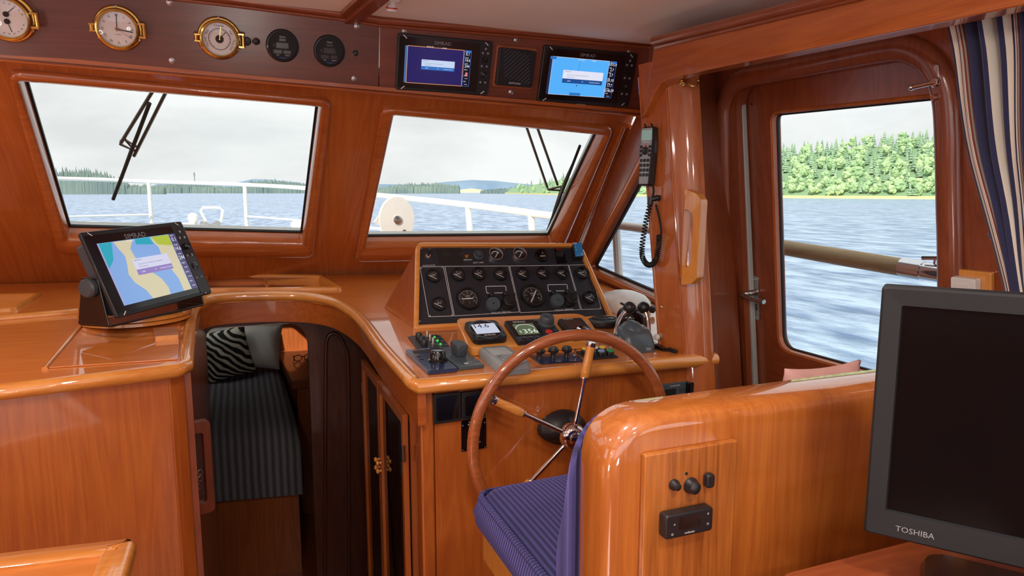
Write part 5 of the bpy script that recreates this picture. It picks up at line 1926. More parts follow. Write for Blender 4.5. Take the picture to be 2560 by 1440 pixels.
bm = bmn(); prism(bm, [G2(1090, 619), G2(1153, 616), G2(1160, 661), G2(1098, 663)][::-1], ZP, ZP + .002); obj('blank_plate', bm, BLACK, gbox, smooth=0, bevel=.0006)
for x, y in ((1054, 622), (1260, 622), (1050, 803), (1516, 783), (1053, 671), (1105, 669), (1075, 789), (1130, 787), (1500, 769)):
    u, v = G2(x, y); cyl_part('screw', gbox, u, v, [(.0028, ZP), (.0028, ZP + .001), (.001, ZP + .0016)], STEEL, 10)

FACEG = plain('gauge_face', S(22, 22, 24), .5)
LENS = glass('gauge_lens', (.93, .93, .93, 1), 0, .045)
def gauge(px, py, r, labels, needle, chrome=False, ticks=False, arc=None, deep=.013):
    u, v = G2(px, py)
    g = obj('gauge', (lambda b: (lathe(b, [(r, 0), (r, deep * .7), (r * .95, deep), (r * .86, deep), (r * .82, deep * .75), (r * .82, .003)], 36, caps=False), b)[1])(bmn()), CHROME if chrome else BLACK, gbox, m=Matrix.Translation((u, v, ZP)))
    bm = bmn(); prism(bm, circ(r * .84, 36), .002, .0032); fc = obj('face', bm, FACEG, g, smooth=0)
    z = .0036
    it = []
    n = len(labels)
    for i, s in enumerate(labels):
        a = R(205 - i * (230 / max(1, n - 1))) if ticks else R(160 - i * (110 / max(1, n - 1)))
        it.append((s, r * (.24 if not ticks else .17), r * .50 * math.cos(a), r * (.50 * math.sin(a)) - (0 if ticks else r * .06)))
    if it:
        lettering(g, it, PALE, z, 'numerals')
    bm = bmn()
    if ticks:
        for i in range(31):
            a = R(215 - i * 250 / 30); l0 = .62 if i % 5 == 0 else .68
            stroke(bm, [(r * l0 * math.cos(a), r * l0 * math.sin(a)), (r * .76 * math.cos(a), r * .76 * math.sin(a))], r * .03, z, False)
    elif arc is None:
        for i in range(6):
            a = R(165 - i * 24)
            stroke(bm, [(r * .22 * math.cos(a), r * .22 * math.sin(a) - r * .15), (r * .40 * math.cos(a), r * .40 * math.sin(a) - r * .15)], r * .06, z, False)
    else:
        pts = [(r * .55 * math.cos(R(160 - i * 12)), r * .55 * math.sin(R(160 - i * 12)) - r * .05) for i in range(12)]
        stroke(bm, pts, r * .12, z, False)
    mk = obj('scale_marks', bm, PALE, g, smooth=0); mk['kind'] = 'stuff'
    (x0, y0), (x1, y1) = needle
    bm = bmn(); stroke(bm, [(x0 * r, y0 * r), (x1 * r, y1 * r)], r * .09, z + .0012, False); obj('needle', bm, WHITE, g, smooth=0)
    bm = bmn(); lathe(bm, [(r * .83, deep * .62), (r * .5, deep * .72), (.0003, deep * .78)], 36, caps=False); obj('lens', bm, LENS, g, smooth=60)
    return g
rs = prad(GP, (1064, 691), (1102, 691)) * .98
for i, (x, y) in enumerate([(1083, 691), (1145, 688), (1197, 686), (1250, 687), (1306, 686), (1356, 684), (1404, 684), (1454, 684), (1097, 761), (1473, 745)]):
    gauge(x, y, rs, (['0', '2', '5', '10'], ['40', '80', '120'], ['8', '12', '16'])[i % 3], ((-.62, .12), (.35, -.48)))
for (x, y), nd in (((1170, 748), ((-.55, .0), (.42, .0))), ((1331, 741), ((-.28, -.52), (.38, .42)))):
    g = gauge(x, y, prad(GP, (x - 30, y), (x + 30, y)), ['0', '5', '10', '15', '20', '25', '30'], nd, ticks=True, deep=.016)
    lettering(g, [('RPM', .009, 0, .010), ('x100', .006, 0, .003), ('1', .010, .002, -.014)], PALE, .0037)
for x, y in ((1238, 638), (1298, 637)):
    g = gauge(x, y, prad(GP, (x - 18, y), (x + 18, y)), ['E', 'F'], ((-.15, -.45), (.45, .35)), chrome=True, arc=True)
# blank round meter, toggle, knobs
u, v = G2(1354, 640); r = prad(GP, (1337, 640), (1371, 640))
hm = cyl_part('hour_meter', gbox, 0, 0, [(r, 0), (r, .006), (r * .9, .010), (r * .5, .008), (.0005, .008)], BLACKG, 32)
hm.matrix_local = Matrix.Translation((u, v, ZP))
lettering(hm, [('00420', r * .3, 0, -r * .18), ('h', r * .3, .003, r * .3)], PALE, .0088)
u, v = G2(1070, 640)
tg = cyl_part('toggle_switch', gbox, 0, 0, [(.011, 0), (.011, .004), (.006, .006)], CHROME, 6); tg.matrix_local = Matrix.Translation((u, v, ZP))
bm = bmn(); tube(bm, [(0, 0, .005), (.003, .012, .022)], [.004, .006], 10); sphere(bm, (.003, .012, .022), .006, 10, 8); obj('toggle_lever', bm, BLACK, tg)
u, v = G2(1167, 641); cyl_part('lock_ring', gbox, 0, 0, [(.008, 0), (.008, .004), (.005, .005), (.004, .002)], BRASS, 16).matrix_local = Matrix.Translation((u, v, ZP))
u, v = G2(1196, 638); kb = cyl_part('link_knob', gbox, 0, 0, [(.020, 0), (.020, .004), (.012, .006), (.011, .016), (.004, .018)], DGREY, 24); kb.matrix_local = Matrix.Translation((u, v, ZP))
for (x, y), r in (((1227, 741), .012), ((1262, 739), .012), ((1381, 736), .012), ((1416, 734), .012)):
    u, v = G2(x, y); b_ = cyl_part('push_button', gbox, 0, 0, [(r, 0), (r, .006), (r * .8, .010), (r * .7, .020), (r * .5, .022)], BLACK, 20); b_.matrix_local = Matrix.Translation((u, v, ZP))
for x, y in ((1231, 763), (1391, 754)):
    u, v = G2(x, y); b_ = cyl_part('buzzer', gbox, 0, 0, [(.026, 0), (.026, .014), (.024, .017), (.004, .017)], SLATE, 28); b_.matrix_local = Matrix.Translation((u, v, ZP))
    bm = bmn(); prism(bm, circ(.003, 10), .0172, .0178); obj('buzzer_hole', bm, INK, b_, smooth=0)
for x, y in ((1268, 759), (1423, 752)):
    u, v = G2(x, y); b_ = cyl_part('key_switch', gbox, 0, 0, [(.026, 0), (.026, .008), (.021, .014), (.020, .026), (.014, .028)], BLACK, 28); b_.matrix_local = Matrix.Translation((u, v, ZP))
    bm = bmn(); prism(bm, [(-.008, -.014), (.020, -.010), (.026, .026), (.008, .02)], .018, .034); obj('switch_cover', bm, BLACK, b_, smooth=0, bevel=.003)
# rotary switch with red plate, blue charge regulator
u0 = [G2(1384, 622), G2(1406, 621), G2(1417, 658), G2(1392, 660)]
bm = bmn(); prism(bm, u0[::-1], ZP, ZP + .004); sp_ = obj('switch_plate', bm, BLACKG, gbox, smooth=0, bevel=.0008)
u, v = G2(1395, 625); lettering(sp_, [('BILGE', .009, u + .002, v)], RED, ZP + .0046)
u, v = G2(1397, 638); bm = bmn(); lathe(bm, [(.015, ZP + .004), (.014, ZP + .014), (.006, ZP + .015)], 20, M=Matrix.Translation((u, v, 0))); prism(bm, [(u - .016, v - .012), (u - .010, v - .016), (u + .018, v + .010), (u + .012, v + .016)], ZP + .008, ZP + .024)
obj('rotary_switch', bm, BLACK, sp_, smooth=40, bevel=.001)
rg = [G2(1426, 618), G2(1447, 616), G2(1452, 651), G2(1430, 653)]
BLUE = plain('blue_device', S(38, 122, 186), .4)
bm = bmn(); prism(bm, rg[::-1], ZP, ZP + .030); rgo = obj('regulator_case', bm, BLACK, gbox, smooth=0, bevel=.001)
bm = bmn(); prism(bm, offs(rg, -.002)[::-1], ZP + .030, ZP + .0312); obj('regulator_face', bm, BLUE, rgo, smooth=0)
cxu = sum(p[0] for p in rg) / 4; cyu = sum(p[1] for p in rg) / 4
lettering(rgo, [('BEP', .011, cxu - .008, cyu + .027), ('o', .009, cxu - .010, cyu + .012), ('o', .009, cxu - .010, cyu), ('o', .009, cxu - .010, cyu - .024), ('O', .014, cxu + .008, cyu - .020)], PALE, ZP + .0316)

# ============================================================ instrument pod on the desk
a22 = R(20)
PD = Fr((.82, 1.86, dz(.82, 1.86) + .030), (1, 0, KX), (0, math.cos(a22), math.sin(a22)))
q = [PD.px(1172, 873), PD.px(1512, 858), PD.px(1462, 783), PD.px(1140, 797)]
q[1] = (q[1][0], q[0][1])
pq = rpoly(q, [.03, .05, .05, .02], 6)
bm = bmn()
top = p3(pq, 0, PD)
top2 = p3(offs(pq, -.004), .003, PD)
botp = [V((p.x, p.y, dz(p.x, p.y) + .001)) for p in top]
loft(bm, [botp, top, top2], cap0=True, cap1=True)
pod = obj('instrument_plinth', bm, OAKX, smooth=30, bevel=.002)
tag(pod, 'rounded wedge of pale teak holding three autopilot instruments', 'plinth')

# wind/depth display
c, w, h, a = quadfit(PD, (1166, 801), (1240, 797), (1262, 845), (1190, 855), .022)
w = h = (w + h) / 2
o = thing('depth_display', 'square black instrument reading 14.6 on the teak wedge', 'display', PD.mat(c.x, c.y, .003, a * .5))
bm = bmn(); prism(bm, rpoly(rrect(w, h), .02, 4), 0, .020); obj('housing', bm, BLACK, o, smooth=0, bevel=.003, seg=3)
bm = bmn(); lathe(bm, [(w * .49, .019), (w * .485, .0225), (w * .45, .0235), (w * .43, .0205)], 48, caps=False); obj('bezel_ring', bm, DGREY, o, smooth=50)
flat(o, 'front_glass', circ(w * .435, 40), .0208, BLACKG)
flat(o, 'screen', rrect(w * .70, h * .52, .002, 2, 0, h * .03), .0213, sc('instr', (206, 212, 232), .9))
lettering(o, [('14.6', h * .30, -w * .10, h * .16, 0, 'CENTER', None, .95)], INK, .0217, 'reading')
lettering(o, [('DEPTH', h * .05, -w * .26, h * .265)], INK, .0217, 'caption')
lettering(o, [('SIMRAD', h * .10, 0, -h * .33)], PALE, .0217, 'maker_mark')
for sx in (-1, 1):
    cyl_part('key', o, sx * w * .38, -h * .38, [(.006, .019), (.006, .0225), (.003, .0232)], DGREY, 14)

# autopilot
c, w, h, a = quadfit(PD, (1264, 803), (1376, 797), (1410, 846), (1292, 856), .016)
o = thing('autopilot', 'black autopilot with green screen reading 356 and large knob', 'autopilot', PD.mat(c.x, c.y, .003, a * .6))
bm = bmn(); prism(bm, rrect(w, h, .006, 3), 0, .016); obj('housing', bm, MATT, o, smooth=0, bevel=.003, seg=3)
flat(o, 'front_glass', rrect(w * .60, h * .74, .002, 2, -w * .18, h * .09), .0166, BLACKG)
flat(o, 'screen', rrect(w * .44, h * .52, .002, 2, -w * .18, h * .02), .0171, sc('pilot', (96, 112, 84), .8))
lettering(o, [('356', h * .27, -w * .12, -h * .10), ('S', h * .14, -w * .33, -h * .10)], sc('pilotlit', (232, 236, 222)), .0175, 'reading')
bm = bmn(); stroke(bm, [(-w * .18 + w * .21 * math.cos(R(t)), h * .0 + h * .24 * math.sin(R(t))) for t in range(170, 5, -12)], .002, .0174, False); obj('heading_arc', bm, sc('pilotlit', (232, 236, 222)), o, smooth=0)
lettering(o, [('SIMRAD', h * .10, -w * .22, h * .37)], PALE, .0171, 'maker_mark')
cyl_part('course_knob', o, w * .32, h * .20, [(.026, .015), (.026, .022), (.023, .025), (.022, .042), (.019, .046), (.010, .046), (.008, .043)], DGREY, 32)
cyl_part('standby_key', o, w * .25, -h * .18, [(.011, .015), (.011, .019), (.006, .0205)], RED, 20)
for x, y in ((-.34, -.41), (-.20, -.41), (-.05, -.41), (.10, -.41), (.42, -.18), (.36, -.34), (.17, .36)):
    cyl_part('key', o, w * x, h * y, [(.008, .015), (.008, .018), (.004, .019)], BLACK, 16)
lettering(o, [('-10', .006, -w * .34, -h * .41), ('-1', .006, -w * .20, -h * .41)], RED, .0194, 'port_marks')
lettering(o, [('1', .006, -w * .05, -h * .41), ('10', .006, w * .10, -h * .41)], PALE, .0194, 'starboard_marks')

# stereo remote
c, w, h, a = quadfit(PD, (1396, 797), (1456, 793), (1490, 838), (1426, 843), .02)
o = thing('stereo_remote', 'black stereo remote with silver dial, right on the teak wedge', 'remote', PD.mat(c.x, c.y, .003, a * .5))
bm = bmn(); prism(bm, rrect(w, h, .012, 4), 0, .018); obj('housing', bm, BLACK, o, smooth=0, bevel=.004, seg=3)
flat(o, 'screen', rrect(w * .66, h * .46, .003, 2, -w * .04, h * .14), .0186, plain('dim_screen', S(70, 54, 50), .2, coat=.5))
lettering(o, [('FUSION', h * .085, -w * .10, h * .42)], PALE, .0189, 'maker_mark')
cyl_part('dial', o, w * .12, -h * .22, [(.021, .017), (.021, .022), (.018, .024), (.009, .022), (.008, .019)], CHROME, 32)
cyl_part('dial_centre', o, w * .12, -h * .22, [(.008, .018), (.007, .0235), (.001, .024)], BLACK, 20)
lettering(o, [('-+', h * .10, -w * .28, -h * .2), ('menu', h * .06, -w * .26, -h * .32)], PALE, .0189, 'key_marks')

# ============================================================ loose and let-in controls on the desk
def desk_box(name, label, cat, tl, tr, br, bl, t, mat, r=.004, bevel=.0015):
    c, w, h, a = quadfit(DK, tl, tr, br, bl, t)
    o = thing(name, label, cat, DK.mat(c.x, c.y, .0005, a))
    bm = bmn(); prism(bm, rrect(w, h, r, 3), 0, t); obj('base', bm, mat, o, smooth=0, bevel=bevel)
    return o, w, h
# alarm panel with toggles
o, w, h = desk_box('alarm_panel', 'small black panel with toggles and green lamps on the desk corner', 'panel', (1022, 840), (1102, 836), (1124, 869), (1040, 873), .004, MATT)
for i in range(3):
    y = h * (.28 - .27 * i)
    k = cyl_part('rocker', o, -w * .22, y, [(.010, .004), (.010, .018), (.008, .021), (.002, .021)], BLACK, 18)
    cyl_part('lamp', o, w * .26, y - .004, [(.004, .004), (.004, .008), (.001, .010)], plain('green_lamp', S(70, 190, 90), .3, emit=S(60, 220, 90), es=.5), 12)
    if i < 3:
        bm = bmn(); lathe(bm, [(.006, .004), (.006, .008), (.003, .009)], 8, M=Matrix.Translation((w * .04, y, 0))); tube(bm, [(w * .04, y, .008), (w * .05, y + .006, .024)], [.0025, .004], 8); obj('toggle', bm, STEEL, o)
lettering(o, [('ALARM PANEL', .008, .0, h * .43), ('TEST', .006, w * .14, h * .27), ('MUTE', .006, w * .14, 0), ('MAIN', .006, w * .14, -h * .27), ('FWD', .006, w * .40, h * .24), ('AFT', .006, w * .40, -.004), ('LUB', .006, w * .40, -h * .3)], PALE, .0046)
for sx in (-.46, .02, .46):
    cyl_part('screw', o, sx * w, h * .46, [(.003, .004), (.003, .005), (.001, .0056)], STEEL, 10)
# thruster panels
o, w, h = desk_box('thruster_panel', 'dark blue thruster panel with round knob at the desk corner', 'panel', (1026, 873), (1096, 868), (1129, 921), (1057, 929), .012, NAVYP)
cyl_part('control_knob', o, w * .14, -h * .12, [(.028, .012), (.028, .016), (.023, .020), (.021, .038), (.017, .043), (.006, .044)], BLACKG, 32)
bm = bmn(); prism(bm, rrect(w * .70, h * .11, .003, 3, 0, h * .33), .010, .0124); obj('display_slot', bm, INK, o, smooth=0)
for x, y in ((-.32, .12), (-.32, 0), (.34, .20), (.40, .10)):
    bm = bmn(); prism(bm, rrect(.012, .007, .002, 2, x * w, y * h), .012, .0135); obj('key', bm, BLACK, o, smooth=0, bevel=.0006)
lettering(o, [('SLEIPNER', .008, w * .16, h * .44), ('PJC', .006, -w * .28, h * .44)], PALE, .0126)
o, w, h = desk_box('thruster_panel', 'slate thruster panel with square joystick beside the round knob', 'panel', (1101, 869), (1160, 865), (1197, 912), (1132, 920), .010, SLATE)
bm = bmn()
Mj = Matrix.Translation((w * .06, h * .06, .010))
loft(bm, [[Mj @ V((x * s, y * s2, z)) for x, y in rrect(.036, .06, .008, 3)] for z, s, s2 in ((0, .75, .8), (.008, .85, .85), (.03, 1, 1), (.036, .9, .95))], cap0=True, cap1=True)
obj('joystick', bm, DGREY, o, smooth=40, bevel=.002)
for x, y in ((-.34, .1), (-.25, -.12)):
    bm = bmn(); stroke(bm, circ(.007, 14, x * w, y * h), .001, .0104); obj('ring_mark', bm, GREYP, o, smooth=0)
lettering(o, [('START', .006, .0, h * .43), ('ON OFF', .005, w * .1, -h * .33), ('*', .014, w * .38, -h * .27), ('LEWMAR', .005, w * .30, -h * .45)], PALE, .0106)
flat(o, 'white_label', rrect(.012, .008, .001, 2, -w * .08, -h * .37), .0106, PALE)
# grey instrument
c, w, h, a = quadfit(DK, (1211, 866), (1280, 861), (1316, 908), (1236, 914), .03)
o = thing('tank_monitor', 'light grey unit with pale screen and triangle keys on the desk', 'monitor', DK.mat(c.x, c.y, .0005, a))
bm = bmn(); b0 = rrect(w, h, .012, 4); loft(bm, [p3(b0, 0), p3(b0, .014), p3(rrect(w * .93, h * .90, .012, 4, 0, .004), .028), p3(rrect(w * .90, h * .86, .011, 4, 0, .004), .030)], cap0=True, cap1=True); obj('housing', bm, GREY, o, smooth=40)
flat(o, 'screen', rrect(w * .66, h * .36, .003, 2, -w * .02, h * .19), .0306, plain('pale_lcd', S(206, 216, 214), .12, coat=1.0))
bm = bmn()
for q in ([(-.30, -.30), (-.06, -.30), (-.30, -.06)], [(-.02, -.06), (-.24, -.06), (-.02, -.30)]):
    stroke(bm, [(x * w, y * h) for x, y in q], .0012, .0305)
for x in (.12, .32):
    stroke(bm, circ(.009, 16, x * w, -h * .17), .0012, .0305)
obj('key_outlines', bm, DGREY, o, smooth=0)
# pull-knob strip
o, w, h = desk_box('switch_strip', 'black strip with pull knobs and a toggle behind the wheel rim', 'panel', (1334, 886), (1440, 881), (1458, 901), (1338, 911), .003, NAVYP)
for x in (-.38, -.08, .22):
    cyl_part('pull_knob', o, x * w, h * .05, [(.010, .003), (.008, .008), (.007, .016), (.015, .020), (.016, .027), (.012, .033), (.002, .034)], BLACK, 24)
bm = bmn(); lathe(bm, [(.007, .003), (.007, .007), (.003, .008)], 6, M=Matrix.Translation((w * .40, 0, 0))); tube(bm, [(w * .40, 0, .007), (w * .41, .004, .024)], [.002, .0035], 8); obj('toggle', bm, CHROME, o)
lettering(o, [('WASH', .006, -w * .08, -h * .38), ('WIPER', .006, w * .22, -h * .38)], PALE, .0034)
# coloured buttons
o, w, h = desk_box('button_panel', 'black panel of yellow, blue and green buttons behind the wheel', 'panel', (1444, 878), (1518, 872), (1541, 893), (1462, 898), .004, MATT)
for x, y, c3, nm in ((-.30, .18, (232, 192, 70), 'yellow'), (.28, .22, (232, 192, 70), 'yellow'), (.06, -.20, (120, 150, 190), 'blue'), (.34, -.22, (40, 150, 90), 'green'), (.04, .24, (200, 214, 220), 'white'), (-.24, -.22, (60, 60, 66), 'black')):
    b_ = cyl_part('button', o, x * w, y * h, [(.012, .004), (.012, .014), (.011, .016)], BLACK, 20)
    cyl_part('cap', b_, x * w, y * h, [(.0105, .0145), (.0105, .019), (.008, .021), (.001, .0215)], plain(nm + '_cap', S(*c3), .35), 20, label=nm + ' cap')
# mouse-like puck
pk = DK.px(1508, 815)
o = thing('desk_puck', 'oval black remote puck with crossed ridges below the gauge box', 'remote', DK.mat(pk[0], pk[1], .0005, R(-4)))
bm = bmn(); Me = Matrix.Diagonal((1.25, .85, 1, 1)); lathe(bm, [(.048, 0), (.052, .006), (.052, .014), (.048, .019)], 36, M=Me); obj('base', bm, BLACK, o)
bm = bmn(); lathe(bm, [(.047, .0185), (.044, .024), (.03, .029), (.0005, .031)], 36, M=Me); obj('top_shell', bm, DGREY, o)
bm = bmn(); tube(bm, [(.045 * math.cos(a * .26), .026 * math.sin(a * .26), .0285) for a in range(24)], .0016, 6, closed=True); tube(bm, [(-.04, -.012, .0285), (0, 0, .0315), (.04, .014, .0285)], .0014, 6); tube(bm, [(-.02, .024, .0285), (0, 0, .0315), (.02, -.024, .0285)], .0014, 6)
obj('ridges', bm, RUBBER, o)
# engine control with twin levers
tc_ = DK.px(1582, 872)
o = thing('engine_control', 'grey twin-lever engine control with black ball knobs', 'throttle', DK.mat(tc_[0], tc_[1], .0005, R(2)))
bm = bmn(); b0 = rrect(.108, .10, .018, 5)
loft(bm, [p3(b0, 0), p3(b0, .018), p3(rrect(.10, .090, .02, 5, 0, .004), .045), p3(rrect(.096, .07, .022, 5, 0, .008), .062), p3(rrect(.08, .045, .02, 5, 0, .012), .070)], cap0=True, cap1=True)
obj('housing', bm, SLATE, o, smooth=50)
bm = bmn(); sphere(bm, (-.005, .010, .050), .04, 24, 14, (1, 1.0, .95)); obj('dome', bm, SLATE, o)
lettering(o, [('TEX', .011, .022, .0, 0)], PALE, .0, 'side_letters').matrix_local = Matrix.Translation((0, -.0505, .011)) @ Matrix.Rotation(math.pi / 2, 4, 'X')
def lever(pts, ball, side):
    bm = bmn(); P = [PI2 @ at(x, y, k) for x, y, k in pts]
    tube(bm, catmull(P, 6), .0065, 12); lv = obj('lever', bm, CHROME, o, smooth=60)
    bm = bmn(); sphere(bm, PI2 @ at(*ball), .0195, 24, 16); obj('ball_knob', bm, BLACK, lv)
    bm = bmn(); Mh = Matrix.Translation(P[0]) @ Matrix.Rotation(math.pi / 2, 4, 'Y'); lathe(bm, [(.014, -.010), (.016, 0), (.012, .010)], 18, M=Mh); obj('pivot', bm, CHROME, lv)
PI2 = o.matrix_world.inverted()
kk = (o.matrix_world.translation - EYE).dot(_fw)
lever([(1537, 846, kk - .01), (1541, 820, kk), (1550, 795, kk + .015), (1566, 776, kk + .02)], (1574, 769, kk + .02), -1)
lever([(1621, 850, kk + .03), (1622, 820, kk + .04), (1619, 795, kk + .05), (1611, 776, kk + .055)], (1609, 769, kk + .06), 1)
# hooded compass
hc2 = DK.px(1578, 822)
o = thing('steering_compass', 'black hooded steering compass behind the throttle levers', 'compass', DK.mat(hc2[0], hc2[1], .0005, R(-12)))
bm = bmn(); lathe(bm, [(.04, 0), (.044, .01), (.04, .022)], 28); obj('base', bm, BLACK, o)
bm = bmn(); sphere(bm, (0, 0, .036), .044, 24, 14, (1.08, .95, .85)); obj('bowl', bm, BLACKG, o)
bm = bmn(); sphere(bm, (-.004, .006, .042), .047, 24, 14, (1.02, .9, .85)); bmesh.ops.bisect_plane(bm, geom=bm.verts[:] + bm.edges[:] + bm.faces[:], plane_co=(0, .0, .05), plane_no=(.35, -.55, -.75), clear_outer=True); obj('hood', bm, BLACK, o)
bm = bmn()
for i in range(5):
    tube(bm, [(.022 + i * .006, -.046 + i * .006, .008), (.030 + i * .005, -.034 + i * .006, .046)], .0018, 6)
obj('lens_ribs', bm, PEWTER, o)['kind'] = 'stuff'
# white dome behind
wd = DK.px(1560, 772)
o = thing('antenna_dome', 'low white antenna dome at the foot of the quarter window', 'antenna', DK.mat(wd[0], wd[1], .0005))
bm = bmn(); lathe(bm, [(.10, 0), (.105, .012), (.10, .035), (.08, .055), (.045, .068), (.0005, .072)], 36); obj('dome', bm, WHITE, o)
bm = bmn(); tube(bm, catmull([(-.07, -.085, .045), (-.02, -.11, .02), (.02, -.115, .012), (.05, -.11, .03)], 5), .004, 8); obj('cable', bm, BLACK, o)
bm = bmn(); lathe(bm, [(.011, 0), (.013, .012), (.008, .024)], 14, M=Matrix.Translation((.055, -.11, .012)) @ Matrix.Rotation(.5, 4, 'X')); obj('cable_plug', bm, BLACK, o)
# rocker and small clip by the post
c_ = DK.px(1646, 872)
o = thing('rocker_switch', 'black rocker switch let into the desk beside the post', 'switch', DK.mat(c_[0], c_[1], .0005, R(18)))
bm = bmn(); prism(bm, rrect(.026, .065, .003, 2), 0, .004); obj('bezel', bm, BLACK, o, smooth=0, bevel=.001)
bm = bmn(); loft(bm, [[V((x, -.026, .004)), V((x, .026, .004)), V((x, .026, .016)), V((x, -.026, .007))] for x in (-.010, .010)], cap0=True, cap1=True); obj('rocker', bm, BLACKG, o, smooth=0, bevel=.001)
c_ = DK.px(1681, 881)
o = thing('cable_clip', 'small black clip at the right end of the helm desk', 'clip', DK.mat(c_[0], c_[1], .0005, R(14)))
bm = bmn(); prism(bm, rrect(.010, .034, .003, 3), 0, .012); obj('clip_body', bm, BLACK, o, smooth=0, bevel=.002)
bm = bmn(); lathe(bm, [(.002, .012), (.002, .014)], 8); obj('clip_pin', bm, PEWTER, o)
c_ = PO.px(1648, 842)
o = thing('stop_knob', 'small white knob low on the post beside the desk', 'knob', PO.mat(c_[0], c_[1], .0))
bm = bmn(); lathe(bm, [(.006, 0), (.006, .008), (.010, .010), (.010, .018), (.004, .021)], 18); obj('knob', bm, WHITE, o)
bm = bmn(); lathe(bm, [(.012, 0), (.012, .002), (.008, .003)], 18); obj('rosette', bm, STEEL, o)

# ============================================================ console front: radio, windlass switch
CF = Fr((CA[0] + .04, CA[1] + .001, .9), (CB[0] - CA[0] - .038, CB[1] - CA[1], 0), (0, 0, 1))
def cf_box(name, label, cat, q, t, mat, r=.004):
    c, w, h, a = quadfit(CF, *q, t)
    o = thing(name, label, cat, CF.mat(c.x, c.y, 0))
    bm = bmn(); prism(bm, rrect(w, h, r, 3), 0, t); obj('case', bm, mat, o, smooth=0, bevel=.002)
    return o, w, h
o, w, h = cf_box('switch_box', 'flat black switch box on the console front, left one', 'switch box', ((1085, 986), (1153, 981), (1153, 1054), (1084, 1060)), .012, BLACK)
bm = bmn(); prism(bm, rrect(w * .8, h * .8, .003, 2), .012, .0132); obj('cover', bm, BLACKG, o, smooth=0, bevel=.0006)
o, w, h = cf_box('switch_box', 'flat black switch box on the console front, beside the wheel rim', 'switch box', ((1155, 981), (1214, 977), (1214, 1045), (1155, 1049)), .016, BLACK)
bm = bmn(); prism(bm, rrect(w * .74, h * .74, .003, 2), .016, .0172); obj('cover', bm, BLACKG, o, smooth=0, bevel=.0006)
o, w, h = cf_box('windlass_switch', 'black ANCHOR WINDLASS switch plate below the switch boxes', 'switch', ((1154, 1050), (1216, 1046), (1216, 1122), (1153, 1128)), .003, BLACKG, .001)
lettering(o, [('ANCHOR', h * .085, 0, h * .42), ('WINDLASS', h * .085, 0, h * .34), ('UP', h * .07, 0, h * .15), ('SEE INSTRUCTIONS', h * .05, 0, -h * .26), ('BEFORE USE', h * .05, 0, -h * .33)], PALE, .0034)
bm = bmn(); lathe(bm, [(.008, .003), (.008, .008), (.004, .009)], 12); tube(bm, [(0, 0, .008), (0, .006, .024)], [.0035, .005], 8); sphere(bm, (0, .006, .024), .007, 12, 8, (1.3, 1, .8)); obj('toggle', bm, WHITE, o)
for sx, sy in ((-.44, .34), (-.44, -.46), (.44, .34), (.44, -.46)):
    cyl_part('screw', o, sx * w, sy * h, [(.002, .003), (.002, .004), (.0008, .0045)], STEEL, 8)
o, w, h = cf_box('heater_panel', 'slate control panel with keys at the right of the console front', 'panel', ((1640, 962), (1717, 955), (1717, 1012), (1640, 1019)), .008, SLATE)
flat(o, 'lcd', rrect(w * .38, h * .28, .001, 2, -w * .05, h * .12), .0086, INK)
for x in (-.36, .34):
    bm = bmn(); prism(bm, rrect(w * .18, h * .16, .002, 2, x * w, h * .14), .008, .0092); obj('key', bm, DGREY, o, smooth=0)
for x in (-.3, -.1, .1, .3):
    bm = bmn(); prism(bm, rrect(w * .15, h * .14, .002, 2, x * w, -h * .22), .008, .0092); obj('key', bm, DGREY, o, smooth=0)
lettering(o, [('WATERMAKER', h * .08, w * .1, h * .38)], PALE, .0087)
o, w, h = cf_box('relay_box', 'plain black box at the right end of the console front', 'box', ((1721, 956), (1784, 950), (1784, 992), (1721, 1000)), .022, BLACKG)
bm = bmn(); prism(bm, rrect(w * .86, h * .8, .003, 2), .022, .0235); obj('lid', bm, BLACK, o, smooth=0, bevel=.001)

# ============================================================ steering wheel
KW = 1.86
wc = at(1432, 1091, KW)
WR = .280
wyaw = R(-3)
WF = Fr(wc, (math.cos(wyaw), math.sin(wyaw), 0), (0, -.01, 1))
wheel = thing('helm_wheel', 'wooden spoked steering wheel with chrome rods', 'steering wheel', WF.mat())
RIMW = wood('wheel_teak', 0, S(190, 106, 56), S(126, 58, 28), scale=2)
bm = bmn()
tube(bm, [(WR * math.cos(2 * math.pi * i / 96), WR * math.sin(2 * math.pi * i / 96), 0) for i in range(96)], .0155, 16, closed=True, upv=(0, 0, 1), flat=.85)
obj('rim', bm, RIMW, wheel, smooth=80)
bm = bmn(); lathe(bm, [(.034, -.02), (.036, -.008), (.036, .008), (.028, .018), (.018, .020), (.016, .028), (.010, .030), (.0005, .031)], 32); obj('hub', bm, CHROME, wheel, smooth=50)
for i in range(5):
    a = R(79 + 72 * i)
    d = V((math.cos(a), math.sin(a), 0))
    bm = bmn(); rod(bm, d * .03, d * (WR * .66), .0062, 12); sp1 = obj('spoke', bm, CHROME, wheel, smooth=60)
    Ms = Matrix(((d.y, 0, d.x, 0), (-d.x, 0, d.y, 0), (0, -1, 0, 0), (0, 0, 0, 1)))
    Ms = Matrix.Translation((0, 0, 0)) @ Matrix(((-d.y, 0, d.x, 0), (d.x, 0, d.y, 0), (0, 1, 0, 0), (0, 0, 0, 1)))
    bm = bmn(); lathe(bm, [(.009, WR * .58), (.0125, WR * .60), (.0135, WR * .66), (.0125, WR * .76), (.0115, WR * .84), (.0125, WR * .90)], 18, M=Ms); obj('spoke_handle', bm, OAKX, sp1, smooth=50)
    bm = bmn(); lathe(bm, [(.011, WR * .575), (.0115, WR * .585), (.0105, WR * .60)], 18, M=Ms); obj('ferrule', bm, CHROME, sp1); bm = bmn(); lathe(bm, [(.0132, WR * .895), (.0136, WR * .905), (.0132, WR * .935)], 18, M=Ms); obj('ferrule', bm, CHROME, sp1)
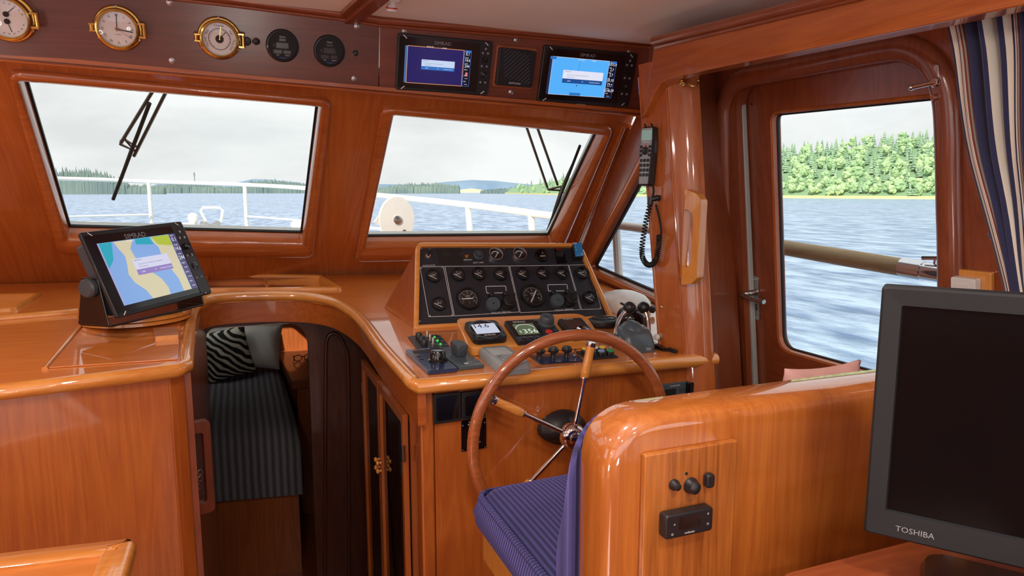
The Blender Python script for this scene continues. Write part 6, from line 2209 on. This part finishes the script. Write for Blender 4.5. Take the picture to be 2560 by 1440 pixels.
# column to the console
col_b = V((wc.x + .005, CA[1] - .002, wc.z))
stl = wheel.matrix_world.inverted()
bm = bmn(); rod(bm, stl @ wc, stl @ (col_b + V((0, -.02, 0))), .018, 16); obj('shaft', bm, BLACK, wheel)
bm = bmn()
for i in range(1):
    L = []
    for zz, s in ((0, 1.0), (.02, .95), (.034, .6), (.05, .42)):
        L.append([stl @ (col_b + V((math.cos(R(t)) * s * (.055 + .018 * abs(math.cos(R(t * 1.0)))), -zz, math.sin(R(t)) * s * (.05)))) for t in range(0, 360, 15)])
    loft(bm, L, cap0=True, cap1=True)
obj('column_mount', bm, BLACK, wheel, smooth=50)
bm = bmn(); lathe(bm, [(.034, .018), (.036, .026), (.030, .028)], 24, M=Matrix.Translation(stl @ col_b)); obj('mount_ring', bm, STEEL, wheel)

# ============================================================ helm seat
def corduroy(name, axis):
    m, n, l, p = base_mat(name)
    t = n.new('ShaderNodeTexCoord')
    w = n.new('ShaderNodeTexWave'); w.wave_type = 'BANDS'; w.bands_direction = 'XYZ'[axis]; w.wave_profile = 'SIN'
    w.inputs['Scale'].default_value = 33; w.inputs['Distortion'].default_value = .25; w.inputs['Detail'].default_value = 2
    l.new(t.outputs['Object'], w.inputs['Vector'])
    r = n.new('ShaderNodeValToRGB'); r.color_ramp.elements[0].color = S(26, 25, 56); r.color_ramp.elements[1].color = S(68, 66, 124)
    l.new(w.outputs['Fac'], r.inputs['Fac']); l.new(r.outputs['Color'], p.inputs['Base Color'])
    p.inputs['Roughness'].default_value = .85
    p.inputs['Sheen Weight'].default_value = .6
    p.inputs['Sheen Tint'].default_value = S(130, 120, 200)
    b = n.new('ShaderNodeBump'); b.inputs['Strength'].default_value = .9; b.inputs['Distance'].default_value = .003
    l.new(w.outputs['Fac'], b.inputs['Height']); l.new(b.outputs['Normal'], p.inputs['Normal'])
    return m
CORDX, CORDY = corduroy('blue_corduroy_ribs_x', 0), corduroy('blue_corduroy_ribs_y', 1)
SX0, SX1, YA, YF, ZT = .474, 1.22, .826, .915, 1.174
ST = Fr((0, YA, 0), (1, 0, 0), (0, 0, 1))
seat = thing('helm_chair', 'teak helm seat with blue corduroy cushions', 'seat', (0, 0, 0))
bm = bmn()
sh = rpoly([(SX0, .25), (SX1, .25), (SX1, ZT), (SX0, ZT)], [0, 0, .07, .09], 10)
def shell_loop(off_, w):
    return p3(offs(sh, off_), w, ST)
loft(bm, [shell_loop(-.024, 0), shell_loop(-.012, -.003), shell_loop(-.004, -.011), shell_loop(0, -.024), shell_loop(.0, -.078), shell_loop(-.004, -.087)], cap0=True, cap1=True)
SEATW = wood('seat_teak', 2, S(204, 124, 50), S(166, 86, 30), crough=.04, cior=1.8)
obj('seat_shell', bm, SEATW, seat, smooth=50)
bm = bmn()
prism(bm, rpoly([(SX0 - .006, .90), (SX1, .90), (SX1, 1.375), (SX0 - .006, 1.375)], [0, 0, .03, .03], 5), .685, .757)
obj('seat_tray', bm, OAKX, seat, smooth=30, bevel=.008, seg=3)
bm = bmn(); prism(bm, [(SX0 + .05, .85), (SX1 - .02, .85), (SX1 - .02, 1.30), (SX0 + .05, 1.30)], 0, .685); obj('pedestal', bm, WZ, seat, smooth=0, bevel=.004)
# seat cushion: crowned top and boxing
def cushion_grid(x0, x1, y0, y1, z0, z1, crown, rnd, N=22, M_=24):
    bm = bmn()
    g = []
    for j in range(M_ + 1):
        rw = []
        for i in range(N + 1):
            u, v = i / N * 2 - 1, j / M_ * 2 - 1
            x = (x0 + x1) / 2 + (x1 - x0) / 2 * u
            y = (y0 + y1) / 2 + (y1 - y0) / 2 * v
            e = max(abs(u) ** 10, abs(v) ** 12)
            z = z1 + crown * (1 - u * u) * (1 - v * v) - rnd * e
            rw.append(bm.verts.new((x, y, z)))
        g.append(rw)
    for j in range(M_):
        for i in range(N):
            face(bm, (g[j][i], g[j][i + 1], g[j + 1][i + 1], g[j + 1][i]))
    return bm, g
cx0, cx1, cy0, cy1 = SX0 - .008, SX1 - .03, .945, 1.385
bm, g = cushion_grid(cx0, cx1, cy0, cy1, .757, .856, .026, .034)
co = obj('seat_cushion', bm, CORDX, seat, smooth=80)
rim_pts = [V((cx0, cy0, .870)), V((cx0 - .012, cy0, .84)), V((cx0 - .008, cy0, .806))]
bm = bmn()
N = 24
loops = []
def around(x_off, z, rc=.04):
    return [V((x, y, z)) for x, y in rpoly([(cx0 - x_off, cy0), (cx1, cy0), (cx1, cy1 + x_off), (cx0 - x_off, cy1 + x_off)], [.002, .002, rc, rc], 6)]
loft(bm, [around(-.004, .838), around(.005, .826), around(.014, .795), around(.010, .768), around(-.002, .757)])
obj('seat_boxing', bm, CORDY, co, smooth=60)
bm = bmn(); tube(bm, around(.001, .832), .0055, 8, closed=True); obj('piping', bm, CORDY, co, smooth=60)
# back cushion
bm = bmn()
bkl = []
for (w_, ins, zt_, zb) in ((0, .0, 1.158, .80), (-.018, .002, 1.160, .79), (-.032, .006, 1.145, .785), (-.055, .008, 1.06, .785), (-.080, .010, .98, .785), (-.098, .03, .93, .80)):
    q = rpoly([(SX0 - .006 + ins, zb), (SX1 - ins, zb), (SX1 - ins, zt_), (SX0 - .006 + ins, zt_)], [.03, .03, .06, .11], 8)
    bkl.append([V((x, YF + .002 - w_, z)) for x, z in q])
loft(bm, bkl, cap1=True, cap0=True)
obj('back_cushion', bm, CORDX, seat, smooth=60)
# inset control panel on the back
q = [ST.px(1605, 1130), ST.px(1833, 1095), ST.px(1815, 1470), ST.px(1590, 1490)]
px0, px1 = (q[0][0] + q[3][0]) / 2, (q[1][0] + q[2][0]) / 2
pt_, pbm = (q[0][1] + q[1][1]) / 2, q[3][1] - .02
bm = bmn(); prism(bm, [(px0, pbm), (px1, pbm), (px1, pt_), (px0, pt_)], 0, .012, fr=ST)
pan = obj('inset_panel', bm, PANEL, seat, smooth=0, bevel=.003)
pan.data.materials[0] = wood('striped_teak_grain_z', 2, S(210, 128, 54), S(122, 56, 18), scale=1.6)
def st_btn(x, y, prof, mat, nm, seg=24):
    u, v = ST.px(x, y, .012)
    bm = bmn(); lathe(bm, prof, seg); return obj(nm, bm, mat, pan, m=ST.mat(u, v, .012))
b1 = st_btn(1684, 1211, [(.0085, 0), (.0085, .004), (.0065, .007), (.0055, .012), (.001, .013)], BLACK, 'push_button')
st_btn(1726, 1213, [(.0125, 0), (.0125, .003), (.0105, .006), (.0095, .013), (.005, .016), (.001, .0165)], BLACK, 'rotary_knob')
u, v = ST.px(1767, 1197, .012)
bm = bmn(); prism(bm, rrect(.015, .022, .005, 4), 0, .011); obj('rocker', bm, BLACK, pan, m=ST.mat(u, v, .012), bevel=.003, seg=3)
u, v = ST.px(1716, 1184, .012)
bm = bmn(); prism(bm, circ(.0025, 10), 0, .0006); obj('screw_hole', bm, INK, pan, m=ST.mat(u, v, .012), smooth=0)
c, w, h, a = quadfit(ST, (1664, 1290), (1783, 1268), (1783, 1328), (1664, 1350), .03)
u, v = c.x, c.y
bm = bmn(); prism(bm, rrect(w, h, .005, 3), 0, .018); tm = obj('heater_timer', bm, BLACK, pan, m=ST.mat(u, v, .012), bevel=.003, seg=3)
flat(tm, 'display', rrect(w * .44, h * .5, .002, 2, 0, h * .08), .0186, BLACKG)
lettering(tm, [('*', h * .22, w * .38, h * .22), ('o', h * .2, w * .38, -h * .14), ('o', h * .2, -w * .36, -h * .28), ('*', h * .2, -w * .32, h * .05), ('webasto', h * .14, w * .0, -h * .34)], PALE, .0186)

# ============================================================ cabinet with television at the right
tvc = thing('saloon_cabinet', 'low teak cabinet behind the helm seat carrying the television', 'cabinet', (0, 0, 0))
bm = bmn(); prism(bm, [(.71, -.5), (1.46, -.5), (1.46, .70), (.71, .70)], 0, .925); obj('body', bm, WZ, tvc, smooth=0)
bm = bmn(); prism(bm, rpoly([(.69, -.52), (1.47, -.52), (1.47, .71), (.69, .71)], .02, 4), .927, .96); obj('top', bm, HX, tvc, smooth=30, bevel=.006, seg=3)
tv_l = at(2205, 715, .9)
tux = V((.585, -.811, 0)).normalized()
d_ = ray(2142, 1322)
TW, TH = .54, .342
TVF = Fr(tv_l, tux, (0, 0, 1))
tv = thing('television', 'black flat television with dark screen at the right edge', 'television', TVF.mat(TW / 2, -TH / 2, 0))
BEZ = plain('tv_bezel', S(17, 18, 22), .6)
bm = bmn(); b = .024
loft(bm, [p3(rrect(TW, TH, .004, 3), -.03), p3(rrect(TW, TH, .004, 3), -.003), p3(rrect(TW - .006, TH - .006, .004, 3), 0), p3(rrect(TW - 2 * b, TH - 2 * b - .012, .002, 3, 0, .006), -.002), p3(rrect(TW - 2 * b - .004, TH - 2 * b - .016, .002, 3, 0, .006), -.008)])
obj('bezel', bm, BEZ, tv, smooth=30)
bm = bmn(); prism(bm, rrect(TW - 2 * b, TH - 2 * b - .012, 0, 1, 0, .006), -.012, -.007); obj('screen', bm, plain('tv_screen', S(10, 9, 11), .14, spec=.2), tv, smooth=0)
bm = bmn(); loft(bm, [p3(rrect(TW * .98, TH * .96, .01, 3), -.028), p3(rrect(TW * .7, TH * .7, .02, 3), -.065)], cap1=True, cap0=True); obj('rear_case', bm, BLACK, tv, smooth=30)
lettering(tv, [('TOSHIBA', .011, -TW / 2 + .06, -TH / 2 + .016)], GREYP, .0004, 'maker_mark')
zb = .961 - (tv_l.z - TH / 2)
bm = bmn(); prism(bm, rrect(.10, -TH / 2 - zb + .02, 0, 1, 0, (-TH / 2 + zb) / 2 + .01), -.04, -.018); obj('stand_neck', bm, BLACKG, tv, smooth=0)
bm = bmn(); loft(bm, [[V((x, zb, y - .03)) for x, y in rrect(.40, .20, .03, 4)], [V((x, zb + .012, y - .03)) for x, y in rrect(.39, .19, .03, 4)]], cap0=True, cap1=True); obj('stand_base', bm, BLACKG, tv, smooth=0)

# ============================================================ curtain with tie-back
CUR, n_, l_, p_ = base_mat('striped_curtain')
uv = n_.new('ShaderNodeUVMap')
sep = n_.new('ShaderNodeSeparateXYZ'); l_.new(uv.outputs[0], sep.inputs[0])
frc = n_.new('ShaderNodeMath'); frc.operation = 'FRACT'; l_.new(sep.outputs[0], frc.inputs[0])
rmp = n_.new('ShaderNodeValToRGB'); rmp.color_ramp.interpolation = 'CONSTANT'
NAVY_C, CREAM, REDC = S(34, 34, 70), S(214, 204, 188), S(150, 66, 54)
el = rmp.color_ramp.elements
el[0].position = 0; el[0].color = NAVY_C
el[1].position = .52; el[1].color = CREAM
for pos, col in ((.60, NAVY_C), (.63, CREAM), (.65, REDC), (.66, CREAM), (.675, REDC), (.695, CREAM), (.71, REDC), (.73, CREAM), (.80, NAVY_C), (.90, CREAM), (.97, NAVY_C)):
    e = el.new(pos); e.color = col
l_.new(frc.outputs[0], rmp.inputs['Fac']); l_.new(rmp.outputs['Color'], p_.inputs['Base Color'])
p_.inputs['Roughness'].default_value = .9
p_.inputs['Sheen Weight'].default_value = .3
CXP = 1.33
rows_c = [(28, 2393, 2820, .045), (60, 2398, 2820, .045), (120, 2412, 2810, .042), (200, 2417, 2800, .038), (300, 2426, 2780, .034), (400, 2441, 2760, .030), (500, 2465, 2735, .019), (600, 2492, 2700, .016), (680, 2512, 2670, .013), (740, 2528, 2655, .012), (800, 2530, 2700, .016), (900, 2520, 2740, .02)]
bm = bmn()
uvl = bm.loops.layers.uv.new('UVMap')
NC = 150
G = []
for (y, xl, xr, amp) in rows_c:
    rw = []
    for i in range(NC + 1):
        s = i / NC
        xx = xl + (xr - xl) * s
        base = on_x(xx, y - (xx - xl) * .18 * (1 if y < 60 else .0), CXP)
        ph = s * 2 * math.pi * 9.5
        off_ = amp * (math.sin(ph) + .35 * math.sin(2.3 * ph + 1.0 + y * .002))
        rw.append((bm.verts.new(base + V((off_ * -1.0, .008 * math.cos(ph), 0))), s))
    G.append(rw)
for j in range(len(G) - 1):
    for i in range(NC):
        q = (G[j][i], G[j][i + 1], G[j + 1][i + 1], G[j + 1][i])
        f = face(bm, [v for v, _ in q])
        if f:
            for lp, (_, s) in zip(f.loops, q):
                lp[uvl].uv = (s * 6.2 + .42, 0)
cur = thing('striped_curtain', 'navy, cream and red striped curtain at the right edge', 'curtain')
cl_ = obj('cloth', bm, CUR, cur, smooth=80, clean=False)
sm = cl_.modifiers.new('subsurf', 'SUBSURF'); sm.levels = 1; sm.render_levels = 1
sol = cl_.modifiers.new('thick', 'SOLIDIFY'); sol.thickness = .002
TB = [at(2478, 596, 1.42), at(2492, 640, 1.36), at(2512, 690, 1.33), at(2545, 730, 1.31), at(2620, 760, 1.30)]
bm = bmn()
uvl = bm.loops.layers.uv.new('UVMap')
cv = catmull(TB, 6)
L = []
for i, p in enumerate(cv):
    t = i / (len(cv) - 1)
    wd_ = .012 + .028 * min(1, t * 2.2)
    L.append((bm.verts.new(p + V((-.01, 0, wd_))), bm.verts.new(p + V((.02, -.015, -wd_))), t))
for a, b in zip(L[:-1], L[1:]):
    f = face(bm, (a[0], a[1], b[1], b[0]))
    for lp, t in zip(f.loops, (a[2], a[2], b[2], b[2])):
        lp[uvl].uv = (t * 3.1, 0)
tbk = obj('tie_back', bm, CUR, cur, smooth=80, clean=False)
sol = tbk.modifiers.new('thick', 'SOLIDIFY'); sol.thickness = .004

# white switch on its wooden pad
c, w, h, a = quadfit(SB, (2380, 690), (2448, 697), (2448, 775), (2380, 760), .03)
o = thing('light_switch', 'white light switch on a small teak pad by the door', 'switch', SB.mat(c.x, c.y, 0))
bm = bmn(); prism(bm, rrect(w + .022, h + .026, .004, 3, .004, 0), 0, .014); obj('pad', bm, OAKY, o, smooth=0, bevel=.003)
bm = bmn(); prism(bm, rrect(w * .92, h * .95, .004, 3, -.004, 0), .014, .034); obj('switch_case', bm, WHITE, o, smooth=0, bevel=.003, seg=3)
bm = bmn(); prism(bm, rrect(w * .5, h * .6, .003, 3, -.004, 0), .034, .037); obj('rocker', bm, WHITE, o, smooth=0, bevel=.002)

# ============================================================ radio handset, cord and socket on the post
u, v = PO.px(1613, 390, .045)
ph_w, ph_h = .050, .182
hs = thing('radio_handset', 'grey radio telephone handset hanging on the post', 'handset', PO.mat(u, v, .002, R(0)))
PHG = plain('handset_grey', S(146, 152, 158), .4)
body = rpoly([(-ph_w * .42, -ph_h / 2), (ph_w * .42, -ph_h / 2), (ph_w / 2, ph_h * .30), (ph_w * .46, ph_h / 2), (-ph_w * .46, ph_h / 2), (-ph_w / 2, ph_h * .30)], .008, 4)
bm = bmn(); loft(bm, [p3(offs(body, -.003), .006), p3(body, .012), p3(body, .036), p3(offs(body, -.004), .042)], cap0=True, cap1=True); obj('body', bm, BLACK, hs, smooth=40)
bm = bmn(); prism(bm, offs(body, -.005), .0415, .0432); fp = obj('front_plate', bm, PHG, hs, smooth=0, bevel=.0008)
flat(fp, 'screen', rrect(ph_w * .74, ph_h * .17, .003, 3, 0, ph_h * .35), .0438, sc('phone', (150, 176, 164), .6))
bm = bmn(); prism(bm, rrect(.02, .03, .003, 3), 0, .006); obj('cradle', bm, BLACK, hs, smooth=0, bevel=.001)
lettering(fp, [('SIMRAD', .007, 0, ph_h * .235)], PALE, .0438, 'maker_mark')
cyl_part('red_key', fp, 0, ph_h * .165, [(.004, .043), (.004, .0455), (.001, .046)], RED, 12)
bm = bmn(); lathe(bm, [(.0125, .043), (.0125, .046), (.009, .047), (.006, .0455)], 24, M=Matrix.Translation((0, ph_h * .085, 0))); obj('navigation_ring', bm, BLACK, fp)
for r_ in range(3):
    for s_ in (-1, 1):
        bm = bmn(); prism(bm, rrect(.010, .009, .003, 3, s_ * .0155, ph_h * (.155 - .07 * r_)), .043, .0455); obj('key', bm, BLACK, fp, smooth=0, bevel=.001)
for r_ in range(4):
    for c_ in range(3):
        bm = bmn(); prism(bm, rrect(.0095, .0095, .002, 2, (c_ - 1) * .0125, -ph_h * (.075 + .082 * r_)), .043, .046); obj('key', bm, BLACK, fp, smooth=0, bevel=.001)
bm = bmn(); prism(bm, rrect(.004, ph_h * .22, .001, 2, ph_w / 2 + .001, ph_h * .16), .020, .032); obj('talk_key', bm, DGREY, hs, smooth=0, bevel=.001)
bm = bmn()
for sx in (-.012, .012):
    tube(bm, [(sx, ph_h / 2 - .002, .03), (sx, ph_h / 2 + .008, .042)], .0025, 8)
obj('hanging_lugs', bm, BLACK, hs)
# cord in handset space
HI = hs.matrix_world.inverted()
def hp(x, y, w): return HI @ PO.hit(x, y, w)
bm = bmn()
pth = catmull([hp(1633, 466, .03), hp(1634, 480, .03), hp(1629, 500, .03)], 5)
tube(bm, pth, .0035, 8)
coil_c = catmull([hp(1627, 506, .03), hp(1618, 540, .03), hp(1610, 580, .03), hp(1605, 620, .03), hp(1607, 645, .03), hp(1618, 661, .03), hp(1632, 660, .03), hp(1642, 642, .03), hp(1646, 615, .03), hp(1648, 590, .042)], 40)
pts = []
turn = 46
tot = len(coil_c)
for i, p in enumerate(coil_c):
    t = (coil_c[min(i + 1, tot - 1)] - coil_c[max(i - 1, 0)]).normalized()
    a0 = V((0, 0, 1)); a0 = (a0 - t * a0.dot(t)).normalized(); b0 = t.cross(a0)
    ph = 2 * math.pi * turn * i / tot
    pts.append(p + (a0 * math.cos(ph) + b0 * math.sin(ph)) * .0075)
tube(bm, pts, .0021, 5)
tube(bm, catmull([hp(1648, 590, .042), hp(1653, 580, .02), hp(1648, 545, .015), hp(1641, 518, .02), hp(1640, 512, .025)], 6), .003, 8)
obj('coiled_cord', bm, RUBBER, hs, smooth=60)
u, v = PO.px(1654, 496, 0)
sk = thing('cord_socket', 'black plug socket with side arm below the handset', 'socket', PO.mat(u, v, .001))
bm = bmn(); prism(bm, rrect(.026, .044, .003, 3), 0, .004); obj('plate', bm, DGREY, sk, smooth=0, bevel=.0008)
bm = bmn(); tube(bm, [(0, 0, .003), (-.004, 0, .018), (-.02, -.006, .03)], [.010, .009, .0085], 14); tube(bm, [(-.02, .002, .03), (-.021, -.022, .03)], .009, 14); obj('plug', bm, BLACK, sk)
for yy in (.017, -.017):
    cyl_part('screw', sk, 0, yy, [(.003, .004), (.003, .005), (.001, .0055)], STEEL, 10)

# grab handle on the pillar
gh_o = at(1722, 592, 2.06)
GH = Fr(gh_o, (.16, -1, 0), pb1 - pb0)
o = thing('grab_handle', 'teak grab handle standing out from the pillar by the door', 'handle', GH.mat())
outp = rpoly([(-.012, -.146), (.030, -.138), (.052, -.118), (.056, .108), (.036, .128), (-.012, .142)], [.004, .02, .02, .02, .02, .004], 5)
slot = rpoly([(-.010, -.088), (.012, -.092), (.026, -.075), (.028, .055), (.014, .078), (-.010, .082)], [.004, .015, .015, .02, .02, .004], 4)
bm = bmn(); holed(bm, outp, [slot], -.013, .013); obj('handle_board', bm, OAKY, o, smooth=0, bevel=.006, seg=3)
bm = bmn(); prism(bm, rrect(.006, .25, .001, 1, -.014, 0), -.016, .016); obj('mount_pad', bm, WY, o, smooth=0)
# brass hook
hk = thing('coat_hook', 'small brass hook under the beam on the pillar', 'hook', Matrix.Translation(at(1706, 206, 2.04)))
bm = bmn(); lathe(bm, [(.010, 0), (.010, .003), (.005, .005)], 16, M=Matrix.Rotation(math.pi / 2, 4, 'X')); obj('rose', bm, BRASS, hk)
bm = bmn(); tube(bm, catmull([(0, 0, 0), (.004, -.02, -.006), (.014, -.03, -.014), (.028, -.032, -.010), (.034, -.03, .002)], 5), .0032, 8); sphere(bm, (.034, -.03, .003), .0045, 10, 8)
tube(bm, catmull([(0, 0, .004), (-.006, -.014, .006), (-.012, -.02, -.004)], 4), .003, 8); sphere(bm, (-.012, -.02, -.004), .004, 10, 8); obj('prongs', bm, BRASS, hk)

# ============================================================ saloon table at the lower left
TZ = .80
c0 = onz(334, 1343, TZ); l0 = onz(-420, 1428, TZ); r0 = onz(286, 1500, TZ)
e1 = (l0 - c0).normalized(); e2 = (r0 - c0).normalized()
tb = thing('saloon_table', 'glossy teak table corner with raised edge at the lower left', 'table')
q = [c0, c0 + e1 * 1.1, c0 + e1 * 1.1 + e2 * .75, c0 + e2 * .75]
tp = rpoly([(p.x, p.y) for p in q], .02, 5)
bm = bmn(); prism(bm, tp, TZ - .04, TZ - .012); obj('top', bm, WTOP, tb, smooth=0)
bm = bmn()
inn = offs(tp, -.052)
loft(bm, [p3(tp, TZ - .045), p3(offs(tp, .006), TZ - .03), p3(offs(tp, .006), TZ - .010), p3(offs(tp, -.002), TZ - .001), p3(offs(tp, -.044), TZ), p3(inn, TZ - .006), p3(inn, TZ - .013)])
obj('fiddle_rim', bm, OAKX, tb, smooth=50)
pc_ = (q[0] + q[2]) / 2
bm = bmn(); lathe(bm, [(.16, .001), (.16, .02), (.05, .05), (.045, .70), (.12, TZ - .04)], 24, M=Matrix.Translation((pc_.x, pc_.y, 0))); obj('pedestal', bm, WZ, tb)

# pink cushion low behind the seat, by the door
pillow('side_cushion', 'pale pink cushion just showing above the helm seat back', V((1.10, 1.055, 1.025)), .20, .25, .06, plain('pink_fabric', S(222, 170, 160), .9), (0, 1, .12), 0).__setitem__('category', 'cushion')
